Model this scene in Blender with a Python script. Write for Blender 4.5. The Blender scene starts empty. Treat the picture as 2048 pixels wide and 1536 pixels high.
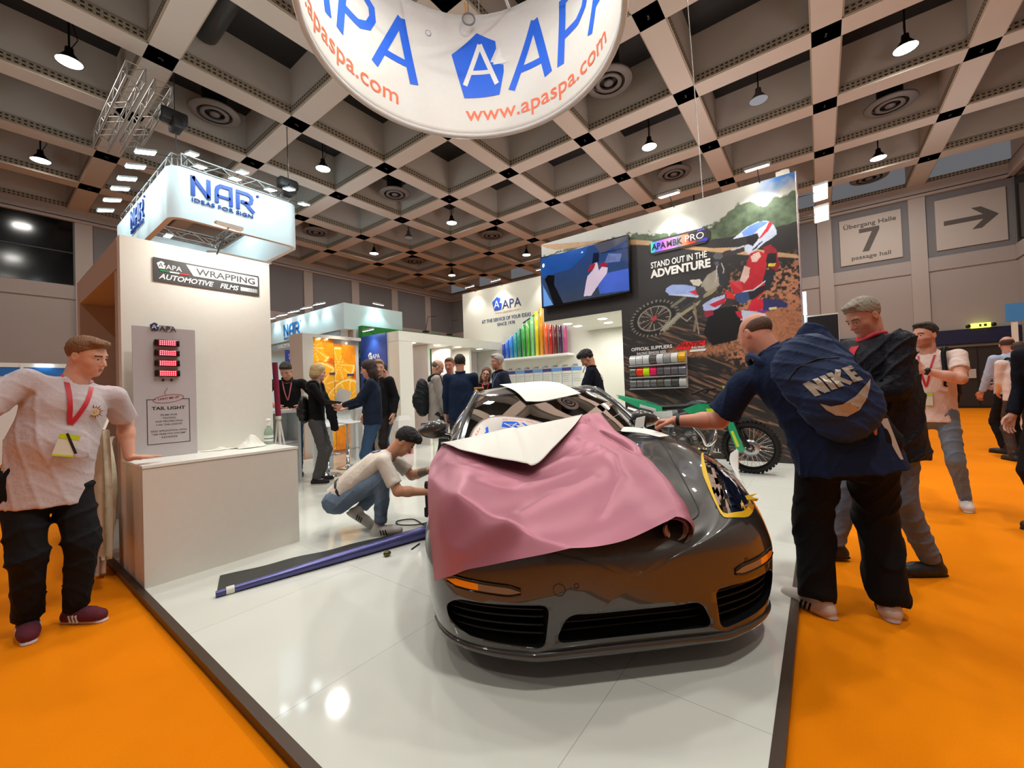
import bpy, bmesh, math, random
import numpy as np
from mathutils import Vector, Matrix
from mathutils.bvhtree import BVHTree
random.seed(7)
RNG = np.random.default_rng(11)
COL = bpy.context.scene.collection
SC = bpy.context.scene
D2R = math.pi / 180

# ---------------------------------------------------------------- camera
EYE = 1.27
cam_data = bpy.data.cameras.new('camera')
cam_data.sensor_width = 36.0
cam_data.lens = 819.5 * 36.0 / 2048.0
cam_data.clip_start = 0.05
cam_data.clip_end = 200
cam = bpy.data.objects.new('camera', cam_data)
COL.objects.link(cam)
_yaw, _pit, _rol = 36.93 * D2R, 1.012 * D2R, -2.023 * D2R
_f = Vector((math.cos(_yaw) * math.cos(_pit), math.sin(_yaw) * math.cos(_pit), math.sin(_pit)))
_r = Vector((math.sin(_yaw), -math.cos(_yaw), 0))
_u = _r.cross(_f)
_r2 = math.cos(_rol) * _r + math.sin(_rol) * _u
_u2 = -math.sin(_rol) * _r + math.cos(_rol) * _u
cam.matrix_world = Matrix(((_r2.x, _u2.x, -_f.x, 0), (_r2.y, _u2.y, -_f.y, 0), (_r2.z, _u2.z, -_f.z, EYE), (0, 0, 0, 1)))
SC.camera = cam

# ---------------------------------------------------------------- world, exposure, render feel
world = bpy.data.worlds.new('hall_air')
SC.world = world
world.use_nodes = True
world.node_tree.nodes['Background'].inputs[0].default_value = (0.80, 0.80, 0.86, 1)
world.node_tree.nodes['Background'].inputs[1].default_value = 0.16
SC.view_settings.view_transform = 'Standard'
SC.view_settings.look = 'None'
SC.view_settings.gamma = 1
SC.view_settings.exposure = 0.0
try:
    SC.view_settings.use_curve_mapping = False
except Exception:
    pass
try:
    SC.cycles.max_bounces = 8
    SC.cycles.diffuse_bounces = 3
    SC.cycles.glossy_bounces = 4
    SC.cycles.transmission_bounces = 6
    SC.cycles.caustics_reflective = False
    SC.cycles.caustics_refractive = False
    SC.cycles.sample_clamp_indirect = 6
    SC.cycles.use_denoising = True
except Exception:
    pass


def area_light(name, loc, target, size, power, color=(1, 1, 1), size_y=None, spread=180):
    ld = bpy.data.lights.new(name, 'AREA')
    ld.energy = power
    ld.color = color
    ld.size = size
    if size_y:
        ld.shape = 'RECTANGLE'
        ld.size_y = size_y
    ld.spread = spread * D2R
    o = bpy.data.objects.new(name, ld)
    COL.objects.link(o)
    o.location = loc
    d = Vector(target) - Vector(loc)
    o.rotation_euler = d.to_track_quat('-Z', 'Y').to_euler()
    return o


def spot_light(name, loc, target, power, color=(1, 1, 1), angle=70, blend=0.6, radius=0.05):
    ld = bpy.data.lights.new(name, 'SPOT')
    ld.energy = power
    ld.color = color
    ld.spot_size = angle * D2R
    ld.spot_blend = blend
    ld.shadow_soft_size = radius
    o = bpy.data.objects.new(name, ld)
    COL.objects.link(o)
    o.location = loc
    d = Vector(target) - Vector(loc)
    o.rotation_euler = d.to_track_quat('-Z', 'Y').to_euler()
    return o


# light of the hall's pendant lamps (the lamps themselves are built further down)
PENDANTS = [(1.46, 13.45), (1.46, 19.6), (7.43, 13.4), (7.43, 19.5), (13.55, 13.35), (13.6, 19.45), (19.6, 13.35), (19.55, 19.4),
            (13.6, -1.95), (19.7, -1.98), (13.58, 4.2), (19.6, 4.2), (7.43, 7.4), (1.46, 7.4), (7.43, -1.95), (1.46, -1.95), (7.43, 1.2), (-4.5, 4.2), (-4.5, -1.95), (-4.5, 10.2)]
for k, (x, y) in enumerate(PENDANTS):
    area_light('pendant_light', (x, y, 9.1), (x, y, 0), 0.45, 210 if y < 0 and x > 0 else 95, (1.0, 0.96, 0.9))
# the booth's own flood lights hanging over the platform from the truss inside the ring banner
for (x, y, z, tx, ty, p) in ((2.1, 2.0, 6.5, 2.6, 2.4, 34), (3.6, 1.9, 6.5, 3.2, 2.0, 34), (2.6, 3.4, 6.5, 2.8, 3.0, 34), (1.3, 1.2, 6.8, 1.6, 1.4, 34), (4.6, 4.6, 6.0, 4.4, 4.4, 36), (3.6, 5.6, 6.0, 3.6, 5.4, 34), (5.2, 2.4, 6.0, 5.2, 2.4, 28), (6.0, 5.6, 5.6, 6.2, 5.6, 30)):
    area_light('truss_flood', (x, y, z), (tx, ty, 0), .22, p, (1.0, 0.98, 0.94))
# unseen upward fill lights, added to offset the carpet's orange bounce on the ceiling
for (x, y, p) in ((-4, 12, 120), (2.0, 9.0, 70), (8.3, 14.5, 70), (13.5, 8.5, 100), (12.0, 2.5, 110), (17.0, -3.5, 90), (6.0, -3.5, 110)):
    area_light('ceiling_fill_light', (x, y, 4.6), (x, y, 9), 2.5, p, (0.86, 0.98, 0.98) if x < 4 else (0.96, 0.97, 1.0) if x < 9 and y > 0 else (1.0, 0.92, 0.90))

# ---------------------------------------------------------------- materials
MATS = {}


def srgb(r, g, b):
    def c(v):
        v = v / 255.0
        return v / 12.92 if v <= 0.04045 else ((v + 0.055) / 1.055) ** 2.4
    return (c(r), c(g), c(b), 1.0)


def mat(name, color=(200, 200, 200), rough=0.5, metal=0.0, spec=0.5, coat=0.0, emit=None, estr=0.0, noise=0.0, nscale=20.0,
        bump=0.0, bscale=60.0, trans=0.0, alpha=1.0, sheen=0.0, ior=1.45):
    if name in MATS:
        return MATS[name]
    m = bpy.data.materials.new(name)
    m.use_nodes = True
    nt = m.node_tree
    b = nt.nodes['Principled BSDF']
    c = srgb(*color)
    b.inputs['Base Color'].default_value = c
    b.inputs['Roughness'].default_value = rough
    b.inputs['Metallic'].default_value = metal
    b.inputs['Specular IOR Level'].default_value = spec
    b.inputs['Coat Weight'].default_value = coat
    b.inputs['Coat Roughness'].default_value = 0.03
    b.inputs['IOR'].default_value = ior
    b.inputs['Transmission Weight'].default_value = trans
    b.inputs['Alpha'].default_value = alpha
    b.inputs['Sheen Weight'].default_value = sheen
    if emit is not None:
        b.inputs['Emission Color'].default_value = srgb(*emit)
        b.inputs['Emission Strength'].default_value = estr
    tc = nt.nodes.new('ShaderNodeTexCoord')
    nz = nt.nodes.new('ShaderNodeTexNoise')
    nz.inputs['Scale'].default_value = nscale
    nz.inputs['Detail'].default_value = 3
    nt.links.new(tc.outputs['Object'], nz.inputs['Vector'])
    mx = nt.nodes.new('ShaderNodeMixRGB')
    k = max(noise, 0.03)
    mx.inputs['Color1'].default_value = tuple(v * (1 - k) for v in c[:3]) + (1,)
    mx.inputs['Color2'].default_value = tuple(min(1, v * (1 + k)) for v in c[:3]) + (1,)
    nt.links.new(nz.outputs['Fac'], mx.inputs['Fac'])
    nt.links.new(mx.outputs['Color'], b.inputs['Base Color'])
    if bump > 0:
        n2 = nt.nodes.new('ShaderNodeTexNoise')
        n2.inputs['Scale'].default_value = bscale
        n2.inputs['Detail'].default_value = 4
        nt.links.new(tc.outputs['Object'], n2.inputs['Vector'])
        bp = nt.nodes.new('ShaderNodeBump')
        bp.inputs['Strength'].default_value = bump
        bp.inputs['Distance'].default_value = 0.02
        nt.links.new(n2.outputs['Fac'], bp.inputs['Height'])
        nt.links.new(bp.outputs['Normal'], b.inputs['Normal'])
    MATS[name] = m
    return m


def emat(name, color, strength):
    return mat(name, color, 0.5, emit=color, estr=strength)


def vcol_mat(name, rough=0.5, emit=0.0, spec=0.5):
    """printed picture: the colour of each point is a colour attribute called 'print'"""
    if name in MATS:
        return MATS[name]
    m = bpy.data.materials.new(name)
    m.use_nodes = True
    nt = m.node_tree
    b = nt.nodes['Principled BSDF']
    a = nt.nodes.new('ShaderNodeVertexColor')
    a.layer_name = 'print'
    nt.links.new(a.outputs['Color'], b.inputs['Base Color'])
    b.inputs['Roughness'].default_value = rough
    b.inputs['Specular IOR Level'].default_value = spec
    if emit > 0:
        nt.links.new(a.outputs['Color'], b.inputs['Emission Color'])
        b.inputs['Emission Strength'].default_value = emit
    MATS[name] = m
    return m


# ---------------------------------------------------------------- object helpers
def tag(o, label=None, cat=None, group=None, kind=None):
    if label:
        o['label'] = label
    if cat:
        o['category'] = cat
    if group:
        o['group'] = group
    if kind:
        o['kind'] = kind
    return o


def empty(name, loc, label, cat, group=None, rz=0.0):
    o = bpy.data.objects.new(name, None)
    COL.objects.link(o)
    o.location = loc
    o.rotation_euler = (0, 0, rz)
    o.empty_display_size = 0.1
    return tag(o, label, cat, group)


def world_of(o):
    M = o.matrix_basis.copy()
    if o.parent is not None:
        M = world_of(o.parent) @ o.matrix_parent_inverse @ M
    return M


def link_parent(o, parent):
    """parent while the geometry is given in world coordinates"""
    if parent is not None:
        o.parent = parent
        o.matrix_parent_inverse = world_of(parent).inverted()


class MB:
    def __init__(self):
        self.v = []
        self.f = []
        self.m = []
        self.s = []

    def add(self, verts, faces, mi=0, smooth=False):
        n = len(self.v)
        self.v.extend([tuple(float(c) for c in p) for p in verts])
        for f in faces:
            self.f.append(tuple(n + int(i) for i in f))
            self.m.append(mi)
            self.s.append(smooth)
        return self

    def box(self, lo, hi, mi=0):
        (a, b, c), (d, e, f) = lo, hi
        v = [(a, b, c), (d, b, c), (d, e, c), (a, e, c), (a, b, f), (d, b, f), (d, e, f), (a, e, f)]
        return self.add(v, [(3, 2, 1, 0), (4, 5, 6, 7), (0, 1, 5, 4), (1, 2, 6, 5), (2, 3, 7, 6), (3, 0, 4, 7)], mi)

    def rbox(self, lo, hi, r=0.01, mi=0, seg=2):
        bm = bmesh.new()
        bmesh.ops.create_cube(bm, size=1)
        for v in bm.verts:
            v.co = Vector([lo[i] + (v.co[i] + 0.5) * (hi[i] - lo[i]) for i in range(3)])
        bmesh.ops.bevel(bm, geom=bm.edges[:], offset=r, segments=seg, affect='EDGES', profile=0.5)
        self.addbm(bm, mi, True)
        bm.free()
        return self

    def addbm(self, bm, mi=0, smooth=False, M=None):
        bm.verts.index_update()
        vs = [(M @ v.co) if M is not None else v.co.copy() for v in bm.verts]
        return self.add(vs, [[v.index for v in f.verts] for f in bm.faces], mi, smooth)

    def obox(self, center, ax, ay, az, hx, hy, hz, mi=0):
        c = Vector(center); ax = Vector(ax).normalized(); ay = Vector(ay).normalized(); az = Vector(az).normalized()
        v = [c + ax * hx * i + ay * hy * j + az * hz * k for k in (-1, 1) for (i, j) in ((-1, -1), (1, -1), (1, 1), (-1, 1))]
        return self.add(v, [(3, 2, 1, 0), (4, 5, 6, 7), (0, 1, 5, 4), (1, 2, 6, 5), (2, 3, 7, 6), (3, 0, 4, 7)], mi)

    def tube(self, pts, r, n=8, mi=0, closed=False, caps=True):
        pts = [Vector(p) for p in pts]
        m = len(pts)
        rr = r if hasattr(r, '__len__') else [r] * m
        up = None
        rings = []
        for i, p in enumerate(pts):
            if closed:
                t = (pts[(i + 1) % m] - pts[i - 1])
            else:
                t = pts[min(i + 1, m - 1)] - pts[max(i - 1, 0)]
            if t.length < 1e-9:
                t = Vector((0, 0, 1))
            t.normalize()
            if up is None:
                up = Vector((0, 0, 1)) if abs(t.z) < 0.9 else Vector((1, 0, 0))
            x = up - t * up.dot(t)
            if x.length < 1e-6:
                x = Vector((1, 0, 0)) - t * t.x
            x.normalize()
            up = x
            y = t.cross(x)
            rings.append([p + (x * math.cos(2 * math.pi * k / n) + y * math.sin(2 * math.pi * k / n)) * rr[i] for k in range(n)])
        v = [q for ring in rings for q in ring]
        f = []
        for i in range(m if closed else m - 1):
            j = (i + 1) % m
            for k in range(n):
                f.append((i * n + k, i * n + (k + 1) % n, j * n + (k + 1) % n, j * n + k))
        self.add(v, f, mi, True)
        if caps and not closed:
            self.add(rings[0], [tuple(range(n))[::-1]], mi)
            self.add(rings[-1], [tuple(range(n))], mi)
        return self

    def lathe(self, prof, center, axis=(0, 0, 1), n=24, mi=0, smooth=True):
        """prof: list of (r, h) along axis"""
        a = Vector(axis).normalized()
        x = a.orthogonal().normalized()
        y = a.cross(x)
        c = Vector(center)
        v = []
        for r, h in prof:
            for k in range(n):
                t = 2 * math.pi * k / n
                v.append(c + a * h + (x * math.cos(t) + y * math.sin(t)) * r)
        f = []
        for i in range(len(prof) - 1):
            for k in range(n):
                f.append((i * n + k, i * n + (k + 1) % n, (i + 1) * n + (k + 1) % n, (i + 1) * n + k))
        return self.add(v, f, mi, smooth)

    def disc(self, center, axis, r, n=20, mi=0):
        a = Vector(axis).normalized()
        x = a.orthogonal().normalized(); y = a.cross(x)
        v = [Vector(center) + (x * math.cos(2 * math.pi * k / n) + y * math.sin(2 * math.pi * k / n)) * r for k in range(n)]
        return self.add(v, [tuple(range(n))], mi)

    def sphere(self, c, r, n=12, m=8, mi=0, scale=(1, 1, 1)):
        v = []
        for i in range(m + 1):
            t = math.pi * i / m
            for k in range(n):
                p = 2 * math.pi * k / n
                v.append((c[0] + r * scale[0] * math.sin(t) * math.cos(p), c[1] + r * scale[1] * math.sin(t) * math.sin(p), c[2] + r * scale[2] * math.cos(t)))
        f = [(i * n + k, (i + 1) * n + k, (i + 1) * n + (k + 1) % n, i * n + (k + 1) % n) for i in range(m) for k in range(n)]
        return self.add(v, f, mi, True)

    def quad(self, a, b, c, d, mi=0):
        return self.add([a, b, c, d], [(0, 1, 2, 3)], mi)

    def poly(self, pts2, O, X, Y, mi=0, depth=0.0, Z=None):
        """flat or extruded polygon in the frame O + x X + y Y"""
        O, X, Y = Vector(O), Vector(X), Vector(Y)
        Zd = Vector(Z) if Z is not None else X.cross(Y).normalized()
        n = len(pts2)
        top = [O + X * p[0] + Y * p[1] + Zd * depth for p in pts2]
        from mathutils.geometry import tessellate_polygon
        tris = tessellate_polygon([[Vector((p[0], p[1], 0)) for p in pts2]])
        area = sum(pts2[i][0] * pts2[(i + 1) % n][1] - pts2[(i + 1) % n][0] * pts2[i][1] for i in range(n))
        def fix(t):
            a, b, c = [pts2[i] for i in t]
            s = (b[0] - a[0]) * (c[1] - a[1]) - (b[1] - a[1]) * (c[0] - a[0])
            return t if s > 0 else (t[0], t[2], t[1])
        self.add(top, [fix(t) for t in tris], mi)
        if depth:
            bot = [O + X * p[0] + Y * p[1] for p in pts2]
            fs = [(i, (i + 1) % n, n + (i + 1) % n, n + i) for i in range(n)]
            if area < 0:
                fs = [f[::-1] for f in fs]
            self.add(bot + top, fs, mi)
        return self

    def text(self, s, O, X, Y, size, mi=0, depth=0.002, align='LEFT', bold=0.0, shear=0.0, sx=1.0, bend=None, fit=None, space=1.0):
        vs, fs, w = text_geo(s, bold, shear, space)
        if align == 'CENTER':
            off = -w / 2
        elif align == 'RIGHT':
            off = -w
        else:
            off = 0
        if fit:
            sx = fit / (w * size)
        O, X, Y = Vector(O), Vector(X).normalized(), Vector(Y).normalized()
        Z = X.cross(Y)
        out = []
        for (x, y, z) in vs:
            px, py = (x + off) * size * sx, y * size
            out.append(bend(px, py, z * depth) if bend else O + X * px + Y * py + Z * (z * depth))
        return self.add(out, fs, mi)

    def build(self, name, mats=None, parent=None, subsurf=0, bevel=0.0, autosm=None):
        me = bpy.data.meshes.new(name)
        me.from_pydata(self.v, [], self.f)
        if not isinstance(mats, (list, tuple)):
            mats = [mats]
        for mt in mats:
            me.materials.append(mt)
        me.polygons.foreach_set('material_index', np.array(self.m, dtype=np.int32))
        me.polygons.foreach_set('use_smooth', np.array(self.s, dtype=bool))
        me.update()
        o = bpy.data.objects.new(name, me)
        COL.objects.link(o)
        link_parent(o, parent)
        if bevel:
            md = o.modifiers.new('bevel', 'BEVEL')
            md.width = bevel
            md.segments = 2
            md.limit_method = 'ANGLE'
        if subsurf:
            md = o.modifiers.new('sub', 'SUBSURF')
            md.levels = subsurf
            md.render_levels = subsurf
        return o


_TG = {}


def text_geo(s, bold=0.0, shear=0.0, space=1.0):
    key = (s, bold, shear, space)
    if key in _TG:
        return _TG[key]
    cu = bpy.data.curves.new('lettering', 'FONT')
    cu.body = s
    cu.size = 1.0
    cu.offset = bold
    cu.shear = shear
    cu.space_character = space
    cu.resolution_u = 3
    cu.extrude = 0.5
    ob = bpy.data.objects.new('lettering', cu)
    COL.objects.link(ob)
    dg = bpy.context.evaluated_depsgraph_get()
    me = bpy.data.meshes.new_from_object(ob.evaluated_get(dg))
    vs = [(v.co.x, v.co.y, v.co.z + 0.5) for v in me.vertices]
    fs = [tuple(p.vertices) for p in me.polygons]
    bpy.data.objects.remove(ob)
    bpy.data.curves.remove(cu)
    bpy.data.meshes.remove(me)
    w = max([v[0] for v in vs]) if vs else 0
    _TG[key] = (vs, fs, w)
    return _TG[key]


def copy_tree(o, parent=None):
    c = o.copy()
    COL.objects.link(c)
    if parent is not None:
        c.parent = parent
    for ch in list(o.children):
        copy_tree(ch, c)
    return c


def stroke(mb, pts, w, O, X, Y, mi=0, depth=0.01):
    """thick mitred polyline as flat lettering"""
    n = len(pts)
    P = [Vector((p[0], p[1])) for p in pts]
    L, R = [], []
    for i in range(n):
        d0 = (P[i] - P[i - 1]).normalized() if i > 0 else None
        d1 = (P[i + 1] - P[i]).normalized() if i < n - 1 else None
        if d0 is None:
            nrm = Vector((-d1.y, d1.x)); k = 1
        elif d1 is None:
            nrm = Vector((-d0.y, d0.x)); k = 1
        else:
            n0 = Vector((-d0.y, d0.x)); n1 = Vector((-d1.y, d1.x))
            nrm = (n0 + n1)
            if nrm.length < 1e-5:
                nrm = n0
            nrm.normalize()
            k = min(1.0 / max(nrm.dot(n0), 0.25), 2.2)
        L.append(P[i] + nrm * w / 2 * k)
        R.append(P[i] - nrm * w / 2 * k)
    for i in range(n - 1):
        mb.poly([R[i], R[i + 1], L[i + 1], L[i]], O, X, Y, mi, depth)


PENTA = [(0.0, .66), (.50, 1.0), (.86, .85), (.87, .74), (.74, .55), (1.0, .47), (1.0, .36), (.90, .02), (.22, .0)]


def bold_A(mb, O, X, Y, s, mi, depth=0.002, w=.13):
    stroke(mb, [(0.02 * s, 0), (.42 * s, 1 * s)], w * s, O, X, Y, mi, depth)
    stroke(mb, [(.42 * s, 1 * s), (.82 * s, 0)], w * s, O, X, Y, mi, depth)
    stroke(mb, [(.16 * s, .32 * s), (.68 * s, .32 * s)], w * .9 * s, O, X, Y, mi, depth * .98)


def apa_logo(mb, O, X, Y, h, mi_blue, mi_white, depth=0.002, text_mi=None, url_mi=None, tscale=1.0, mapper=None):
    """folded pentagon with an A, then the letters APA; h = height of the pentagon"""
    O, X, Y = Vector(O), Vector(X).normalized(), Vector(Y).normalized()
    mb.poly([(p[0] * h * .9, p[1] * h) for p in PENTA], O, X, Y, mi_blue, depth)
    Z = X.cross(Y)
    bold_A(mb, O + X * (.2 * h) + Y * (.2 * h) + Z * depth, X, Y, .52 * h, mi_white, depth)
    if text_mi is not None:
        mb.text('APA', O + X * (.93 * h) + Y * (.03 * h), X, Y, .92 * h * tscale, text_mi, depth)
    if url_mi is not None:
        mb.text('www.apaspa.com', O + X * (.2 * h) + Y * (-.22 * h), X, Y, .2 * h, url_mi, depth, fit=2.3 * h)


def nar_letters(mb, O, X, Y, h, mi, depth=0.02, tagline=True, tag_mi=None):
    w = .17 * h
    O, X, Y = Vector(O), Vector(X).normalized(), Vector(Y).normalized()
    def S(pts, x0, ww=w):
        stroke(mb, [((x0 + a) * h, b * h) for a, b in pts], ww, O, X, Y, mi, depth)
    S([(.08, 0), (.08, .98)], 0)
    S([(.08, .93), (.72, .07)], 0)
    S([(.72, .02), (.72, 1.0)], 0)
    S([(.08, 0), (.08, .62), (.12, .78), (.25, .90), (.70, .92), (.70, 0)], .98)
    S([(.10, .36), (.68, .36)], .98, w * .8)
    S([(.08, 0), (.08, .80)], 1.92)
    S([(.0, .92), (.55, .92), (.70, .84), (.74, .70), (.70, .52), (.58, .44), (.22, .44)], 1.92)
    S([(.40, .44), (.84, 0)], 1.92)
    if tagline:
        mb.text('IDEAS FOR SIGN', O + Y * (-.30 * h), X, Y, .27 * h, mi if tag_mi is None else tag_mi, depth, fit=2.7 * h)
    mb.lathe([(0, 0), (.07 * h, 0), (.07 * h, depth), (0, depth)], O + X * (2.95 * h) + Y * (.98 * h), X.cross(Y), 12, mi)


XA, YA, ZA = Vector((1, 0, 0)), Vector((0, 1, 0)), Vector((0, 0, 1))
# ---------------------------------------------------------------- the hall
M_beam = mat('painted concrete beam', (178, 176, 168), .75, noise=.06, nscale=.6)
M_deck = mat('dark metal roof deck', (26, 28, 29), .5, noise=.25, nscale=.5, bump=.2, bscale=3)
M_wallp = mat('hall wall paint', (158, 150, 146), .8, noise=.04, nscale=.4)
M_walld = mat('hall wall dark panel', (112, 112, 114), .8, noise=.05, nscale=.4)
M_pil = mat('hall pilaster paint', (166, 158, 152), .8, noise=.04, nscale=.4)


def carpet_mat():
    m = bpy.data.materials.new('orange carpet')
    m.use_nodes = True
    nt = m.node_tree
    b = nt.nodes['Principled BSDF']
    tc = nt.nodes.new('ShaderNodeTexCoord')
    n1 = nt.nodes.new('ShaderNodeTexNoise'); n1.inputs['Scale'].default_value = 260; n1.inputs['Detail'].default_value = 2
    n2 = nt.nodes.new('ShaderNodeTexNoise'); n2.inputs['Scale'].default_value = 1.3; n2.inputs['Detail'].default_value = 5
    for n in (n1, n2):
        nt.links.new(tc.outputs['Object'], n.inputs['Vector'])
    mx = nt.nodes.new('ShaderNodeMixRGB')
    mx.inputs['Color1'].default_value = srgb(212, 108, 0)
    mx.inputs['Color2'].default_value = srgb(255, 150, 6)
    ad = nt.nodes.new('ShaderNodeMath'); ad.operation = 'ADD'
    nt.links.new(n1.outputs['Fac'], ad.inputs[0]); nt.links.new(n2.outputs['Fac'], ad.inputs[1])
    mu = nt.nodes.new('ShaderNodeMath'); mu.operation = 'MULTIPLY'; mu.inputs[1].default_value = .5
    nt.links.new(ad.outputs[0], mu.inputs[0]); nt.links.new(mu.outputs[0], mx.inputs['Fac'])
    nt.links.new(mx.outputs[0], b.inputs['Base Color'])
    b.inputs['Roughness'].default_value = .95
    b.inputs['Specular IOR Level'].default_value = .1
    bp = nt.nodes.new('ShaderNodeBump'); bp.inputs['Strength'].default_value = .35; bp.inputs['Distance'].default_value = .004
    nt.links.new(n1.outputs['Fac'], bp.inputs['Height']); nt.links.new(bp.outputs['Normal'], b.inputs['Normal'])
    return m


M_carpet = carpet_mat()
W0, W1, Y0, Y1 = -12.0, 23.4, -6.0, 23.4
mb = MB(); mb.box((W0, Y0, -.2), (W1, Y1, 0))
tag(mb.build('floor', M_carpet), kind='structure')

# perforated cable rail along the beams
m = bpy.data.materials.new('perforated rail'); m.use_nodes = True
nt = m.node_tree; b = nt.nodes['Principled BSDF']
tc = nt.nodes.new('ShaderNodeTexCoord'); ck = nt.nodes.new('ShaderNodeTexBrick')
ck.offset = 0; ck.inputs['Scale'].default_value = 1.0
ck.inputs['Brick Width'].default_value = .11; ck.inputs['Row Height'].default_value = .09; ck.inputs['Mortar Size'].default_value = .026
ck.inputs['Color1'].default_value = srgb(30, 28, 24); ck.inputs['Color2'].default_value = srgb(30, 28, 24); ck.inputs['Mortar'].default_value = srgb(150, 142, 124)
sx = nt.nodes.new('ShaderNodeSeparateXYZ'); cx = nt.nodes.new('ShaderNodeCombineXYZ'); aa = nt.nodes.new('ShaderNodeMath'); aa.operation = 'ADD'
nt.links.new(tc.outputs['Object'], sx.inputs[0]); nt.links.new(sx.outputs['X'], aa.inputs[0]); nt.links.new(sx.outputs['Y'], aa.inputs[1])
nt.links.new(aa.outputs[0], cx.inputs['X']); nt.links.new(sx.outputs['Z'], cx.inputs['Y']); nt.links.new(cx.outputs[0], ck.inputs['Vector'])
nt.links.new(ck.outputs['Color'], b.inputs['Base Color']); b.inputs['Roughness'].default_value = .7
M_rail = m

mb = MB()
ZC, BW = 9.05, .27
mb.box((W0, Y0, 10.35), (W1, Y1, 10.5), 1)
bx = [2.68 + 3 * k for k in range(-5, 8)]
by = [2.59 + 3 * k for k in range(-3, 8)]
RAILH = .22
for x in bx:
    if x - BW > W1:
        continue
    mb.box((x - BW, Y0, ZC), (min(x + BW, W1), Y1, 10.4), 0)
for y in by:
    xs = [W0] + [x for x in bx] + [W1]
    mb.box((W0, max(y - BW, Y0), ZC), (W1, min(y + BW, Y1), 10.4), 0)
# rails just inside each coffer, on the beams' faces
for i in range(len(bx) - 1):
    for j in range(len(by) - 1):
        x0, x1 = bx[i] + BW, min(bx[i + 1] - BW, W1)
        y0, y1 = max(by[j] + BW, Y0), min(by[j + 1] - BW, Y1)
        e = .03
        for (a, c) in (((x0, y0, ZC + .02), (x1, y0 + e, ZC + RAILH)), ((x0, y1 - e, ZC + .02), (x1, y1, ZC + RAILH)), ((x0, y0, ZC + .02), (x0 + e, y1, ZC + RAILH)), ((x1 - e, y0, ZC + .02), (x1, y1, ZC + RAILH))):
            mb.box(a, c, 2)
ceil = tag(mb.build('ceiling', [M_beam, M_deck, M_rail]), kind='structure')

# little hangers and numbers under the crossings are painted marks on the beams
mb = MB()
for i, x in enumerate(bx):
    for j, y in enumerate(by):
        if x > 1 and y > -5 and x < 23 and y < 23:
            mb.box((x - .05, y - .015, ZC - .012), (x + .05, y + .015, ZC), 0); mb.box((x + .02, y - .015, ZC - .03), (x + .04, y + .03, ZC), 0)
tag(mb.build('trim_1', mat('beam socket plate', (58, 52, 46), .6)), kind='structure')


def hall_wall(name, axis, pos, a0, a1, pil, sgn):
    """wall along axis ('x' or 'y') with pilasters, recessed dark panels and cornice"""
    mb = MB()
    def B(u0, u1, z0, z1, d0, d1, mi):
        lo, hi = sorted((pos - sgn * d0, pos - sgn * d1))
        if axis == 'y':
            mb.box((lo, u0, z0), (hi, u1, z1), mi)
        else:
            mb.box((u0, lo, z0), (u1, hi, z1), mi)
    B(a0, a1, 0, 9.05, -.3, 0, 0)
    B(a0, a1, 8.72, 9.1, 0, .10, 2)
    B(a0, a1, 8.56, 8.66, 0, .16, 2)
    B(a0, a1, 5.5, 6.04, 0, .05, 0)
    for p in pil:
        B(p - .25, p + .25, 0, 8.6, 0, .10, 2)
    ps = sorted(pil)
    for p0, p1 in zip([a0 - .25] + ps, ps + [a1 + .25]):
        if p1 - p0 > .7:
            B(p0 + .25, p1 - .25, 6.04, 8.56, 0, .02, 1)
    tag(mb.build(name, [M_wallp, M_walld, M_pil]), kind='structure')


hall_wall('wall_right', 'y', 23.4, -6.0, 23.4, [y for y in by if -6 < y < 23] , 1)
hall_wall('wall_back', 'x', 23.4, -12, 23.4, [11.85 + 3 * k for k in range(-7, 4)], 1)
hall_wall('wall_side', 'x', -6.0, -12, 23.4, [2.68 + 3 * k for k in range(-4, 7)], -1)
# dark windows high in the walls
M_night = mat('dark window glass', (6, 9, 12), .12)
mb = MB(); mb.box((-3.2, 23.35, 6.05), (2.55, 23.36, 8.55)); mb.box((-.35, 23.33, 6.05), (-.29, 23.36, 8.55), 1); mb.box((-3.2, 23.33, 7.3), (2.55, 23.36, 7.34), 1)
tag(mb.build('window_1', [M_night, mat('window bar', (25, 25, 28))]), kind='structure')
mb = MB()
for k in range(5):
    mb.box((23.1 - 3 * k - 2.6, -5.97, 6.0), (23.1 - 3 * k, -5.96, 8.5))
tag(mb.build('window_2', M_night), kind='structure')
# blue band and dark sliding doors in the right wall
mb = MB(); mb.box((23.28, -5.98, 2.5), (23.38, -3.68, 3.06)); mb.box((23.28, -3.18, 2.5), (23.38, 1.6, 3.06))
tag(mb.build('trim_2', mat('navy wall band', (22, 26, 62), .6)), kind='structure')
M_door = mat('dark brown door', (46, 40, 36), .5, noise=.1)
dr = MB(); dr.box((23.26, -5.9, 0), (23.36, -3.7, 2.36)).build('door_1', M_door)
dr = bpy.data.objects['door_1']; tag(dr, kind='structure')
mb = MB(); mb.box((23.24, -4.86, 0), (23.25, -4.83, 2.34)); mb.box((23.2, -5.9, 2.36), (23.27, -3.7, 2.44), 1); mb.box((23.22, -5.9, .0), (23.25, -3.7, .08), 0)
mb.build('door_frame', [mat('door seam', (20, 18, 16)), mat('door rail', (120, 110, 100), .4, .6)], dr)
mb = MB(); mb.box((23.2, -4.78, 1.15), (23.24, -4.58, 1.5))
mb.build('door_notice', mat('paper notice', (190, 180, 172), .8), dr)
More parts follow.
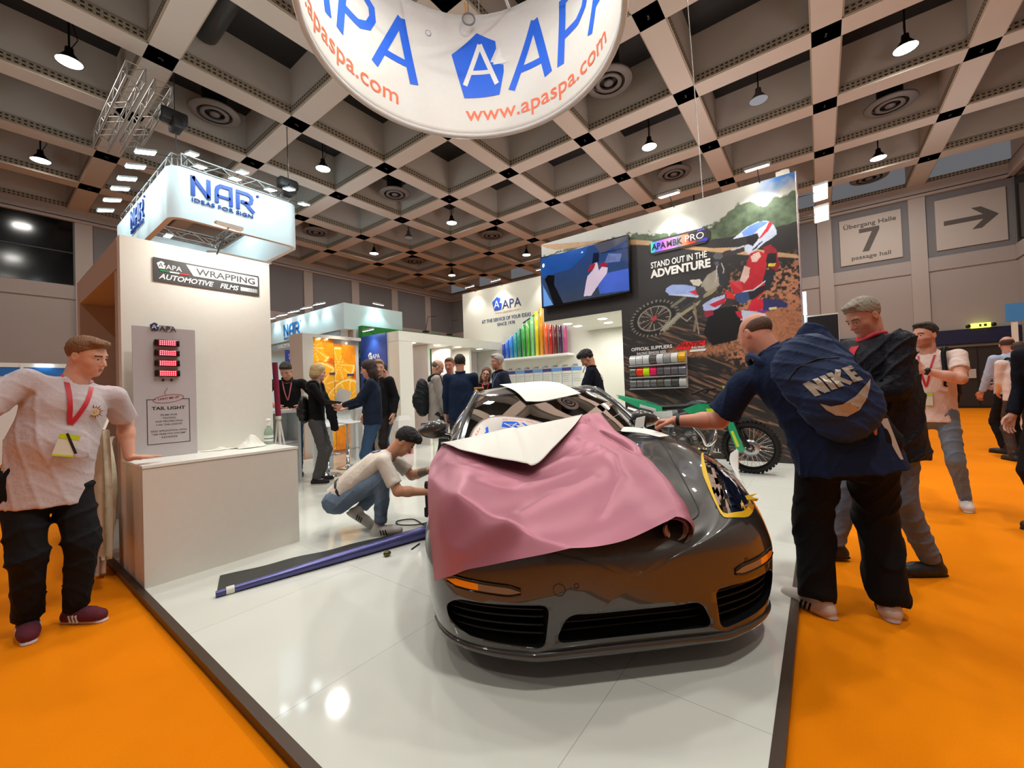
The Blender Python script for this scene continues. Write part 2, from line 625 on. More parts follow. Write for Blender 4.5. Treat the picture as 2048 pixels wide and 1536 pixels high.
# wall signs of the hall
M_signp = mat('sign board grey', (176, 168, 160), .7)
M_signd = mat('sign lettering dark', (84, 78, 74), .7)
Xm = (0, -1, 0)
s7 = empty('hall_sign', (23.3, -1.94, 6.25), 'large grey hall sign with a big number 7, Übergang Halle and passage hall', 'sign', 'hall direction signs')
mb = MB(); mb.box((23.33, -2.94, 6.27), (23.375, -.94, 8.27)); mb.build('board', M_signp, s7)
mb = MB()
mb.text('Übergang Halle', (23.33, -1.07, 7.86), Xm, ZA, .26, 0, .01, fit=1.72, bold=.012)
mb.text('passage hall', (23.33, -1.30, 6.47), Xm, ZA, .24, 0, .01, fit=1.28, bold=.008)
mb.poly([(0, 1.0), (.66, 1.0), (.66, .86), (.30, 0), (.08, 0), (.42, .83), (0, .83)], (23.33, -1.6, 6.76), Xm, ZA, 0, .01)
mb.build('lettering', M_signd, s7)
sa = empty('hall_sign', (23.3, -4.86, 6.25), 'large grey hall sign showing only an arrow to the right', 'sign', 'hall direction signs')
mb = MB(); mb.box((23.33, -5.8, 6.27), (23.375, -3.93, 8.27)); mb.build('board', M_signp, sa)
mb = MB(); mb.poly([(0, -.09), (1.05, -.09), (.75, -.42), (1.0, -.42), (1.44, 0), (1.0, .40), (.75, .40), (1.05, .09), (0, .09)], (23.33, -4.16, 7.3), Xm, ZA, 0, .01)
mb.build('arrow', M_signd, sa)
ex = empty('exit_sign', (23.25, -4.95, 3.12), 'small glowing yellow green exit sign above the dark doors', 'exit sign')
mb = MB(); mb.box((23.2, -5.22, 3.06), (23.3, -4.72, 3.24)); mb.build('panel', emat('exit sign glow', (235, 240, 90), 2.2), ex)
for y0, y1 in ((-4.98, -4.92), (-5.12, -5.04)):
    mb = MB(); mb.box((23.19, y0, 3.1), (23.2, y1, 3.2)); mb.build('symbol', mat('exit symbol', (60, 90, 20)), ex)
for y0 in (-4.64, -5.3):
    mb = MB(); mb.lathe([(0, 0), (.07, 0), (.07, .06), (0, .06)], (23.2, y0, 3.15), (1, 0, 0), 12); mb.build('emergency_lamp', mat('black plastic', (18, 18, 18), .4), ex)

# pendant lamps
M_lampg = emat('lamp disc glow', (255, 246, 225), 22)
M_blk = mat('black metal', (16, 16, 17), .45, .3)
M_lampoff = mat('lamp reflector blue white', (150, 178, 200), .3)
PG = 'round pendant lamps in the ceiling coffers'
names = ['in the upper left of the ceiling', 'low at the left edge near the dark window', 'left of the ring banner, beside the hanging truss box', 'far down the hall between left wall and box truss',
         'in the far middle of the ceiling', 'smallest far one near the back wall at left', 'far one just left of the racing mural screen', 'farthest one near the hall corner',
         'brightest one at the top right', 'low right one above the wall signs', 'right of the ring banner', 'hidden one behind the racing wall']


def pendant(x, y, label, on=True):
    e = empty('pendant_lamp', (x, y, 9.2), label, 'lamp', PG if on else None)
    mb = MB(); mb.tube([(x, y, 9.42), (x, y, 10.35)], .02, 6); mb.tube([(x, y, 9.42), (x + .14, y, 9.75), (x, y, 10.35)], .01, 5); mb.build('cable', M_blk, e)
    mb = MB(); mb.lathe([(.03, .36), (.07, .34), (.08, .22), (.20, .05), (.24, 0), (.235, 0), (.19, .05), (.05, .2)], (x, y, 9.15), (0, 0, 1), 20); mb.build('lamp_shade', M_blk if on else mat('clear grey shade', (90, 92, 92), .2), e)
    mb = MB(); mb.disc((x, y, 9.16), (0, 0, -1), .225, 20); mb.build('lamp_disc', M_lampg if on else M_lampoff, e)
    return e


for (x, y), nm in zip(PENDANTS[:12], names):
    pendant(x, y, 'lit round pendant lamp, ' + nm)
for (x, y), nm in zip(PENDANTS[12:16], ['over the white booth walls', 'over the box shaped sign', 'beyond the racing wall', 'over the aisle by the camera']):
    pendant(x, y, 'lit round pendant lamp ' + nm)
pendant(13.37, 1.07, 'unlit cone pendant lamp with pale blue disc at the upper right', False)
pendant(13.39, 16.24, 'unlit pendant lamp in a far coffer near the middle', False)

# round swirl air outlets
M_vent = mat('vent grey', (98, 98, 96), .5)
VL = [((4.25, 13.33), 'large round air outlet above the box shaped hanging sign'), ((16.56, -1.98), 'round air outlet between two lit lamps at right'), ((16.34, 4.17), 'round air outlet above the motocross mural'),
      ((10.42, 13.4), 'round air outlet in the ceiling below the ring banner'), ((16.42, 13.31), 'small far round air outlet in the middle'), ((10.3, 4.18), 'round air outlet just right of the ring banner'),
      ((10.3, 19.4), 'far round air outlet near the back wall'), ((16.4, 19.4), 'farthest round air outlet near the hall corner'), ((22.0, -1.9), 'round air outlet next to the right wall signs')]
for (x, y), lab in VL:
    e = empty('air_outlet', (x, y, 9.35), lab, 'vent', 'round air outlets in the coffers')
    mb = MB(); mb.lathe([(.42, 0), (.60, .02), (.62, .06), (.42, .08)], (x, y, 9.35), (0, 0, 1), 28); mb.lathe([(.24, .0), (.34, -.01), (.34, .05), (.24, .04)], (x, y, 9.35), (0, 0, 1), 24); mb.lathe([(0, -.02), (.12, -.01), (.12, .04), (0, .04)], (x, y, 9.35), (0, 0, 1), 16)
    mb.build('swirl_rings', M_vent, e)
    mb = MB(); mb.lathe([(.58, 0.05), (.44, .09), (.30, .12), (.30, 1.0)], (x, y, 9.35), (0, 0, 1), 20); mb.disc((x, y, 9.44), (0, 0, -1), .44); mb.build('duct', mat('dark duct', (22, 24, 24), .5), e)
# big duct running through one coffer
mb = MB(); mb.tube([(3.4, 9.2, 9.95), (3.4, 11.2, 9.95)], .28, 16); tag(mb.build('air_duct', mat('galvanised duct dark', (60, 64, 64), .35, .6)), 'round grey air duct inside the coffer above the ring banner', 'duct')
# shapes of the printed motocross picture (s along the wall, t height, metres)
MURAL = [('P',(196,160,120),0,[(-0.12,4.397),(1.748,4.064),(2.266,3.899),(2.893,3.662),(3.323,3.511),(3.724,3.43),(4.441,3.146),(4.505,3.076),(3.719,3.312),(3.181,3.498),(2.263,3.816),(1.561,4.022),(0.336,4.188)]),
('P',(24,23,24),0,[(3.72,2.35),(3.933,2.291),(4.027,2.192),(3.999,2.081),(3.923,2.032),(3.734,2.054),(3.649,2.197)]),
('W',(26,25,25),0,[(2.316,2.481),(2.757,2.566),(2.271,2.797),(1.893,2.366),(2.112,2.212)]),
('L',(150,142,112),0.085,[(2.494,2.276),(2.754,2.486),(3.149,2.71),(3.31,2.837)]),
('L',(112,112,98),0.05,[(2.636,2.649),(2.857,2.775)]),
('L',(150,160,160),0.03,[(2.429,2.251),(2.754,2.486)]),
('L',(60,62,62),0.06,[(2.772,2.548),(3.121,2.731)]),
('P',(58,56,54),0,[(3.12,2.7),(3.293,2.763),(3.537,2.721),(3.598,2.561),(3.526,2.423),(3.275,2.336),(3.107,2.39),(3.027,2.558)]),
('L',(150,145,130),0.02,[(2.981,2.517),(3.032,2.321),(3.053,2.131)]),
('L',(130,120,100),0.035,[(3.001,2.64),(3.019,2.37),(2.982,2.186)]),
('L',(160,155,150),0.015,[(2.768,2.468),(2.87,2.358),(2.948,2.427)]),
('P',(20,20,22),0,[(3.297,2.517),(3.622,2.513),(3.677,2.252),(3.613,1.963),(3.258,1.908),(3.125,2.123),(3.191,2.347)]),
('P',(150,172,226),0,[(2.534,2.927),(2.556,2.989),(2.652,3.028),(2.866,2.989),(3.056,2.914),(3.08,2.8),(2.947,2.783),(2.738,2.851),(2.613,2.856)]),
('P',(196,204,226),0,[(2.582,2.861),(2.768,2.846),(3.079,2.769),(3.063,2.732),(2.858,2.791)]),
('P',(205,45,50),0,[(2.913,2.861),(3.039,2.87),(3.087,2.791),(3.05,2.774)]),
('P',(205,200,185),0,[(2.943,3.054),(3.104,3.038),(3.138,2.977),(3.085,2.925),(2.999,2.956)]),
('P',(158,152,138),0,[(3.13,2.963),(3.221,3.085),(3.364,3.149),(3.409,2.896),(3.366,2.858),(3.182,2.814),(3.113,2.904)]),
('P',(60,60,62),0,[(3.027,2.92),(3.156,2.896),(3.195,2.796),(3.092,2.735),(3.038,2.839)]),
('P',(46,48,54),0,[(3.378,3.146),(3.458,3.099),(3.546,2.93),(3.488,2.821),(3.395,2.898)]),
('L',(190,190,190),0.012,[(3.374,3.223),(3.359,3.027),(3.342,2.954)]),
('L',(190,190,190),0.012,[(3.436,3.24),(3.473,3.126),(3.457,3.069)]),
('P',(90,92,98),0,[(3.317,3.374),(3.361,3.433),(3.443,3.406),(3.474,3.338),(3.425,3.303),(3.343,3.322)]),
('P',(60,52,54),0,[(3.471,3.415),(3.592,3.424),(3.763,3.435),(3.786,3.356),(3.642,3.33),(3.481,3.336)]),
('P',(190,190,192),0,[(3.579,3.434),(3.776,3.446),(3.782,3.423),(3.591,3.401)]),
('P',(186,36,50),0,[(3.847,3.297),(3.949,3.317),(4.093,3.24),(4.062,3.061),(4.004,2.843),(3.925,2.713),(3.735,2.717),(3.676,2.876),(3.761,3.066),(3.818,3.201)]),
('P',(222,190,182),0,[(3.897,3.286),(3.973,3.297),(3.994,3.22),(3.929,3.147),(3.867,3.161),(3.858,3.251)]),
('P',(216,186,176),0,[(3.764,3.125),(3.839,3.079),(3.82,2.936),(3.753,2.846),(3.69,2.903)]),
('P',(200,62,70),0,[(3.546,2.93),(3.702,2.885),(3.735,2.717),(3.566,2.776)]),
('P',(150,32,46),0,[(4.024,3.357),(4.123,3.376),(4.202,3.272),(4.228,3.025),(4.189,2.949),(4.131,2.989),(4.116,3.221),(4.045,3.251)]),
('P',(30,28,32),0,[(4.081,3.243),(4.189,3.232),(4.194,3.061),(4.086,3.056),(4.052,3.12)]),
('P',(228,208,60),0,[(4.087,3.091),(4.183,3.075),(4.169,3.031),(4.085,3.044)]),
('P',(40,44,54),0,[(4.047,3.007),(4.167,2.982),(4.137,2.817),(4.071,2.687),(3.972,2.661),(4.004,2.843)]),
('P',(196,34,48),0,[(3.545,2.915),(3.722,2.719),(4.027,2.795),(4.034,2.679),(3.919,2.569),(3.755,2.595),(3.604,2.71)]),
('P',(38,34,40),0,[(3.747,2.7),(4.026,2.766),(4.035,2.693),(3.856,2.564),(3.768,2.593)]),
('L',(205,215,225),0.02,[(3.721,2.712),(3.875,2.721),(4.028,2.824)]),
('P',(56,80,130),0,[(3.617,2.708),(3.798,2.706),(3.819,2.585),(3.714,2.514),(3.638,2.585)]),
('P',(176,190,230),0,[(3.13,2.604),(3.29,2.687),(3.47,2.718),(3.48,2.625),(3.366,2.507),(3.224,2.466),(3.141,2.509)]),
('P',(190,40,56),0,[(3.229,2.589),(3.482,2.67),(3.465,2.583),(3.311,2.53)]),
('P',(214,44,50),0,[(3.473,2.793),(3.59,2.712),(3.613,2.619),(3.494,2.653)]),
('P',(150,40,60),0,[(3.14,2.494),(3.282,2.489),(3.292,2.41),(3.164,2.382)]),
('P',(206,36,60),0,[(3.788,2.458),(3.857,2.579),(4.017,2.552),(4.025,2.436),(3.936,2.378),(3.811,2.396)]),
('P',(52,56,110),0,[(3.999,2.57),(4.231,2.503),(4.31,2.435),(4.296,2.381),(4.109,2.409),(4.058,2.36),(3.986,2.385)]),
('P',(120,60,140),0,[(3.937,2.392),(4.059,2.374),(4.009,2.338),(3.861,2.359)]),
('P',(230,222,160),0,[(4.066,2.413),(4.168,2.414),(4.167,2.375),(4.071,2.375)]),
('P',(196,206,232),0,[(3.697,2.427),(3.862,2.388),(4.032,2.32),(3.982,2.284),(3.78,2.254),(3.678,2.267)]),
('P',(190,40,60),0,[(3.605,2.426),(3.697,2.413),(3.704,2.278),(3.641,2.332)]),
('P',(26,24,30),0,[(3.794,3.575),(3.959,3.576),(4.006,3.506),(3.902,3.416),(3.839,3.402)]),
('P',(196,208,230),0,[(3.619,3.59),(3.72,3.653),(3.826,3.729),(3.967,3.77),(4.089,3.755),(4.159,3.695),(4.203,3.598),(4.212,3.51),(4.15,3.469),(4.052,3.422),(3.95,3.346),(3.821,3.288),(3.774,3.373),(3.783,3.445),(3.84,3.445),(3.889,3.404),(3.981,3.512),(3.959,3.591),(3.808,3.586),(3.652,3.581)]),
('P',(110,150,226),0,[(3.746,3.661),(3.865,3.733),(4.016,3.764),(4.112,3.723),(3.987,3.656),(3.884,3.581),(3.77,3.596)]),
('P',(204,50,62),0,[(4.125,3.733),(4.171,3.692),(4.107,3.595),(3.98,3.484),(3.981,3.512),(4.072,3.633)]),
('L',(40,40,60),0.018,[(3.887,3.346),(4.016,3.446)]),
('L',(40,40,60),0.014,[(3.925,3.352),(3.978,3.426)]),
('P',(86,88,96),0,[(3.327,3.279),(3.397,3.279),(3.407,3.201),(3.353,3.212)])]
# ---------------------------------------------------------------- the white booth platform
def tile_floor_mat():
    m = bpy.data.materials.new('glossy white floor panels'); m.use_nodes = True
    nt = m.node_tree; b = nt.nodes['Principled BSDF']
    tc = nt.nodes.new('ShaderNodeTexCoord')
    br = nt.nodes.new('ShaderNodeTexBrick'); br.offset = 0
    br.inputs['Scale'].default_value = 1; br.inputs['Brick Width'].default_value = 1.0; br.inputs['Row Height'].default_value = 1.0
    br.inputs['Mortar Size'].default_value = .0016; br.inputs['Mortar Smooth'].default_value = .3
    c = srgb(222, 224, 214)
    br.inputs['Color1'].default_value = c; br.inputs['Color2'].default_value = srgb(226, 228, 219); br.inputs['Mortar'].default_value = srgb(176, 178, 170)
    mp = nt.nodes.new('ShaderNodeMapping'); mp.inputs['Location'].default_value = (.32, .27, 0)
    nt.links.new(tc.outputs['Object'], mp.inputs['Vector']); nt.links.new(mp.outputs[0], br.inputs['Vector'])
    nt.links.new(br.outputs['Color'], b.inputs['Base Color'])
    b.inputs['Roughness'].default_value = .07
    b.inputs['Specular IOR Level'].default_value = .5
    nz = nt.nodes.new('ShaderNodeTexNoise'); nz.inputs['Scale'].default_value = 1.1
    nt.links.new(tc.outputs['Object'], nz.inputs['Vector'])
    bp = nt.nodes.new('ShaderNodeBump'); bp.inputs['Strength'].default_value = .05; bp.inputs['Distance'].default_value = .02
    nt.links.new(nz.outputs['Fac'], bp.inputs['Height']); nt.links.new(bp.outputs['Normal'], b.inputs['Normal'])
    return m


M_white = mat('white booth laminate', (226, 224, 214), .45, noise=.02)
M_whitec = mat('white lacquered counter', (222, 216, 206), .35, noise=.02)
M_grayw = mat('pale grey booth wall', (196, 196, 194), .55)
M_black = mat('matt black', (20, 20, 21), .55)
M_navy = mat('navy print', (38, 44, 104), .5)
M_blue = mat('logo blue', (38, 78, 178), .45)
M_orange = mat('orange lettering', (232, 96, 48), .5)
M_chrome = mat('chrome', (225, 225, 228), .08, 1.0)
M_alu = mat('truss aluminium', (170, 176, 176), .35, .85)
M_dgrey = mat('dark grey print', (66, 64, 64), .6)
M_whitep = mat('white print', (236, 236, 232), .5)
M_lampw = emat('flood lamp glow warm', (255, 250, 235), 14)
M_lampc = emat('flood lamp glow cool', (228, 250, 255), 14)
M_down = emat('downlight glow', (255, 252, 240), 7)

PZ = .04
mb = MB(); mb.box((.70, .18, .002), (9.6, 8.35, PZ))
tag(mb.build('booth_platform', tile_floor_mat()), 'glossy white raised booth floor the car stands on', 'platform')
mb = MB()
mb.box((.66, .14, 0), (.70, 8.35, PZ + .003)); mb.box((.66, .14, 0), (9.6, .18, PZ + .003))
tag(mb.build('trim_3', mat('brown edge trim', (74, 58, 46), .4, .3)), kind='structure')

# left display module: tall white column with a niche in its side
mod = empty('display_module', (.72, 4.25, PZ), 'tall white display column with a side niche behind the left counter', 'display wall')
T = .10
mb = MB()
mb.box((.71, 4.25, PZ), (1.78, 4.25 + T, 2.58)); mb.build('front_panel', M_white, mod)
mb = MB()
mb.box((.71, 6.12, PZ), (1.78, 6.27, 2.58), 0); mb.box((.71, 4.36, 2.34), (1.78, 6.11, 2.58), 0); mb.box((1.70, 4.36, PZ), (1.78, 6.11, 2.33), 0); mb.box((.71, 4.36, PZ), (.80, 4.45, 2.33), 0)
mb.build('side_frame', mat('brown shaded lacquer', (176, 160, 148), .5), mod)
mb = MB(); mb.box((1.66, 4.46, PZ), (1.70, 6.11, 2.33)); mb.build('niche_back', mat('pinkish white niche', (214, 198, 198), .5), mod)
# printed automotive films sign on the column
sg = empty('wall_sign', (1.3, 4.24, 2.26), 'dark wrapping automotive films sign high on the white column', 'sign')
mb = MB()
O = Vector((.905, 4.245, 2.262)); mb.poly([(0, 0), (.775, 0), (.775, .19), (0, .19)], O, XA, ZA, 0, .004, (0, -1, 0)); mb.build('plate', M_dgrey, sg)
mb = MB(); F = Vector((0, -.0045, 0)); O2 = O + F
mb.poly([(.215, .175), (.765, .175), (.765, .088), (.265, .088)], O2, XA, ZA, 0, .001, (0, -1, 0))
for k in range(16):
    mb.poly([(.62 + k * .009, .025), (.62 + k * .009 + .0075 - k * .0003, .025), (.62 + k * .009 + .0075 - k * .0003, .06), (.62 + k * .009, .06)], O2, XA, ZA, 0, .001, (0, -1, 0))
apa_logo(mb, O2 + Vector((.022, 0, .105)), XA, ZA, .062, 0, 1, .001, text_mi=0)
mb.text('WRAPPING', O2 + Vector((.285, -.0012, .103)), XA, ZA, .078, 1, .001, bold=.02, fit=.455)
mb.text('AUTOMOTIVE', O2 + Vector((.035, 0, .022)), XA, ZA, .06, 0, .001, bold=.02, shear=.3, fit=.375)
mb.text('FILMS', O2 + Vector((.455, 0, .022)), XA, ZA, .06, 0, .001, bold=.02, shear=.3, fit=.15)
mb.box((.905 + .042, 4.2385, 2.262 + .083), (.905 + .105, 4.24, 2.262 + .094), 2); mb.box((.905 + .105, 4.2385, 2.262 + .083), (.905 + .168, 4.24, 2.262 + .094), 0); mb.box((.905 + .168, 4.2385, 2.262 + .083), (.905 + .232, 4.24, 2.262 + .094), 3)
mb.build('lettering', [M_whitep, M_dgrey, mat('flag green', (20, 130, 70)), mat('flag red', (214, 40, 44))], sg)
# counter
ct = empty('counter', (1.2, 3.95, PZ), 'plain white box counter in front of the left display column', 'counter')
mb = MB(); mb.box((.70, 3.64, PZ), (1.715, 4.24, .835)); mb.build('cabinet_body', M_whitec, ct)
mb = MB(); mb.box((.698, 3.635, .838), (1.722, 4.245, .857)); mb.build('worktop', mat('white counter top', (238, 238, 230), .3), ct)
# tail light demonstration panel
tp = empty('demo_panel', (.93, 4.12, .858), 'upright grey tail light demo panel with four red lamps on the counter', 'display panel')
mb = MB(); mb.box((.742, 4.085, .858), (1.128, 4.097, 1.862)); mb.build('board', mat('satin grey board', (186, 180, 182), .3), tp)
mb = MB(); P0 = Vector((.742, 4.0845, .858))
for a, b_ in (((.075, .10), (.34, .104)), ((.075, .443), (.13, .447)), ((.29, .443), (.34, .447)), ((.075, .10), (.079, .447)), ((.336, .10), (.34, .447))):
    mb.poly([a, (b_[0], a[1]), b_, (a[0], b_[1])], P0, XA, ZA, 0, .001, (0, -1, 0))
for s_, z_, f_ in (('TAIL LIGHT', .365, .205), ):
    mb.text(s_, P0 + Vector((.105, 0, z_)), XA, ZA, .034, 0, .001, bold=.02, fit=f_)
for s_, z_, f_ in (('FILMS FOR', .318, .105), ('TINTING', .293, .08), ('AND PROTECTING', .268, .17), ('CAR TAIL-LIGHTS', .243, .16), ('EASY APPLICATION WITH', .195, .22), ('"AIR FREE FTX SYSTEM"', .170, .21), ('ADHESIVE', .145, .10)):
    mb.text(s_, P0 + Vector((.2075 - f_ / 2, 0, z_)), XA, ZA, .017, 1, .001, bold=.01, fit=f_)
mb.text('LIGHT ME UP', P0 + Vector((.142, 0, .438)), Vector((1, 0, .12)), ZA, .022, 2, .001, bold=.02, fit=.13)
mb.tube([P0 + Vector((.208 + .095 * math.cos(t * .262), -.001, .449 + .03 * math.sin(t * .262) + .012 * math.cos(t * .262))) for t in range(24)], .0016, 5, 2, closed=True)
mb.tube([P0 + Vector(p) for p in ((.19, -.001, .482), (.182, -.001, .50), (.196, -.001, .52), (.20, -.001, .535))], .0015, 5, 2)
mb.build('lettering', [M_black, mat('grey lettering', (92, 90, 90)), mat('dark red print', (150, 30, 42))], tp)
lg = MB(); lo = Vector((.742 + .10, 4.082, 1.835)); apa_logo(lg, lo, XA, ZA, .062, 0, 1, .004, text_mi=2)
lg.box((.742 + .155, 4.083, 1.83), (.742 + .24, 4.086, 1.88), 3)
lg.build('logo_plate', [mat('logo dark navy', (40, 50, 92)), M_whitep, mat('logo letters dark', (60, 60, 72)), mat('clear grey plate', (170, 166, 170), .3)], tp)
for k in range(4):
    z0 = 1.715 - .079 * k
    mb = MB(); mb.rbox((.742 + .122, 4.055, z0), (.742 + .278, 4.084, z0 + .052), .008); lm = mb.build('tail_lamp', mat('dark lamp housing', (22, 16, 18), .2), tp)
    mb = MB(); mb.box((.742 + .148, 4.051, z0 + .007), (.742 + .252, 4.0545, z0 + .045), 0)
    for i in range(8):
        for j in range(3):
            mb.sphere((.742 + .155 + i * .0128, 4.0505, z0 + .013 + j * .013), .0032, 6, 4, 1)
    mb.build('led_grid', [emat('red lamp glow', (225, 6, 30), 1.6), emat('red led glow', (255, 120, 130), 6)], lm)
for k in range(2):
    mb = MB(); mb.lathe([(0, .012), (.007, .01), (.009, 0)], (.742 + .175 + .052 * k, 4.084, 1.452), (0, -1, 0), 10); mb.build('push_button', M_black, tp)
# spray bottle and cloths on the counter
sp = empty('spray_bottle', (1.69, 4.13, .857), 'clear spray bottle with green liquid at the right end of the counter', 'bottle')
mb = MB(); mb.lathe([(0, 0), (.036, 0), (.038, .01), (.038, .11), (.03, .14), (.014, .16), (.014, .18)], (1.69, 4.13, .857), n=20); mb.build('bottle', mat('greenish clear plastic', (190, 214, 190), .12, trans=.6, ior=1.3), sp)
mb = MB(); mb.lathe([(.016, .17), (.017, .20), (.014, .21), (.02, .22), (.02, .235), (0, .238)], (1.69, 4.13, .857), n=12); mb.tube([(1.69, 4.13, 1.085), (1.665, 4.10, 1.083)], .007, 8); mb.build('spray_head', M_whitep, sp)
mb = MB(); mb.lathe([(.0385, .03), (.0385, .085)], (1.69, 4.13, .857), n=20); mb.lathe([(.0388, .05), (.0388, .057)], (1.69, 4.13, .857), n=20, mi=1); mb.build('label_sleeve', [mat('label white', (226, 232, 222)), M_black], sp)


def crumple(name, c, sx, sy, h, m, label, cat, seed=0, peaks=(), parent=None, nx=40):
    r = np.random.default_rng(seed)
    ph = r.uniform(0, 6.28, 12); fr = r.uniform(6, 34, 12); an = r.uniform(0, 3.14, 12)
    mb = MB(); V = []
    for j in range(nx):
        for i in range(nx):
            u, v = i / (nx - 1) * 2 - 1, j / (nx - 1) * 2 - 1
            rr = max(0, 1 - (abs(u) ** 2.5 + abs(v) ** 2.5) ** .4)
            x, y = u * sx, v * sy
            w = sum(abs(math.sin(fr[k] * (x * math.cos(an[k]) + y * math.sin(an[k])) + ph[k])) for k in range(12)) / 12
            z = h * .25 * (w) * min(1, rr * 5 + .15)
            for (px_, py_, ps, phh) in peaks:
                z += phh * math.exp(-(((x - px_) ** 2 + (y - py_) ** 2) / ps ** 2)) * (.75 + .5 * w)
            wob = 1 + .16 * math.sin(3 * math.atan2(v, u) + ph[0]) + .08 * math.sin(7 * math.atan2(v, u) + ph[1])
            V.append((c[0] + x * wob, c[1] + y * wob, c[2] + .002 + z))
    Fc = [(j * nx + i, j * nx + i + 1, (j + 1) * nx + i + 1, (j + 1) * nx + i) for j in range(nx - 1) for i in range(nx - 1)]
    mb.add(V, Fc, 0, True)
    o = mb.build(name, m, parent)
    if label:
        tag(o, label, cat)
    return o


M_cloth = mat('white cleaning cloth', (228, 226, 214), .85, bump=.2, bscale=90)
crumple('cleaning_cloth', (1.50, 4.05, .857), .12, .085, .05, M_cloth, 'crumpled white cloth heaped in front of the spray bottle', 'cloth', 3, peaks=((.02, .01, .05, .10), (-.06, -.02, .045, .03)))
crumple('cleaning_cloth', (1.26, 4.13, .857), .085, .06, .025, M_cloth, 'flat white cloth between demo panel and heaped cloth', 'cloth', 5, peaks=((.05, 0, .04, .02),))
# tote bags hanging at the niche
M_tote = mat('cotton tote bag cream', (216, 204, 192), .9, bump=.3, bscale=30)
for k, (y0, ww, zt, zb, col, lab) in enumerate([(4.72, .30, .62, .13, 0, 'left most white tote bag hanging low at the niche edge'), (4.40, .26, .60, .06, 0, 'middle white tote bag hanging with a pointed lower corner'), (4.02, .24, 1.10, .26, 1, 'long cream tote bag hanging beside the counter end')]):
    mb = MB(); n, m_ = 22, 26; V = []
    for sd in (0, 1):
        for j in range(m_):
            for i in range(n):
                u = i / (n - 1); v = j / (m_ - 1)
                wz = ww * (.78 + .28 * v)
                th = (.018 + .045 * math.sin(math.pi * u) * math.sin(math.pi * min(1, v * .9 + .05))) * (1 if sd else -1)
                fold = .012 * math.sin(u * 19 + k) * (1 - v * .4) + .008 * math.sin(u * 37 + v * 3)
                drop = .035 * math.sin(u * math.pi * (1 + k * .3) + k)
                V.append((.60 - .02 * k + th + fold, y0 + (u - .5) * wz, zt - (zt - zb) * v - drop * v))
    q = n * m_
    Fc = []
    for sd in (0, 1):
        for j in range(m_ - 1):
            for i in range(n - 1):
                a = sd * q + j * n + i
                Fc.append((a, a + 1, a + n + 1, a + n) if sd else (a, a + n, a + n + 1, a + 1))
    for j in range(m_ - 1):
        for i in (0, n - 1):
            Fc.append((j * n + i, j * n + n + i, q + j * n + n + i, q + j * n + i))
    for i in range(n - 1):
        a = (m_ - 1) * n + i
        Fc.append((a, a + 1, q + a + 1, q + a))
    mb.add(V, Fc, 0, True)
    bag = mb.build('tote_bag', M_tote if col == 0 else mat('tote bag beige', (206, 196, 170), .9, bump=.3, bscale=30)); tag(bag, lab, 'bag', 'tote bags hanging on the display column')
    for q2 in (-.25, .25):
        mb = MB(); yy = y0 + q2 * ww * .8
        mb.tube([(.60 - .02 * k, yy - .03, zt + .0), (.66, yy * .5 + 4.3 * .5, min(zt + .42, 1.32)), (.68, yy * .5 + 4.3 * .5 + .03, min(zt + .43, 1.33)), (.60 - .02 * k, yy + .04, zt)], .009, 6)
        mb.build('handle', M_tote, bag)

# ---------------------------------------------------------------- wall with the coloured tubes
aw = empty('booth_wall', (9.4, 6.4, PZ), 'tall white booth wall with a blue company logo, slogan and coloured tubes in front', 'booth wall')
mb = MB(); mb.box((9.4, 2.5, PZ + .002), (9.55, 8.9, 4.38)); mb.build('panel', mat('booth wall white', (214, 212, 200), .6), aw)
mb = MB(); Ym = Vector((0, -1, 0))
apa_logo(mb, (9.395, 7.69, 3.66), Ym, ZA, .40, 0, 1, .004, text_mi=2, url_mi=3)
mb.text('AT THE SERVICE OF YOUR IDEAS', (9.395, 8.12, 3.345), Ym, ZA, .15, 2, .003, fit=1.8, bold=.006)
mb.text('SINCE 1978', (9.395, 7.53, 3.20), Ym, ZA, .13, 2, .003, fit=.65, bold=.006)
mb.poly([(0, 0), (.03, -.03), (.70, .27), (.69, .285)], (9.395, 6.61, 3.19), Ym, ZA, 2, .003)
mb.build('lettering', [M_blue, M_whitep, M_navy, mat('faint orange print', (226, 190, 160))], aw)
mb = MB()
for k in range(8):
    y = 7.2 - .30 * k
    c = 1 if k % 2 else 0
    mb.box((9.385, y - .27, 1.76), (9.398, y, 1.84), c)
    mb.text(['1978', '1981', '1986', '1990', '1995', '2000', '2014', '2022'][k], (9.39, y - .02, 1.87), Ym, ZA, .07, 0, .002, fit=.15)
    for j in range(5):
        mb.box((9.39, y - .24 + .02 * (j % 3), 1.68 - .05 * j), (9.398, y - .02, 1.685 - .05 * j), 2)
    mb.box((9.39, y + .005, 1.2), (9.398, y + .012, 1.9), 1)
mb.build('timeline_print', [mat('timeline navy', (60, 56, 130)), mat('timeline light blue', (96, 150, 214)), mat('timeline grey', (176, 180, 184))], aw)
mb = MB(); mb.box((9.05, 5.02, 2.14), (9.398, 7.28, 2.19)); mb.build('shelf', mat('shelf white', (240, 238, 230), .4), aw)
TC = [(20, 62, 160), (20, 100, 220), (20, 130, 214), (10, 150, 160), (8, 128, 84), (30, 166, 40), (84, 184, 40), (130, 214, 140), (246, 226, 20), (240, 160, 20), (240, 92, 20), (196, 24, 24), (96, 26, 20), (66, 26, 76), (190, 76, 130)]
TN = ['dark blue', 'royal blue', 'sky blue', 'teal', 'bottle green', 'grass green', 'light green', 'mint green', 'yellow', 'amber', 'orange', 'red', 'maroon', 'dark purple', 'pink']
TT = [2.63, 2.72, 2.81, 2.90, 2.99, 3.08, 3.17, 3.27, 3.38, 3.46, 3.02, 2.98, 2.95, 2.92, 2.89]
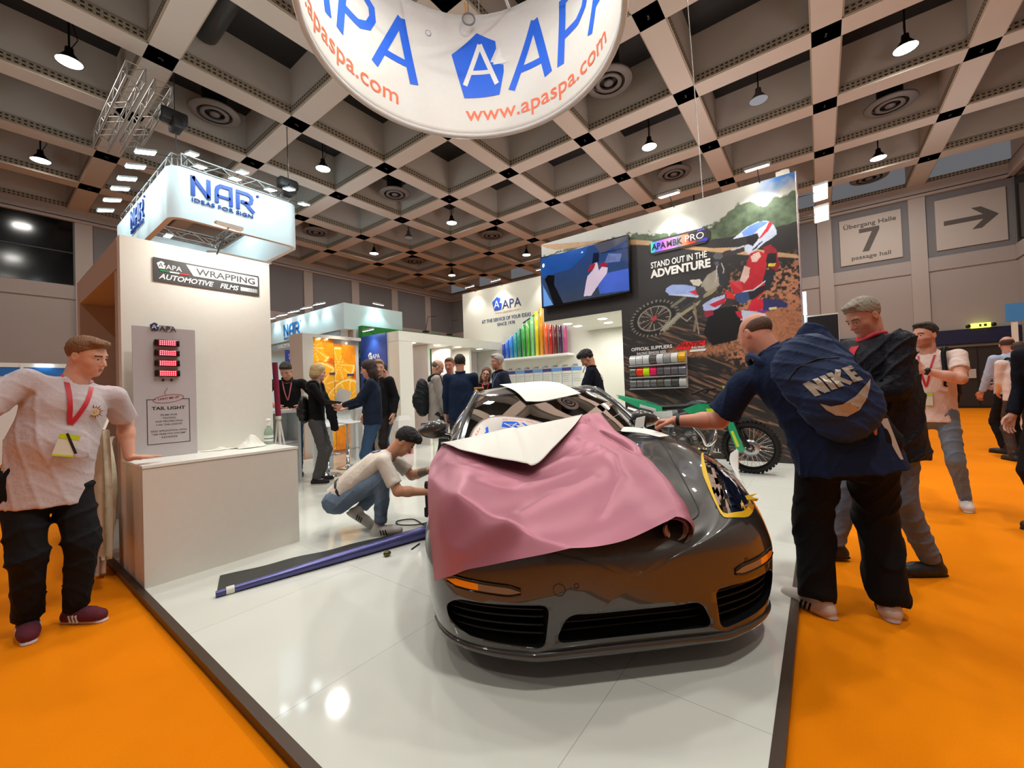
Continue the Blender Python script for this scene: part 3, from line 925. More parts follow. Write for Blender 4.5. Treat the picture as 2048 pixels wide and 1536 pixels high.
for k in range(15):
    y = 7.19 - .1435 * k
    mb = MB(); hh = TT[k] - 2.19
    mb.lathe([(.040, hh), (.052, hh), (.052, 0), (.0, 0)], (9.24, y, 2.191), n=20); mb.lathe([(.040, hh), (.040, hh - .05), (0, hh - .05)], (9.24, y, 2.191), n=14, mi=1)
    o = mb.build('film_tube', [mat('tube ' + TN[k], TC[k], .18, coat=.5), M_black])
    tag(o, 'upright %s film tube in the rainbow row on the wall shelf' % TN[k], 'tube', 'coloured film tubes on the wall shelf')
# niche box right of it (side wall, ceiling with downlights)
nb = empty('niche_room', (8.4, 2.9, PZ), 'small white room with downlights seen through the opening left of the mural', 'booth room')
mb = MB(); mb.box((7.42, 4.68, 2.70), (9.38, 2.7, 2.80)) if False else mb.box((7.85, 2.72, 2.72), (9.38, 4.62, 2.80)); mb.build('room_ceiling', M_white, nb)
mb = MB(); mb.box((7.95, 2.70, PZ), (9.38, 2.80, 2.71)); mb.build('side_wall', M_white, nb)
for (x, y) in ((7.68 + .35, 4.43), (8.5, 4.43), (8.03, 3.6), (8.6, 3.72), (8.8, 3.1)):
    mb = MB(); mb.lathe([(0, -.004), (.085, -.004), (.1, 0)], (x, y, 2.72), n=20); mb.build('downlight', M_down, nb)
area_light('downlight_light', (8.5, 3.9, 2.66), (8.5, 3.9, 0), .5, 30, (1, .98, .92))


def flood(loc, aim, label, group, wall_pt=None, mlamp=None, w=.26, d=.12, tilt=(0, 0, -1)):
    e = empty('flood_lamp', loc, label, 'lamp', group)
    n = Vector(tilt).normalized()
    a = Vector(aim).normalized()
    a = (a - n * a.dot(n)).normalized()
    s = n.cross(a)
    c = Vector(loc)
    mb = MB(); mb.obox(c - n * .025, s, a, n, w / 2 + .012, d / 2 + .012, .02); mb.build('housing', mat('lamp housing grey', (150, 152, 150), .4, .5), e)
    mb = MB(); mb.obox(c, s, a, n, w / 2, d / 2, .004); mb.build('lamp_face', mlamp or M_lampw, e)
    if wall_pt is not None:
        mb = MB(); mb.tube([c - n * .03, Vector(wall_pt)], .008, 6); mb.build('arm', M_black, e)
    return e


for k, (y, nm) in enumerate(((8.32, 'left end'), (7.31, 'middle'), (5.75, 'right part'))):
    flood((9.12, y, 4.45), (-1, 0, 0), 'bright flood lamp at the %s of the tall logo wall' % nm, 'flood lamps on the logo wall', (9.4, y, 4.36), tilt=(.35, 0, -1))
    spot_light('flood_light', (9.08, y, 4.42), (9.4, y, 3.2), 55, (1, .98, .9), 95, .7, .08)

# ---------------------------------------------------------------- open white gate structure with fins and downlights
gt = empty('gate_frame', (7.5, 7.85, PZ), 'white gate shaped booth frame with round downlights and narrow fins', 'booth frame')
mb = MB(); mb.box((5.74, 7.4, 2.48), (9.38, 8.3, 2.70)); mb.build('lintel', M_white, gt)
mb = MB(); mb.box((5.74, 7.4, PZ), (6.12, 8.3, 2.475)); mb.build('post', M_white, gt)
mb = MB(); mb.box((9.22, 7.4, PZ), (9.38, 8.3, 2.475)); mb.build('post', M_white, gt)
mb = MB(); mb.box((8.35, 8.2, PZ), (9.2, 8.3, 2.475)); mb.build('back_panel', mat('pinkish grey panel', (206, 198, 200), .5), gt)
for x in (6.70, 7.45, 8.17):
    mb = MB(); mb.box((x, 7.55, PZ), (x + .07, 8.25, 2.475), 0)
    for j in range(9):
        mb.box((x + .071, 7.7 + .05 * (j % 3), 2.2 - j * .21), (x + .075, 8.1, 2.28 - j * .21), 1)
    mb.build('fin', [M_white, mat('photo print grey', (150, 130, 140))], gt)
for (x, y) in ((6.25, 7.58), (6.35, 8.1), (7.02, 7.56), (7.05, 8.08), (7.75, 7.56), (7.75, 8.08), (8.6, 7.56)):
    mb = MB(); mb.lathe([(0, -.004), (.08, -.004), (.095, 0)], (x, y, 2.48), n=20); mb.build('downlight', M_down, gt)
area_light('downlight_light', (7.4, 7.8, 2.42), (7.4, 7.8, 0), .6, 30, (1, .98, .92), size_y=.3)
ps = empty('wall_poster', (5.73, 8.3, 1.5), 'blue and white boat wrapping poster on the end of the gate frame', 'poster')
mb = MB(); mb.box((5.705, 7.82, .9), (5.735, 8.83, 2.70)); mb.build('board', mat('poster blue', (52, 84, 168), .35, noise=.3, nscale=2.2), ps)
mb = MB(); mb.poly([(0, .0), (1.0, 0), (1.0, .82), (.85, .74), (.7, .86), (.5, .62), (.3, .66), (.15, .5), (0, .58)], (5.70, 8.83, .9), Ym, ZA, 1, .002)
apa_logo(mb, (5.70, 8.50, 2.13), Ym, ZA, .17, 0, 2, .003, text_mi=0)
mb.text('BOAT WRAPPING', (5.70, 8.68, 1.88), Ym, ZA, .11, 0, .003, bold=.02, fit=.72); mb.text('VERTICAL APPLICATION', (5.70, 8.6, 1.80), Ym, ZA, .05, 0, .002, fit=.55)
mb.build('print', [M_whitep, mat('cloud print', (176, 196, 224)), M_blue], ps)
flood((5.55, 8.25, 2.78), (-1, 0, 0), 'flood lamp over the blue boat poster', None, (5.74, 8.25, 2.69), tilt=(.3, 0, -1))
spot_light('flood_light', (5.5, 8.25, 2.75), (5.72, 8.3, 2.0), 22, (1, .98, .95), 90, .7, .06)
# small poster stack and white bag by the gate post
mb = MB(); mb.box((6.13, 7.42, .2), (6.14, 8.2, 2.3)); o = mb.build('picture_strip', mat('magenta photo strip', (190, 150, 168), .4, noise=.5, nscale=6)); tag(o, 'tall narrow pinkish photo strip inside the left gate post', 'poster')

# ---------------------------------------------------------------- racing wall: printed picture
from math import floor as _fl


def vnoise(x, y, seed=0):
    xi = np.floor(x).astype(np.int64); yi = np.floor(y).astype(np.int64)
    xf = x - xi; yf = y - yi
    def hsh(a, b):
        h = (a * 374761393 + b * 668265263 + seed * 1442695041) & 0xffffffff
        h = ((h ^ (h >> 13)) * 1274126177) & 0xffffffff
        return ((h ^ (h >> 16)) & 0xffff) / 65535.0
    u = xf * xf * (3 - 2 * xf); v = yf * yf * (3 - 2 * yf)
    return (hsh(xi, yi) * (1 - u) + hsh(xi + 1, yi) * u) * (1 - v) + (hsh(xi, yi + 1) * (1 - u) + hsh(xi + 1, yi + 1) * u) * v


def fbm(x, y, seed=0, o=4):
    s = 0; a = .5
    for k in range(o):
        s = s + a * vnoise(x * 2 ** k, y * 2 ** k, seed + k); a *= .5
    return s / (1 - .5 ** o)


def lin(c):
    return np.array(srgb(*c)[:3])


def inpoly(X, Y, pts):
    ins = np.zeros(X.shape, bool)
    n = len(pts)
    for i in range(n):
        x0, y0 = pts[i]; x1, y1 = pts[(i + 1) % n]
        if y0 == y1:
            continue
        c = ((y0 > Y) != (y1 > Y)) & (X < (x1 - x0) * (Y - y0) / (y1 - y0) + x0)
        ins ^= c
    return ins


def segd(X, Y, a, b):
    dx, dy = b[0] - a[0], b[1] - a[1]
    t = np.clip(((X - a[0]) * dx + (Y - a[1]) * dy) / (dx * dx + dy * dy + 1e-12), 0, 1)
    return np.hypot(X - a[0] - t * dx, Y - a[1] - t * dy)


def picture(name, W, H, step, paint, O, X, Y, material, parent=None, mask=None):
    """a flat printed sheet: dense grid with a colour attribute"""
    nx, ny = int(W / step) + 1, int(H / step) + 1
    gx, gy = np.meshgrid(np.linspace(0, W, nx), np.linspace(0, H, ny))
    col = paint(gx, gy)
    O, X, Y = np.array(O, float), np.array(X, float), np.array(Y, float)
    V = O + gx[..., None] * X + gy[..., None] * Y
    idx = np.arange(nx * ny).reshape(ny, nx)
    q = np.stack([idx[:-1, :-1], idx[:-1, 1:], idx[1:, 1:], idx[1:, :-1]], -1).reshape(-1, 4)
    if mask is not None:
        cx = (gx[:-1, :-1] + gx[1:, 1:]) / 2; cy = (gy[:-1, :-1] + gy[1:, 1:]) / 2
        q = q[mask(cx, cy).ravel()]
    me = bpy.data.meshes.new(name)
    me.vertices.add(nx * ny); me.vertices.foreach_set('co', V.reshape(-1).astype(np.float32))
    me.loops.add(q.size); me.loops.foreach_set('vertex_index', q.ravel().astype(np.int32))
    me.polygons.add(len(q)); me.polygons.foreach_set('loop_start', (np.arange(len(q)) * 4).astype(np.int32))
    me.update(calc_edges=True)
    at = me.color_attributes.new('print', 'FLOAT_COLOR', 'POINT')
    c4 = np.ones((ny, nx, 4), np.float32); c4[..., :3] = col
    at.data.foreach_set('color', c4.reshape(-1))
    me.materials.append(material)
    o = bpy.data.objects.new(name, me); COL.objects.link(o)
    link_parent(o, parent)
    return o


def paint_mural(X, Y):
    c = np.zeros(X.shape + (3,)); c[:] = lin((46, 44, 43))
    n1 = fbm(X * 3, Y * 3, 1); n2 = fbm(X * 14, Y * 14, 5); n3 = fbm(X * 40, Y * 40, 9, 3)
    c *= (.8 + .4 * n1)[..., None]
    # streaks of blurred soil, running down to the right
    a = -.42; U = X * math.cos(a) + Y * math.sin(a); V = -X * math.sin(a) + Y * math.cos(a)
    st = fbm(U * 1.6, V * 26, 21, 3) * .6 + fbm(U * 5, V * 60, 31, 2) * .4
    m = np.clip((st - .56) * 6, 0, 1) * np.clip((2.35 + .12 * X - Y) * 2.2, 0, 1) * np.clip(.45 + n1 * .9 - .1 * Y, 0, 1)
    soil = lin((164, 122, 98))
    c = c * (1 - m[..., None]) + soil * m[..., None]
    # flying soil at the right
    w = np.clip((X - 3.25) * 1.6, 0, 1) * np.clip((3.25 - Y) * 1.6, 0, 1) * np.clip((Y - 1.4) * 3, 0, 1)
    sp = np.clip((fbm(X * 26, Y * 26, 41, 3) - .60 + .22 * w) * 9, 0, 1) * np.clip(w * 2, 0, 1)
    c = c * (1 - sp[..., None]) + (lin((190, 132, 100)) * (.65 + .7 * n3)[..., None]) * sp[..., None]
    dn = np.exp(-(((X - 4.1) / .45) ** 2 + ((Y - 2.05) / .45) ** 2)) + np.exp(-(((X - 3.0) / .6) ** 2 + ((Y - 1.85) / .12) ** 2)) * .8
    d = np.clip(dn * 2.2 - .5 + (n3 - .5), 0, 1)
    c = c * (1 - d[..., None]) + (lin((176, 120, 88)) * (.5 + .9 * n3)[..., None]) * d[..., None]
    # hill, trees, sky
    hill = 3.86 + .10 * np.sin(X * 1.3 + .5) - .11 * (X - 2.2) * (X > 2.2) + .03 * n2
    k = Y > hill
    tree = (.5 * n2[..., None]) * lin((130, 150, 112)) + (.5 * n1[..., None]) * lin((70, 90, 70)) + lin((40, 50, 42)) * .5
    c = np.where(k[..., None], tree, c)
    top = hill + .10 + .12 * n2 + .34 * np.clip((X - 3.0) * 1.1, 0, 1) * (fbm(X * 4, Y * 2 + 3, 77, 3) + .35) + .10 * np.clip(1 - abs(X - 2.0) * 2.2, 0, 1) * n3
    s = np.clip((Y - top) * 40, 0, 1)
    sky = lin((206, 210, 204)) * (1 - .1 * n1)[..., None]
    bl = np.clip((X - 3.9) * 3, 0, 1) * np.clip((Y - 4.12) * 6 + (n1 - .5) * 3, 0, 1)
    sky = sky * (1 - bl[..., None]) + lin((60, 130, 210)) * bl[..., None]
    c = c * (1 - s[..., None]) + sky * s[..., None]
    for op, colr, w_, pts in MURAL:
        shade = (.82 + .36 * n2)[..., None]
        if op == 'P':
            mk = inpoly(X, Y, pts)
            c[mk] = (lin(colr) * shade)[mk]
        elif op == 'L':
            for a_, b_ in zip(pts[:-1], pts[1:]):
                mk = segd(X, Y, a_, b_) < w_ / 2
                c[mk] = (lin(colr) * shade)[mk]
        elif op == 'W':
            cx, cy = pts[0]; P1 = np.array(pts[1]) - pts[0]; P2 = np.array(pts[2]) - pts[0]
            Mi = np.linalg.inv(np.array([P1, P2]).T)
            ux = Mi[0, 0] * (X - cx) + Mi[0, 1] * (Y - cy); uy = Mi[1, 0] * (X - cx) + Mi[1, 1] * (Y - cy)
            r = np.hypot(ux, uy); t = np.arctan2(uy, ux)
            kn = .93 + .06 * (np.sin(t * 34) > 0)
            mk = (r < kn) & (r > .66); c[mk] = lin((34, 33, 32))
            mk = (r < kn) & (r > .86) & (np.sin(t * 34) > .3); c[mk] = lin((126, 120, 108))
            mk = (r <= .66); c[mk] = (lin((52, 46, 42)) * shade)[mk]
            mk = (r <= .66) & (abs(np.sin(t * 9 + np.sign(np.sin(t * 4.5)) * r * 1.2)) < .16); c[mk] = lin((196, 182, 170))
            mk = (r <= .68) & (r > .62); c[mk] = lin((140, 134, 126))
            mk = r < .12; c[mk] = lin((176, 60, 60))
    return c


rw = empty('racing_wall', (7.6, 2.4, PZ), 'tall booth wall printed with a motocross rider on a muddy track', 'booth wall')
mb = MB(); mb.box((7.41, .185, PZ + .002), (7.85, 2.93, 4.38)); mb.box((7.41, 2.93, 2.72), (7.85, 4.65, 4.38)); mb.build('wall_core', M_white, rw)
picture('printed_picture', 4.475, 4.34, .009, lambda X, Y: paint_mural(X, Y + PZ), (7.404, 4.65, PZ), (0, -1, 0), (0, 0, 1), vcol_mat('mural print', .42), rw, mask=lambda X, Y: ~((X < 1.72) & (Y + PZ < 2.72)))
mb = MB(); mb.tube([(7.40, .17, PZ), (7.40, .17, 4.38)], .012, 8); mb.build('edge_profile', mat('pale rose metal edge', (206, 190, 190), .25, .6), rw)
mb = MB(); Xw = 7.398
mb.text('STAND OUT IN THE', (Xw, 2.35, 3.385), Ym, ZA, .15, 0, .002, bold=.02, fit=.93)
mb.text('ADVENTURE', (Xw, 2.35, 3.215), Ym, ZA, .19, 0, .002, bold=.045, fit=.98)
mb.text('OFFICIAL SUPPLIERS', (Xw, 2.77, 1.93), Ym, ZA, .085, 0, .002, bold=.02, fit=.73)
mb.text('RACING SEASON 2025', (Xw, 2.67, 1.855), Ym, ZA, .06, 0, .002, bold=.015, fit=.52)
mb.text('& WALL', (Xw, 1.70, .145), Ym, ZA, .095, 0, .002, bold=.015, fit=.36)
mb.poly([(0, 0), (.10, .12), (.50, .12), (.47, .035), (.28, .035), (.26, 0)], (Xw, 1.99, 1.885), Ym, ZA, 1, .002)
mb.text('FANTIC', (Xw - .002, 1.93, 1.925), Ym, ZA, .10, 2, .002, bold=.03, shear=.4, fit=.40)
mb.text('RACING', (Xw - .002, 1.73, 1.885), Ym, ZA, .045, 0, .002, bold=.03, shear=.4, fit=.22)
mb.poly([(0, 0), (.02, .04), (.27, .04), (.25, 0)], (Xw, 1.76, 1.83), Ym, ZA, 0, .002)
mb.build('lettering', [M_whitep, mat('racing red', (232, 40, 36)), mat('racing red dark', (120, 20, 20))], rw)


def paint_badge(X, Y):
    u = X / .96
    stops = [(0, (60, 220, 150)), (.08, (70, 120, 240)), (.2, (150, 90, 240)), (.3, (240, 120, 190)), (.42, (170, 140, 220)), (.5, (130, 140, 140)), (.6, (240, 130, 90)), (.7, (226, 50, 40)), (.8, (70, 66, 64)), (1, (60, 60, 240))]
    c = np.zeros(X.shape + (3,))
    for (a, ca), (b, cb) in zip(stops[:-1], stops[1:]):
        m = (u >= a) & (u <= b); t = ((u - a) / (b - a))[..., None]
        c = np.where(m[..., None], lin(ca) * (1 - t) + lin(cb) * t, c)
    dark = (Y > .045) & (u > .66); c[dark] = lin((52, 48, 48))
    dark = (Y > .16) & (u < .66) & False
    return c


bg = empty('wall_sign', (7.38, 1.85, 3.65), 'rainbow coloured rounded badge sign on the motocross mural', 'sign')
mb = MB(); mb.poly([(.05, -.02), (.90, -.02), (.97, .05), (.97, .17), (.90, .24), (.05, .24), (-.03, .17), (-.03, .05)], (7.40, 2.33, 3.64), Ym, ZA, 0, .012); mb.build('plate', mat('badge plate dark', (58, 56, 54), .4), bg)
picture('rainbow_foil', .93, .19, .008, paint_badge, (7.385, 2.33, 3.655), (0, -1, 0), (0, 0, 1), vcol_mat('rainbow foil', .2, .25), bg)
mb = MB(); mb.text('APA', (7.383, 2.31, 3.70), Ym, ZA, .15, 0, .002, bold=.03, fit=.24); mb.text('MBK', (7.383, 2.06, 3.70), Ym, ZA, .15, 1, .002, bold=.03, fit=.27)
mb.text('PRO', (7.383, 1.76, 3.71), Ym, ZA, .155, 2, .002, fit=.31); mb.text('APA', (7.383, 1.55, 3.835), Ym, ZA, .05, 3, .002, bold=.02, fit=.12)
mb.build('lettering', [M_black, M_dgrey, M_whitep, mat('violet print', (120, 120, 250))], bg)

# television
def paint_tv(X, Y):
    n = fbm(X * 2, Y * 2, 3); c = np.zeros(X.shape + (3,))
    t = np.clip(Y / 1.02, 0, 1)[..., None]
    c[:] = lin((40, 48, 62)) * (1 - t) + lin((22, 50, 96)) * t
    c *= (.7 + .5 * n)[..., None]
    m = inpoly(X, Y, [(.0, .62), (.7, .66), (1.0, .85), (1.1, 1.05), (0, 1.05)]); c[m] = (lin((20, 58, 118)) * (.7 + .6 * n)[..., None])[m]
    m = inpoly(X, Y, [(1.35, .8), (1.9, .95), (1.9, 1.05), (1.2, 1.05)]); c[m] = lin((58, 58, 70))
    m = inpoly(X, Y, [(1.3, .05), (1.9, .02), (1.9, .42), (1.5, .42), (1.25, .3)]); c[m] = (lin((52, 74, 150)) * (.7 + .5 * n)[..., None])[m]
    m = inpoly(X, Y, [(.03, 0), (.26, 0), (.0, .5), (.03, .42)]); c[m] = lin((78, 118, 170))
    m = inpoly(X, Y, [(.28, 0), (.50, 0), (.30, .42), (.32, .60), (.16, .64), (.08, .56), (.14, .42)]); c[m] = lin((6, 6, 8))
    m = inpoly(X, Y, [(.96, .06), (1.12, .05), (1.34, .30), (1.46, .42), (1.48, .52), (1.36, .56), (1.30, .50), (1.27, .66), (1.21, .66), (1.18, .54), (1.06, .44), (1.03, .36)]); c[m] = (lin((156, 142, 156)) * (.85 + .3 * n)[..., None])[m]
    m = inpoly(X, Y, [(1.06, .52), (1.2, .56), (1.24, .66), (1.12, .64)]) | inpoly(X, Y, [(1.3, .58), (1.44, .54), (1.5, .6), (1.36, .64)]); c[m] = lin((120, 24, 36))
    m = inpoly(X, Y, [(1.42, .62), (1.72, .58), (1.76, .72), (1.5, .78)]); c[m] = (lin((78, 90, 130)) * (.6 + .8 * fbm(X * 12, Y * 12, 8))[..., None])[m]
    m = inpoly(X, Y, [(1.16, .66), (1.3, .66), (1.32, .84), (1.2, .86)]); c[m] = lin((10, 16, 34))
    m = np.hypot((X - .06) / .7, Y - .86) < .04; c[m] = lin((190, 210, 210))
    m = np.hypot((X - .96) / 1.6, Y - .93) < .015; c[m] = lin((150, 180, 220))
    m = segd(X, Y, (1.35, .82), (1.9, .80)) < .008; c[m] = lin((14, 20, 34))
    return c


tv = empty('television', (7.3, 3.66, 3.5), 'large black television screen on the mural, showing a hand applying film', 'television')
mb = MB(); mb.rbox((7.27, 2.69, 2.99), (7.35, 4.61, 4.06), .006); mb.build('casing', mat('black glossy casing', (8, 8, 9), .2), tv)
picture('screen', 1.88, 1.02, .009, paint_tv, (7.2655, 4.59, 3.015), (0, -1, 0), (0, 0, 1), vcol_mat('television picture', .08, 1.1), tv)
mb = MB(); mb.box((7.35, 3.3, 3.2), (7.40, 4.0, 3.8)); mb.build('wall_bracket', M_black, tv)
# swatch rolls, three rows of eight
SW = [[(206, 206, 206), (200, 200, 200), (206, 208, 208), (100, 92, 92), (198, 198, 200), (150, 150, 150), (206, 206, 200), (214, 160, 30)],
      [(108, 110, 100), (246, 60, 30), (214, 240, 20), (240, 24, 96), (104, 98, 104), (130, 124, 128), (124, 116, 124), (128, 126, 136)],
      [(118, 118, 120), (112, 112, 114), (122, 124, 122), (112, 112, 116), (100, 98, 80), (124, 126, 128), (84, 84, 80), (206, 206, 202)]]
SN = [['white', 'pearl white', 'satin white', 'brown chrome', 'silver white', 'mirror silver', 'ivory', 'gold'], ['olive grey', 'fluorescent red', 'fluorescent yellow', 'fluorescent pink', 'purple grey', 'silver grey', 'mauve grey', 'blue grey'],
      ['mid grey', 'graphite', 'light graphite', 'steel grey', 'olive brown', 'matt grey', 'carbon black', 'milky white']]
RN = ['top', 'middle', 'bottom']
for r, (zt, zb) in enumerate(((1.835, 1.66), (1.625, 1.45), (1.415, 1.245))):
    mb = MB(); mb.box((7.29, 1.80, zb - .022), (7.40, 2.79, zb - .006)); mb.box((7.385, 1.80, zb - .02), (7.403, 2.79, zt + .01))
    o = mb.build('sample_rack', mat('clear acrylic rack', (196, 196, 200), .2, .2)); tag(o, '%s rack of the film samples on the racing wall' % RN[r], 'rack', 'sample racks on the racing wall')
    for k in range(8):
        y1 = 2.785 - k * .1225; mb = MB(); hh = zt - zb; n = 12; V = []
        for i in range(n + 1):
            t = math.pi * i / n
            for y in (y1, y1 - .112):
                V.append((7.383 - .075 * math.sin(t), y, zb + hh / 2 + hh / 2 * math.cos(t)))
        Fc = [(2 * i, 2 * i + 1, 2 * i + 3, 2 * i + 2) for i in range(n)]
        mb.add(V, Fc, 0, True); mb.add([V[2 * i] for i in range(n + 1)], [tuple(range(n + 1))], 0); mb.add([V[2 * i + 1] for i in range(n + 1)], [tuple(range(n + 1))[::-1]], 0)
        o = mb.build('film_sample', mat('sample ' + SN[r][k], SW[r][k], .12 if r < 2 else .3, .35 if SW[r][k][0] < 150 else .05)); tag(o, '%s curved film sample in the %s rack on the racing wall' % (SN[r][k], RN[r]), 'film sample', 'curved film samples on the racing wall')
for k, (y, nm) in enumerate(((1.91, 'left'), (.63, 'right'))):
    flood((7.12, y, 4.47), (-1, 0, 0), 'bright flood lamp on the %s of the mural top' % nm, 'flood lamps over the mural', (7.42, y, 4.36), w=.30, d=.17, tilt=(.3, 0, -1))
    spot_light('flood_light', (7.05, y, 4.44), (7.4, y, 3.3), 95, (1, .99, .93), 95, .8, .1)
for k, (z, nm) in enumerate(((4.22, 'upper'), (3.88, 'lower'))):
    flood((8.1, -.12, z), (0, -1, 0), '%s flood lamp on the outer end of the racing wall' % nm, 'flood lamps at the wall end', (7.9, .175, z - .05), w=.3, d=.17, tilt=(-.5, -.1, -1))
mb = MB(); mb.box((7.45, .25, 4.385), (7.75, .42, 4.47)); mb.box((7.5, .28, 4.47), (7.6, .36, 4.5)); tag(mb.build('junction_box', M_white), 'white box lying on the top corner of the racing wall', 'box')
mb = MB(); mb.tube([(7.45, 1.45, 4.38), (7.45, 1.6, 9.05)], .008, 5); tag(mb.build('suspension_cable', mat('steel cable', (170, 166, 160), .4, .6)), 'thin steel cable rising from the racing wall to the ceiling', 'cable')
# ---------------------------------------------------------------- hanging ring banner
RC, RR, RZ0, RZ1 = Vector((3.20, 2.85, 0)), 1.62, 5.0, 6.66
M_fab = mat('white banner fabric', (214, 214, 204), .6, noise=.02)


def ring_r(t):
    """inner radius of the fabric at height fraction t"""
    return RR - .02 - .02 * math.sin(math.pi * t) - .10 * t ** 5


def ring_pt(ang, t, off=0.0):
    r = ring_r(t) - off
    return (RC.x + r * math.cos(ang), RC.y + r * math.sin(ang), RZ0 + (RZ1 - RZ0) * t)


rb = empty('ring_banner', (RC.x, RC.y, RZ0), 'large white ring banner hanging over the car with blue company lettering', 'hanging banner')
mb = MB(); N, Mz = 128, 22; V = []
for j in range(Mz + 1):
    for i in range(N):
        V.append(ring_pt(2 * math.pi * i / N, j / Mz))
for j in range(Mz + 1):
    for i in range(N):
        V.append(ring_pt(2 * math.pi * i / N, j / Mz, -.035))
q = (Mz + 1) * N; Fc = []
for j in range(Mz):
    for i in range(N):
        a = j * N + i; b = j * N + (i + 1) % N
        Fc += [(a, a + N, b + N, b), (q + a, q + b, q + b + N, q + a + N)]
for i in range(N):
    a = i; b = (i + 1) % N; Fc.append((a, b, q + b, q + a)); a += Mz * N; b += Mz * N; Fc.append((a, q + a, q + b, b))
mb.add(V, Fc, 0, True); mb.build('fabric', M_fab, rb)
mb = MB(); mb.tube([(RC.x + (RR + .0) * math.cos(2 * math.pi * k / 96), RC.y + RR * math.sin(2 * math.pi * k / 96), RZ0 - .01) for k in range(96)], .035, 10, closed=True); mb.build('lower_tube', mat('grey white tube', (196, 196, 192), .4), rb)


def ring_map(ang0, z0):
    """text laid on the inside of the ring: x runs clockwise seen from above (to the right for a viewer inside)"""
    def f(px_, py_, dz):
        a = ang0 - px_ / (RR - .04)
        t = (z0 + py_ - RZ0) / (RZ1 - RZ0)
        r = ring_r(min(max(t, 0), 1)) - .004 - dz
        return Vector((RC.x + r * math.cos(a), RC.y + r * math.sin(a), z0 + py_))
    return f


def slice_add(mb, verts, faces, mi, f, step=.06):
    """cut a flat shape into thin strips before bending it"""
    bm = bmesh.new()
    vs = [bm.verts.new(v) for v in verts]
    for fc in faces:
        try:
            bm.faces.new([vs[i] for i in fc])
        except ValueError:
            pass
    xs = [v[0] for v in verts]; ys = [v[1] for v in verts]
    for k in np.arange(min(xs) + step, max(xs), step):
        bmesh.ops.bisect_plane(bm, geom=bm.verts[:] + bm.edges[:] + bm.faces[:], plane_co=(k, 0, 0), plane_no=(1, 0, 0))
    for k in np.arange(min(ys) + step, max(ys), step):
        bmesh.ops.bisect_plane(bm, geom=bm.verts[:] + bm.edges[:] + bm.faces[:], plane_co=(0, k, 0), plane_no=(0, 1, 0))
    bm.verts.index_update()
    mb.add([f(v.co.x, v.co.y, v.co.z) for v in bm.verts], [[v.index for v in fc.verts] for fc in bm.faces], mi)
    bm.free()


def flat_mesh(draw):
    t = MB(); draw(t)
    return t.v, t.f, t.m


M_logog = mat('banner blue', (28, 96, 214), .45)
M_orl = mat('banner orange', (238, 112, 74), .5)


def apa_italic(tm, x0, y0, h, mi):
    # letters A P A drawn with strong strokes, leaning
    O0 = Vector((0, 0, 0)); sh = .12
    def S(pts, dx, w=.125):
        stroke(tm, [(x0 + (dx + a + sh * b) * h, y0 + b * h) for a, b in pts], w * h, O0, Vector((1, 0, 0)), Vector((0, 1, 0)), mi, .001)
    S([(0, 0), (.36, 1)], 0); S([(.36, 1), (.70, 0)], 0, .15); S([(.12, .30), (.60, .30)], 0, .11)
    S([(0, 0), (0, .98)], .95, .14); S([(0, .94), (.34, .94), (.52, .84), (.56, .68), (.50, .52), (.34, .42), (0, .42)], .95, .12)
    S([(0, 0), (.36, 1)], 1.62); S([(.36, 1), (.70, 0)], 1.62, .15); S([(.12, .30), (.60, .30)], 1.62, .11)


def banner_set(ang0, with_logo=True):
    f = ring_map(ang0, RZ0)
    mb = MB()
    t = MB()
    hL = .92
    t.poly([(p[0] * hL * .82, p[1] * hL + .52) for p in PENTA], (0, 0, 0), (1, 0, 0), (0, 1, 0), 0, .001)
    slice_add(mb, t.v, t.f, 0, f)
    t = MB(); bold_A(t, (.17, .70, .002), Vector((1, 0, 0)), Vector((0, 1, 0)), .58, 0, .001, .115); t.poly([(.60, .52 + .50 * hL), (.715, .52 + .76 * hL), (.73, .52 + .60 * hL), (.80, .52 + .49 * hL)], (0, 0, .002), (1, 0, 0), (0, 1, 0), 0, .001); slice_add(mb, t.v, t.f, 1, f)
    t = MB(); apa_italic(t, .86, .56, .82, 0); slice_add(mb, t.v, t.f, 0, f)
    vs, fs, w = text_geo('www.apaspa.com', .005); s = .30; sx = 2.35 / (w * s)
    slice_add(mb, [(v[0] * s * sx + .18, v[1] * s + .20, v[2] * .001) for v in vs], fs, 2, f, .12)
    mb.lathe([(.035, 0), (.042, 0)], f(2.98, 1.35, .001), Vector((math.cos(ang0 - 1.88), math.sin(ang0 - 1.88), 0)), 16, 3)
    mb.build('lettering', [M_logog, mat('banner white', (226, 226, 220), .5), M_orl, mat('thin grey print', (120, 120, 124))], rb)


A0 = math.atan2(3.95 - RC.y, 4.34 - RC.x)
for k in range(3):
    banner_set(A0 + .10 + 2 * math.pi / 3 * k)
mb = MB()
for k in range(6):
    a = 2 * math.pi * k / 6 + .3
    mb.tube([(RC.x + (RR - .12) * math.cos(a), RC.y + (RR - .12) * math.sin(a), RZ1), (RC.x, RC.y, RZ1 + .02)], .02, 6)
mb.tube([(RC.x + (RR - .1) * math.cos(2 * math.pi * k / 48), RC.y + (RR - .1) * math.sin(2 * math.pi * k / 48), RZ1) for k in range(48)], .02, 6, closed=True)
mb.build('spoke_frame', mat('white tube', (206, 206, 202), .4), rb)
lc = ring_pt(A0 - .07, .93, .10)
mb = MB(); ax = Vector((math.cos(A0), math.sin(A0), .2)); X1 = Vector((-math.sin(A0), math.cos(A0), 0)); Z1 = Vector((0, 0, 1))
mb.tube([Vector(lc) + X1 * .085 * math.cos(t * .262) + Z1 * .085 * math.sin(t * .262) for t in range(24)], .012, 8, closed=True)
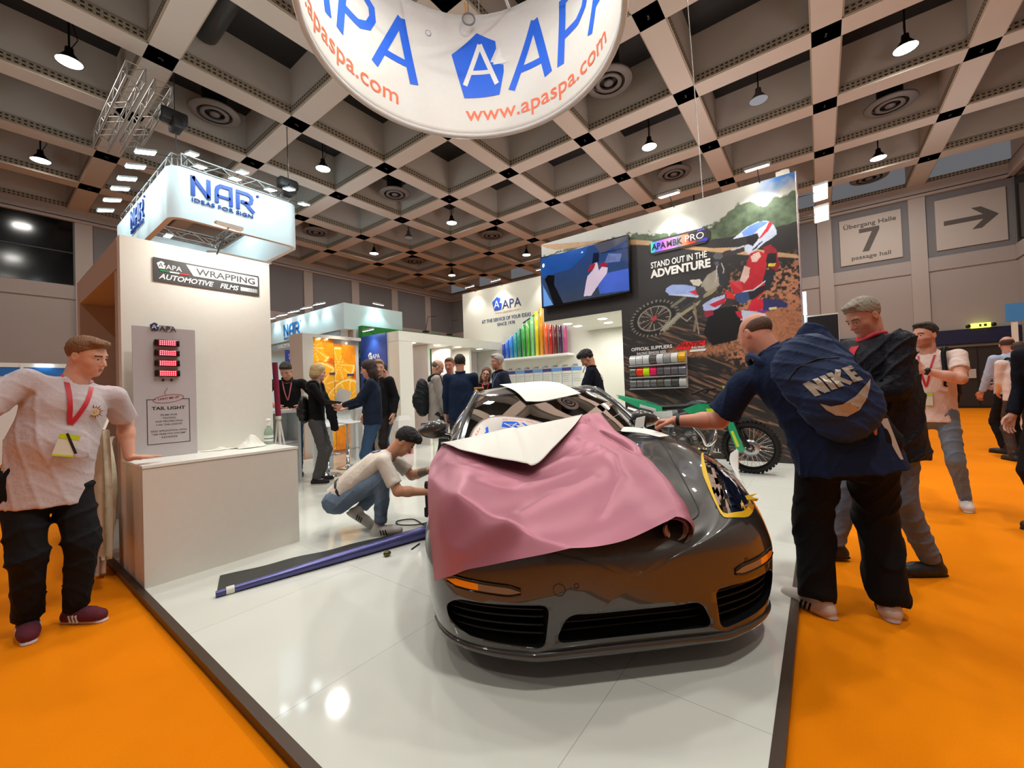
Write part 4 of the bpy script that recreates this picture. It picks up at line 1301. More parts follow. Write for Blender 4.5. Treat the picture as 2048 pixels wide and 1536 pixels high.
mb.tube([Vector(lc) + Z1 * .085, Vector(lc) + Z1 * .32], .008, 6); mb.tube([Vector(lc) + Z1 * .085 + X1 * .03, Vector(lc) + Z1 * .22 + X1 * .045], .014, 6, 1)
mb.build('cable_loop', [mat('grey cable', (120, 122, 116), .6), mat('orange tape', (220, 140, 50))], rb)
for k in range(4):
    a = math.pi / 2 * k + .6
    mb = MB(); mb.tube([(RC.x + (RR - .1) * math.cos(a), RC.y + (RR - .1) * math.sin(a), RZ1), (RC.x + (RR - .1) * math.cos(a), RC.y + (RR - .1) * math.sin(a), 9.05)], .006, 5); mb.build('suspension_wire', M_alu, rb)


def truss(mb, a, b, w=.29, rt=.024, seg=.36, mi=0):
    """square lattice girder"""
    a, b = Vector(a), Vector(b); d = (b - a); L = d.length; d.normalize()
    s = d.cross(ZA)
    s = s.normalized() if s.length > .01 else XA.copy()
    t = s.cross(d)
    cs = [s * w / 2 * i + t * w / 2 * j for i, j in ((-1, -1), (1, -1), (1, 1), (-1, 1))]
    for c in cs:
        mb.tube([a + c, b + c], rt, 6, mi)
    n = max(2, int(L / seg))
    for k in range(n):
        p, q_ = a + d * (L * k / n), a + d * (L * (k + 1) / n)
        for i in range(4):
            c0, c1 = cs[i], cs[(i + 1) % 4]
            if (k + i) % 2:
                c0, c1 = c1, c0
            mb.tube([p + c0, q_ + c1], rt * .5, 4, mi)
            if k == 0:
                mb.tube([p + c0, p + c1], rt * .5, 4, mi)


# girder above the ring
tr = empty('truss_girder', (4.2, 4.3, 8.2), 'short lattice girder seen through the top of the ring banner', 'truss')
mb = MB(); truss(mb, (3.2, 4.9, 8.4), (5.0, 4.9, 8.4), .3); mb.build('lattice', M_alu, tr)
tr = empty('truss_girder', (2.0, 11.9, 8.2), 'pair of lattice girders hanging under the wide beam at the upper left', 'truss')
mb = MB(); truss(mb, (2.2, 11.3, 8.3), (2.2, 15.2, 8.3), .3); truss(mb, (2.7, 11.5, 8.3), (2.7, 15.0, 8.3), .3); mb.build('lattice', mat('weathered aluminium', (150, 148, 142), .5, .6), tr)

# ---------------------------------------------------------------- box shaped hanging sign
bxs = empty('box_sign', (4.4, 15, 5.67), 'big light blue rounded box sign hanging from a truss above the left booth', 'hanging sign')
BX0, BX1, BY0, BY1, BZ0, BZ1 = 2.88, 5.87, 12.0, 17.8, 5.68, 6.92


def rrect(x0, x1, y0, y1, r, n=8):
    P = []
    for cx, cy, a0 in ((x1 - r, y0 + r, -90), (x1 - r, y1 - r, 0), (x0 + r, y1 - r, 90), (x0 + r, y0 + r, 180)):
        for k in range(n + 1):
            a = (a0 + 90 * k / n) * D2R
            P.append((cx + r * math.cos(a), cy + r * math.sin(a)))
    return P


mb = MB(); P1 = rrect(BX0, BX1, BY0, BY1, .30); P2 = rrect(BX0 + .12, BX1 - .12, BY0 + .12, BY1 - .12, .22); n = len(P1)
V = [(p[0], p[1], z) for z in (BZ0, BZ1) for p in P1] + [(p[0], p[1], z) for z in (BZ0, BZ1) for p in P2]
Fc = []; Sm = []
mb.add(V, [(i, (i + 1) % n, n + (i + 1) % n, n + i) for i in range(n)], 0, True)
mb.add(V, [(2 * n + (i + 1) % n, 2 * n + i, 3 * n + i, 3 * n + (i + 1) % n) for i in range(n)], 0, True)
mb.add(V, [((i + 1) % n, i, 2 * n + i, 2 * n + (i + 1) % n) for i in range(n)], 1)
mb.add(V, [(n + i, n + (i + 1) % n, 3 * n + (i + 1) % n, 3 * n + i) for i in range(n)], 1)
mb.build('shell', [mat('pale blue sign skin', (206, 222, 226), .5), mat('sign rim warm grey', (196, 190, 182), .5)], bxs)
M_nar = mat('deep blue letters', (16, 62, 150), .4)
M_glow = emat('halo glow', (226, 250, 255), 1.6)
for (O_, X_, nrm) in (((3.29, BY0 - .01, 6.29), XA, (0, -1, 0)), ((BX0 - .01, 15.6, 6.29), Vector((0, -1, 0)), (-1, 0, 0))):
    k_ = 1.0 if nrm[1] else 1.25
    mb = MB(); nar_letters(mb, O_, Vector(X_) * 1.0, ZA, .50, 0, .03); mb2 = MB(); nar_letters(mb2, Vector(O_) - Vector(nrm) * .004 + Vector(X_) * -.01 + Vector((0, 0, -.008)), Vector(X_), ZA, .505, 0, .006)
    mb.build('lettering', M_nar, bxs)
mb = MB()
truss(mb, (BX0 + .25, BY0 + .2, 7.12), (BX1 - .25, BY0 + .2, 7.12)); truss(mb, (BX0 + .25, BY0 + .2, 7.12), (BX0 + .25, BY1 - .2, 7.12)); truss(mb, (BX1 - .25, BY0 + .2, 7.12), (BX1 - .25, BY1 - .2, 7.12)); truss(mb, (BX0 + .25, BY1 - .2, 7.12), (BX1 - .25, BY1 - .2, 7.12))
mb.build('truss_frame', M_alu, bxs)
for (x, y, z, tx, nm) in ((2.98, 11.9, 8.0, 0, 'upper left'), (5.55, 11.9, 7.4, 1, 'right')):
    hb = empty('chain_hoist', (x, y, z), 'black chain hoist above the %s corner of the box sign' % nm, 'hoist', 'chain hoists of the box sign')
    mb = MB(); mb.rbox((x - .28, y - .14, z - .16), (x + .24, y + .14, z + .12), .05); mb.rbox((x - .08, y - .22, z - .32), (x + .14, y + .2, z - .05), .04); mb.build('motor_body', M_black, hb)
    mb = MB(); mb.tube([(x, y, z + .1), (x, y, 9.05)], .012, 6); mb.tube([(x + .02, y, z - .25), (x + .02, y, 7.2)], .012, 6); mb.build('chain', mat('dark steel', (60, 60, 62), .4, .7), hb)
BL = [(1.84, 6.6, 4.6), (1.90, 6.5, 4.42), (2.44, 6.6, 4.6), (2.31, 6.5, 4.42), (2.78, 6.5, 4.44), (3.10, 6.6, 4.6), (3.33, 6.6, 4.44)]
for k, (x, y, z) in enumerate(BL):
    K = 1.714
    flood((x * K, y * K + .05, (z - 1.27) * K + 1.27), (1, 0, 0), 'cool white flood lamp on the front truss of the box sign, %s from the left' % ['first', 'second', 'fourth', 'third', 'fifth', 'sixth', 'last'][k], 'flood lamps around the box sign', (x * K, 12.1, 7.05), M_lampc, .34, .17, tilt=(0, .25, -1))
for k, y in enumerate((6.96, 7.49, 7.99, 8.44, 9.01, 9.57)):
    flood((2.46, y * 1.714, 6.93), (0, 1, 0), 'cool white flood lamp on the left truss of the box sign, number %s going back' % ['one', 'two', 'three', 'four', 'five', 'six'][k], 'flood lamps around the box sign', (3.0, y * 1.714, 7.05), M_lampc, .34, .2, tilt=(.3, 0, -1))
for (x, y, nm) in ((4.0, 16.9, 'rear left'), (3.6, 17.3, 'rear lower'), (5.3, 13.6, 'front right')):
    flood((x, y, 6.75), (1, 0, 0), 'cool flood lamp inside the box sign at the %s' % nm, 'flood lamps around the box sign', (x, y + .1, 7.0), M_lampc, .34, .17)
bf = empty('flood_lamp', (2.9, 9.0, 4.1), 'large warm rectangular light panel above the left display column', 'lamp')
mb = MB(); mb.obox((2.05, 5.7, 3.05), (1, 0, 0), (0, 1, .25), (0, -.25, 1), .30, .16, .012); mb.build('housing', M_white, bf)
mb = MB(); mb.obox((2.05, 5.7, 3.035), (1, 0, 0), (0, 1, .25), (0, -.25, 1), .28, .14, .006); mb.build('lamp_face', emat('warm panel glow', (255, 246, 214), 4), bf)
mb = MB(); mb.tube([(2.05, 5.7, 3.05), (2.0, 6.0, 2.58)], .012, 6); mb.build('arm', M_white, bf)
mb = MB(); mb.tube([(1.35, 3.98, 2.75), (1.35, 4.27, 2.58)], .008, 5, 1); mb.obox((1.35, 3.98, 2.76), (1, 0, 0), (0, 1, 0), (0, 0, 1), .1, .04, .012)
tag(mb.build('picture_light', [M_white, M_black]), 'slim lamp on an arm over the wrapping films sign', 'lamp')
area_light('picture_light_beam', (1.35, 3.98, 2.74), (1.30, 4.25, 2.3), .3, 11, (1, .99, .92), size_y=.12)
area_light('sign_wash_front', (4.3, 11.0, 7.3), (4.3, 12.0, 6.2), 2.6, 55, (.72, .94, 1), size_y=.3)
area_light('sign_wash_left', (2.0, 15.0, 7.3), (2.88, 15.0, 6.2), 4.5, 70, (.72, .94, 1), size_y=.3)
area_light('sign_wash_inner', (4.4, 15.0, 7.0), (5.8, 15.5, 6.2), 1.5, 45, (.72, .94, 1))
# pale grey object standing on top of the display column
mb = MB(); mb.lathe([(0, 0), (.10, .0), (.12, .05), (.11, .13), (.05, .17), (0, .18)], (1.66, 4.95, 2.585), n=24); mb.tube([(1.55, 4.9, 2.62), (1.53, 4.88, 2.72)], .006, 5)
tag(mb.build('site_helmet', mat('beige plastic', (150, 140, 122), .5)), 'beige rounded plastic object lying on top of the display column', 'object')

# ---------------------------------------------------------------- light blue booth farther back
nrb = empty('far_booth', (6.61, 13.4, 0), 'light blue lit booth with its header sign behind the white counter', 'booth wall')
M_cyan = mat('pale cyan booth skin', (196, 222, 226), .5)
mb = MB(); mb.box((6.61, 11.0, 3.26), (8.7, 16.2, 4.03)); mb.build('header', M_cyan, nrb)
mb = MB(); mb.box((6.9, 11.0, 0), (8.7, 11.3, 3.255)); mb.build('front_wall', mat('booth grey white', (190, 194, 192), .5), nrb)
mb = MB(); mb.box((6.63, 11.3, 3.0), (6.66, 16.2, 3.255)); mb.text('EUROPEAN MADE QUALITY', (6.625, 15.3, 3.06), Ym, ZA, .17, 1, .004, fit=2.6); mb.build('lower_band', [mat('band grey', (150, 172, 176)), M_whitep], nrb)
mb = MB(); nar_letters(mb, (6.60, 14.75, 3.44), Ym, ZA, .40, 0, .01); mb.build('lettering', mat('cyan blue letters', (24, 110, 186), .4), nrb)
mb = MB(); mb.box((8.5, 11.35, 0), (8.6, 16.2, 3.0)); mb.box((6.7, 16.1, 0), (8.6, 16.2, 3.0)); mb.build('inner_walls', M_cyan, nrb)
for k, y in enumerate((15.25, 14.38, 13.54, 12.73, 11.94)):
    flood((6.38, y, 4.09), (0, 1, 0), 'cool flood lamp number %s on the far blue header, counted from the left' % ['one', 'two', 'three', 'four', 'five'][k], 'flood lamps on the far blue header', (6.6, y, 4.03), M_lampc, .3, .18, tilt=(.3, 0, -1))
    spot_light('flood_light', (6.36, y, 4.04), (6.61, y, 3.5), 16, (.8, .96, 1), 100, .7, .05)
flood((7.65, 10.8, 4.09), (1, 0, 0), 'cool flood lamp on the end wall of the far blue booth', 'flood lamps on the far blue header', (7.65, 11.0, 4.03), M_lampc, .3, .18, tilt=(0, .3, -1))
spot_light('flood_light', (7.65, 10.78, 4.04), (7.65, 11.0, 3.4), 26, (.8, .96, 1), 100, .7, .05)
area_light('booth_ceiling_light', (7.4, 13.8, 2.95), (7.4, 13.8, 0), 1.6, 60, (.75, .93, 1))
bp_ = empty('wall_poster', (5.85, 12.5, 2.4), 'small blue text board beside the far blue header', 'poster')
mb = MB(); mb.box((5.62, 12.5, 2.14), (6.5, 12.53, 2.72)); mb.build('board', mat('board blue', (44, 64, 160), .4), bp_)
mb = MB(); mb.text('Cleverest Vehicle', (5.7, 12.49, 2.54), XA, ZA, .09, 0, .003, bold=.01); mb.text('Truck & Bus', (5.7, 12.49, 2.44), XA, ZA, .09, 0, .003, bold=.01); mb.text('A Passionate World', (5.7, 12.49, 2.29), XA, ZA, .07, 0, .003); mb.build('lettering', M_whitep, bp_)
mb = MB(); mb.box((5.55, 12.51, 0), (6.6, 12.58, 2.12), 0); mb.box((5.72, 12.49, 1.0), (6.5, 12.505, 1.95), 1)
tag(mb.build('display_board', [mat('pale blue board', (190, 216, 224), .5), mat('bright blue panel', (30, 110, 190), .4)]), 'pale board with a bright blue screen behind the man in black', 'display')

# oranges photo wall
ow = empty('photo_wall', (4.9, 8.7, 0), 'grey booth panel with large photo prints of orange slices', 'booth wall')
mb = MB(); mb.box((4.14, 8.62, 0), (5.52, 9.0, 2.63)); mb.box((4.14, 8.45, 0), (4.36, 8.62, 2.62)); mb.box((4.36, 8.5, 2.56), (5.52, 8.62, 2.63)); mb.build('panel', mat('warm grey panel', (188, 182, 172), .55), ow)


def paint_orange(seed):
    C = [(.02, 2.25, .42), (.55, 2.35, .34), (.16, 1.45, .52), (.62, 1.1, .36), (-.1, .6, .4), (.35, .35, .36)] if seed == 0 else [(.10, 1.9, .42), (.46, 2.2, .30), (.34, 1.15, .46), (-.02, .9, .25), (.26, .35, .45), (.5, -.1, .3)]
    def f(X, Y):
        n = fbm(X * 20, Y * 20, seed)
        c = np.zeros(X.shape + (3,)); c[:] = lin((214, 92, 10)); c *= (.8 + .4 * n)[..., None]
        for i, (cx, cy, r) in enumerate(C):
            d = np.hypot(X - cx, Y - cy); t = np.arctan2(Y - cy, X - cx)
            c[d < r] = lin((236, 150, 20))
            m = d < r * .93; c[m] = lin((250, 222, 130))
            seg = (d < r * .84) & (abs(np.sin(t * 5 + i)) > .10 + .02 / (d + .02)); c[seg] = (lin((250, 172, 20)) * (.85 + .3 * n)[..., None])[seg]
            if i % 3 == 1:
                m = d < r; c[m] = (lin((244, 148, 16)) * (.8 + .35 * n)[..., None])[m]
        return c
    return f


picture('photo_print', .47, 2.45, .02, paint_orange(0), (4.43, 8.60, .1), (1, 0, 0), (0, 0, 1), vcol_mat('glossy photo', .3), ow)
picture('photo_print', .52, 2.36, .02, paint_orange(1), (4.90, 8.59, .1), (1, 0, 0), (0, 0, 1), vcol_mat('glossy photo', .3), ow)
mb = MB(); mb.box((4.78, 8.57, 1.78), (4.9, 8.585, 1.82)); mb.box((5.2, 8.57, 1.76), (5.36, 8.585, 1.80)); mb.build('small_label', mat('label violet', (60, 50, 90)), ow)
for k, (x, z) in enumerate(((4.55, 2.555), (4.72, 2.555), (5.18, 2.50))):
    mb = MB(); mb.sphere((x, 8.55, z - .012), .018, 10, 6); mb.build('spot_bulb', emat('tiny warm bulb', (255, 244, 210), 16), ow)
spot_light('photo_spot', (4.9, 8.1, 2.9), (4.9, 8.6, 1.6), 26, (1, .96, .85), 90, .8, .05)
mb = MB(); c = Vector((5.62, 8.9, 2.2))
for s in (-1, 1):
    mb.tube([c + Vector((-.13 * s, 0, -.22)), c + Vector((-.03 * s, 0, -.02)), c + Vector((.03 * s, 0, .02)), c + Vector((.13 * s, 0, .22))], .018, 6)
mb.tube([c + Vector((0, 0, -2.1)), c], .012, 6)
tag(mb.build('folding_stand', M_black), 'black cross shaped stand between orange photos and boat poster', 'stand')

# ---------------------------------------------------------------- green booth behind the gate
gb = empty('green_booth', (9.0, 10.6, 0), 'black and green booth wall with lamps behind the white gate', 'booth wall')
mb = MB(); mb.box((7.0, 10.72, 0), (12.0, 10.9, 2.41)); mb.build('back_wall', M_black, gb)
mb = MB(); mb.box((7.0, 10.7, 2.42), (12.0, 10.9, 3.36)); mb.build('green_header', mat('green booth skin', (28, 128, 50), .5), gb)


def paint_lion(X, Y):
    n = fbm(X * 8, Y * 8, 3); c = np.zeros(X.shape + (3,)); c[:] = lin((12, 14, 30))
    for cx in (.35, 2.9):
        b = np.exp(-(((X - cx) / .22) ** 2 + ((Y - 1.35) / .62) ** 2)); st = .5 + .5 * np.sin(Y * 34 + n * 9)
        c += (b * 1.2 * (.4 + .8 * n))[..., None] * (lin((30, 110, 255)) * st[..., None] + lin((90, 200, 255)) * (1 - st)[..., None] * .7)
        p = np.exp(-(((X - cx - .12) / .08) ** 2 + ((Y - 1.55) / .2) ** 2)); c += p[..., None] * lin((220, 60, 200)) * .6
    a = abs(np.sin(9 * np.arctan2(Y - 1.4, X - .5) + n)) < .10; c[a & (np.hypot(X - .5, Y - 1.4) < .7) & (np.hypot(X - .5, Y - 1.4) > .25) & (X > .5)] = lin((120, 40, 70))
    g = Y < .75; c[g] = (lin((46, 140, 34)) * (.7 + .6 * n)[..., None])[g]
    return np.clip(c, 0, 1)


picture('night_print', 4.9, 2.40, .022, paint_lion, (7.05, 10.68, .001), (1, 0, 0), (0, 0, 1), vcol_mat('backlit night print', .5, .35), gb)
for x in (9.15, 10.25, 11.4):
    mb = MB(); mb.tube([(x + .35, 10.9, 3.3), (x + .1, 10.5, 3.36), (x + .45, 10.75, 3.95), (x + .7, 10.6, 3.98)][1:], .012, 6); mb.rbox((x, 10.42, 3.34), (x + .2, 10.54, 3.40), .01); mb.build('arm_lamp', M_black, gb)
    spot_light('arm_lamp_light', (x + .1, 10.45, 3.38), (x + .1, 10.72, 3.1), 9, (.95, 1, .95), 100, .6, .03)

# ---------------------------------------------------------------- things far left and far right
lb = empty('far_booth', (2.0, 15.2, 0), 'low white far booth with blue panels at the left edge behind the man', 'booth wall')
mb = MB(); mb.box((-2.0, 15.0, 0), (2.4, 15.1, 2.03)); mb.box((-2.0, 14.98, 2.24), (2.4, 15.1, 2.34)); mb.box((.75, 14.97, 2.0), (.80, 15.0, 2.3)); mb.build('frame', mat('far booth white', (206, 214, 216), .5), lb)
mb = MB(); mb.box((-2.0, 14.99, 2.03), (2.4, 15.0, 2.24)); mb.build('blue_panel', mat('panel azure', (16, 100, 178), .45), lb)
mb = MB(); mb.box((1.0, 14.9, 2.26), (1.25, 14.96, 2.30)); mb.build('strip_light', emat('strip light glow', (225, 250, 255), 6), lb)
rs = empty('booth_sign', (13.0, -3.4, 0), 'blue board on a white post at the right edge', 'sign')
mb = MB(); mb.box((13.0, -4.6, 2.35), (13.05, -3.14, 2.72)); mb.build('board', mat('sign azure', (70, 142, 206), .45), rs)
mb = MB(); mb.box((13.02, -3.30, 0), (13.08, -3.22, 2.35)); mb.build('post', M_white, rs)


def paint_art(X, Y):
    c = np.zeros(X.shape + (3,)); c[:] = lin((8, 8, 16)); n = fbm(X * 6, Y * 6, 3)
    t = np.arctan2(Y - .1, X + .2); r = np.hypot(X + .2, Y - .1)
    band = (np.sin(t * 38 + n * 8 + r * 3) > .1) & (r < .62 + .12 * n) & (r > .12)
    h = np.clip(t / 1.4, 0, 1)[..., None]
    col = lin((240, 130, 20)) * (1 - h) * 1.1 + lin((60, 180, 60)) * h + (lin((240, 30, 60)) * np.exp(-((h - .45) / .18) ** 2)) + lin((120, 60, 200)) * np.exp(-((h - .7) / .1) ** 2) * .6
    c[band] = col[band]
    return np.clip(c, 0, 1)


ar = empty('art_display', (11.0, -.05, 0), 'black poster with rainbow coloured threads on a white stand beyond the mural', 'display')
picture('art_print', .52, .95, .012, paint_art, (10.98, .17, 1.7), (0, -1, 0), (0, 0, 1), vcol_mat('art print', .4, .5), ar)
mb = MB(); mb.box((11.0, -.36, 0), (11.06, .18, 2.68)); mb.build('panel', M_white, ar)
mb = MB(); mb.box((10.9, .17, 2.7), (11.0, .24, 3.2)); mb.box((10.92, .19, 0), (10.98, .22, 2.7)); tag(mb.build('light_column', emat('led column glow', (214, 240, 255), 2.5)), 'narrow glowing white column just right of the racing wall', 'lamp')
# ---------------------------------------------------------------- the sports car
CTH = 43.7 * D2R
CB = Vector((math.cos(CTH), math.sin(CTH), 0)); CL = Vector((-math.sin(CTH), math.cos(CTH), 0))
CN = Vector((1.645, .632, PZ))


def car(x, y, z):
    """x back from the nose, y to the car's right-hand side seen from the front (left in the picture), z up"""
    return CN + CB * x + CL * y + Vector((0, 0, z))


def car_local(p):
    d = Vector(p) - CN
    return Vector((d.dot(CB), d.dot(CL), d.z))


def lerp_tab(x, tab):
    xs = [a for a, b in tab]; ys = [b for a, b in tab]
    return float(np.interp(x, xs, ys))


def smooth_tab(tab):
    """monotone-ish cubic through the table"""
    xs = np.array([a for a, b in tab], float); ys = np.array([b for a, b in tab], float)
    h = np.diff(xs); d = np.diff(ys) / h
    m = np.zeros(len(xs)); m[0] = d[0]; m[-1] = d[-1]
    for i in range(1, len(xs) - 1):
        m[i] = 0 if d[i - 1] * d[i] <= 0 else 2 * d[i - 1] * d[i] / (d[i - 1] + d[i])
    def f(x):
        x = min(max(x, xs[0]), xs[-1]); i = min(int(np.searchsorted(xs, x, side='right')) - 1, len(h) - 1)
        t = (x - xs[i]) / h[i]
        return float((2 * t ** 3 - 3 * t ** 2 + 1) * ys[i] + (t ** 3 - 2 * t ** 2 + t) * h[i] * m[i] + (-2 * t ** 3 + 3 * t ** 2) * ys[i + 1] + (t ** 3 - t ** 2) * h[i] * m[i + 1])
    return f


T_top = smooth_tab([(0, .47), (.010, .52), (.025, .545), (.07, .576), (.14, .607), (.25, .645), (.45, .70), (.7, .755), (.95, .80), (1.2, .835), (1.4, .855), (1.8, .86), (3.0, .88), (3.5, .90), (3.9, .90), (4.15, .86), (4.3, .78), (4.36, .66), (4.38, .55)])
T_cr = smooth_tab([(0, .47), (.010, .52), (.025, .543), (.07, .572), (.14, .60), (.25, .655), (.4, .735), (.6, .815), (.85, .868), (1.1, .888), (1.35, .89), (1.7, .885), (2.2, .885), (2.7, .91), (3.2, .945), (3.6, .945), (3.9, .91), (4.15, .84), (4.3, .74), (4.36, .64), (4.38, .55)])
T_bot = smooth_tab([(0, .40), (.008, .30), (.018, .235), (.03, .19), (.05, .15), (.09, .13), (.2, .125), (4.1, .15), (4.3, .22), (4.36, .35), (4.38, .48)])


def T_w(x):
    a = .90
    if x < .75:
        a *= (1 - (1 - x / .75) ** 4.0) ** .5
    if x > 3.9:
        a *= (1 - min(1, (x - 3.9) / .49) ** 3.2) ** .5
    if 1.6 < x < 2.8:
        a -= .035 * math.sin((x - 1.6) / 1.2 * math.pi)
    return a + .003


def car_section(x):
    W, zc, zf, zb = T_w(x), T_top(x), T_cr(x), T_bot(x)
    a = min(1, x / .5); a = a * a * (3 - 2 * a)
    zf = (zc - .012) * (1 - a) + zf * a
    h = zf - zb
    mz = zb + h * .52
    P = [(0, zc), (.30 * W, zc - .004), (.52 * W, zc * .6 + zf * .4 - .012 * min(1, x / .5)), (.66 * W, zf - .006), (.76 * W, zf), (.865 * W, zf - h * .065), (.94 * W, zf - h * .20), (.99 * W, zf - h * .38), (W, mz), (.992 * W, zb + h * .30), (.975 * W, zb + h * .16), (.955 * W, zb + h * .05), (.92 * W, zb), (.5 * W, zb - .0), (0, zb)]
    return P


def catmull(P, n):
    P = [np.array(p, float) for p in P]
    out = []
    for i in range(len(P) - 1):
        p0 = P[max(i - 1, 0)]; p1 = P[i]; p2 = P[i + 1]; p3 = P[min(i + 2, len(P) - 1)]
        for k in range(n):
            t = k / n
            out.append(.5 * ((2 * p1) + (-p0 + p2) * t + (2 * p0 - 5 * p1 + 4 * p2 - p3) * t * t + (-p0 + 3 * p1 - 3 * p2 + p3) * t ** 3))
    out.append(P[-1])
    return out


def car_body_bm():
    xs = [0.0] + [.75 * (k / 44) ** 2.1 for k in range(1, 45)] + [.75 + 3.15 * k / 70 for k in range(1, 71)] + [4.38 - .48 * ((29 - k) / 30) ** 2.0 for k in range(1, 30)]
    xs = sorted(set(round(x, 5) for x in xs))
    bm = bmesh.new(); rows = []
    for x in xs:
        S = catmull(car_section(x), 5); m = len(S)
        full = [(-p[0], p[1]) for p in S[::-1]][:-1] + [(p[0], p[1]) for p in S]
        full = full[:-1]
        rows.append([bm.verts.new(car(x, y, z)) for y, z in full])
    n = len(rows[0])
    for a, b in zip(rows[:-1], rows[1:]):
        for i in range(n):
            bm.faces.new((a[i], a[(i + 1) % n], b[(i + 1) % n], b[i]))
    bm.faces.new(rows[0][::-1]); bm.faces.new(rows[-1])
    bmesh.ops.remove_doubles(bm, verts=bm.verts[:], dist=.0004)
    bmesh.ops.recalc_face_normals(bm, faces=bm.faces[:])
    return bm


def bm_obj(bm, name, mats, parent=None, smooth=True):
    me = bpy.data.meshes.new(name); bm.to_mesh(me)
    for m in (mats if isinstance(mats, (list, tuple)) else [mats]):
        me.materials.append(m)
    if smooth:
        me.polygons.foreach_set('use_smooth', np.ones(len(me.polygons), bool))
    o = bpy.data.objects.new(name, me); COL.objects.link(o); link_parent(o, parent)
    return o


def boolean_cut(obj, cutters):
    for c in cutters:
        md = obj.modifiers.new('cut', 'BOOLEAN'); md.operation = 'DIFFERENCE'; md.solver = 'EXACT'; md.object = c
    dg = bpy.context.evaluated_depsgraph_get(); dg.update()
    me = bpy.data.meshes.new_from_object(obj.evaluated_get(dg))
    obj.modifiers.clear(); obj.data = me
    for c in cutters:
        bpy.data.objects.remove(c)


CBM = car_body_bm()
CBVH = BVHTree.FromBMesh(CBM)


def paint_mat():
    m = bpy.data.materials.new('dark grey car paint'); m.use_nodes = True
    nt = m.node_tree; b = nt.nodes['Principled BSDF']
    b.inputs['Base Color'].default_value = srgb(58, 57, 54)
    b.inputs['Metallic'].default_value = .45; b.inputs['Roughness'].default_value = .34
    b.inputs['Coat Weight'].default_value = 1.0; b.inputs['Coat Roughness'].default_value = .025
    b.inputs['Specular IOR Level'].default_value = .5
    tc = nt.nodes.new('ShaderNodeTexCoord'); v = nt.nodes.new('ShaderNodeTexVoronoi'); v.inputs['Scale'].default_value = 900
    nt.links.new(tc.outputs['Object'], v.inputs['Vector'])
    mx = nt.nodes.new('ShaderNodeMixRGB'); mx.inputs['Color1'].default_value = srgb(52, 51, 49); mx.inputs['Color2'].default_value = srgb(70, 69, 66)
    nt.links.new(v.outputs['Color'], mx.inputs['Fac']); nt.links.new(mx.outputs[0], b.inputs['Base Color'])
    return m


def glass_mat(name, tint=(60, 70, 66), mixrough=.0, dark=.55):
    m = bpy.data.materials.new(name); m.use_nodes = True
    nt = m.node_tree; nt.nodes.clear()
    out = nt.nodes.new('ShaderNodeOutputMaterial'); tr_ = nt.nodes.new('ShaderNodeBsdfTransparent'); gl = nt.nodes.new('ShaderNodeBsdfGlossy')
    tr_.inputs['Color'].default_value = tuple(dark * v for v in srgb(*tint)[:3]) + (1,) if dark < 1 else srgb(*tint)
    gl.inputs['Roughness'].default_value = .015; gl.inputs['Color'].default_value = (1, 1, 1, 1)
    fr = nt.nodes.new('ShaderNodeFresnel'); fr.inputs['IOR'].default_value = 1.6
    mx = nt.nodes.new('ShaderNodeMixShader')
    nt.links.new(fr.outputs[0], mx.inputs[0]); nt.links.new(tr_.outputs[0], mx.inputs[1]); nt.links.new(gl.outputs[0], mx.inputs[2]); nt.links.new(mx.outputs[0], out.inputs[0])
    return m


M_paint = paint_mat()
M_blackp = mat('gloss black trim', (8, 8, 9), .12, coat=.5)
M_intake = mat('matt black plastic grille', (9, 9, 10), .5)
M_glassW = glass_mat('tinted windscreen', (120, 140, 130), dark=.5)
M_glassL = glass_mat('clear lamp glass', (235, 238, 240), dark=1)
M_rubber = mat('tyre rubber', (18, 18, 18), .75, bump=.3, bscale=40)
M_rim = mat('dark satin rim', (70, 70, 72), .3, .8)
M_yellow = mat('yellow masking tape', (232, 190, 30), .55, bump=.15, bscale=200)

car_e = empty('sports_car', tuple(car(2.2, 0, 0)), 'dark grey low sports car being wrapped, with pink film over its front lid', 'car')


def fz(x, y):
    """top surface of the body at car-local x, y"""
    p = car(x, y, 2.0)
    h = CBVH.ray_cast(p, Vector((0, 0, -1)))
    return car_local(h[0]).z if h[0] is not None else T_bot(x)


def fx(y, z, x0=-.5):
    p = car(x0, y, z)
    h = CBVH.ray_cast(p, CB)
    return car_local(h[0]).x if h[0] is not None else .3


def prism_cutter(outline, axis, d0, d1):
    """outline: 2D (y,z) for axis 'x', (x,z) for axis 'y', (x,y) for axis 'z'"""
    bm = bmesh.new(); n = len(outline)
    def P(a, b, d):
        return car(d, a, b) if axis == 'x' else car(a, d, b) if axis == 'y' else car(a, b, d)
    lo = [bm.verts.new(P(a, b, d0)) for a, b in outline]; hi = [bm.verts.new(P(a, b, d1)) for a, b in outline]
    bm.faces.new(lo); bm.faces.new(hi[::-1])
    for i in range(n):
        bm.faces.new((lo[i], hi[i], hi[(i + 1) % n], lo[(i + 1) % n]))
    bmesh.ops.recalc_face_normals(bm, faces=bm.faces[:])
    for f in bm.faces:
        f.material_index = 1
    me = bpy.data.meshes.new('cutter'); bm.to_mesh(me); bm.free()
    for m in (M_paint, M_intake):
        me.materials.append(m)
    o = bpy.data.objects.new('cutter', me); COL.objects.link(o)
    return o


def round_poly(P, r, n=5):
    out = []; m = len(P)
    for i in range(m):
        p0, p1, p2 = Vector(P[i - 1]), Vector(P[i]), Vector(P[(i + 1) % m])
        a = p1 + (p0 - p1).normalized() * min(r, (p0 - p1).length * .45); b = p1 + (p2 - p1).normalized() * min(r, (p2 - p1).length * .45)
        for k in range(n + 1):
            t = k / n
            out.append(tuple((1 - t) ** 2 * a + 2 * t * (1 - t) * p1 + t * t * b))
    return out


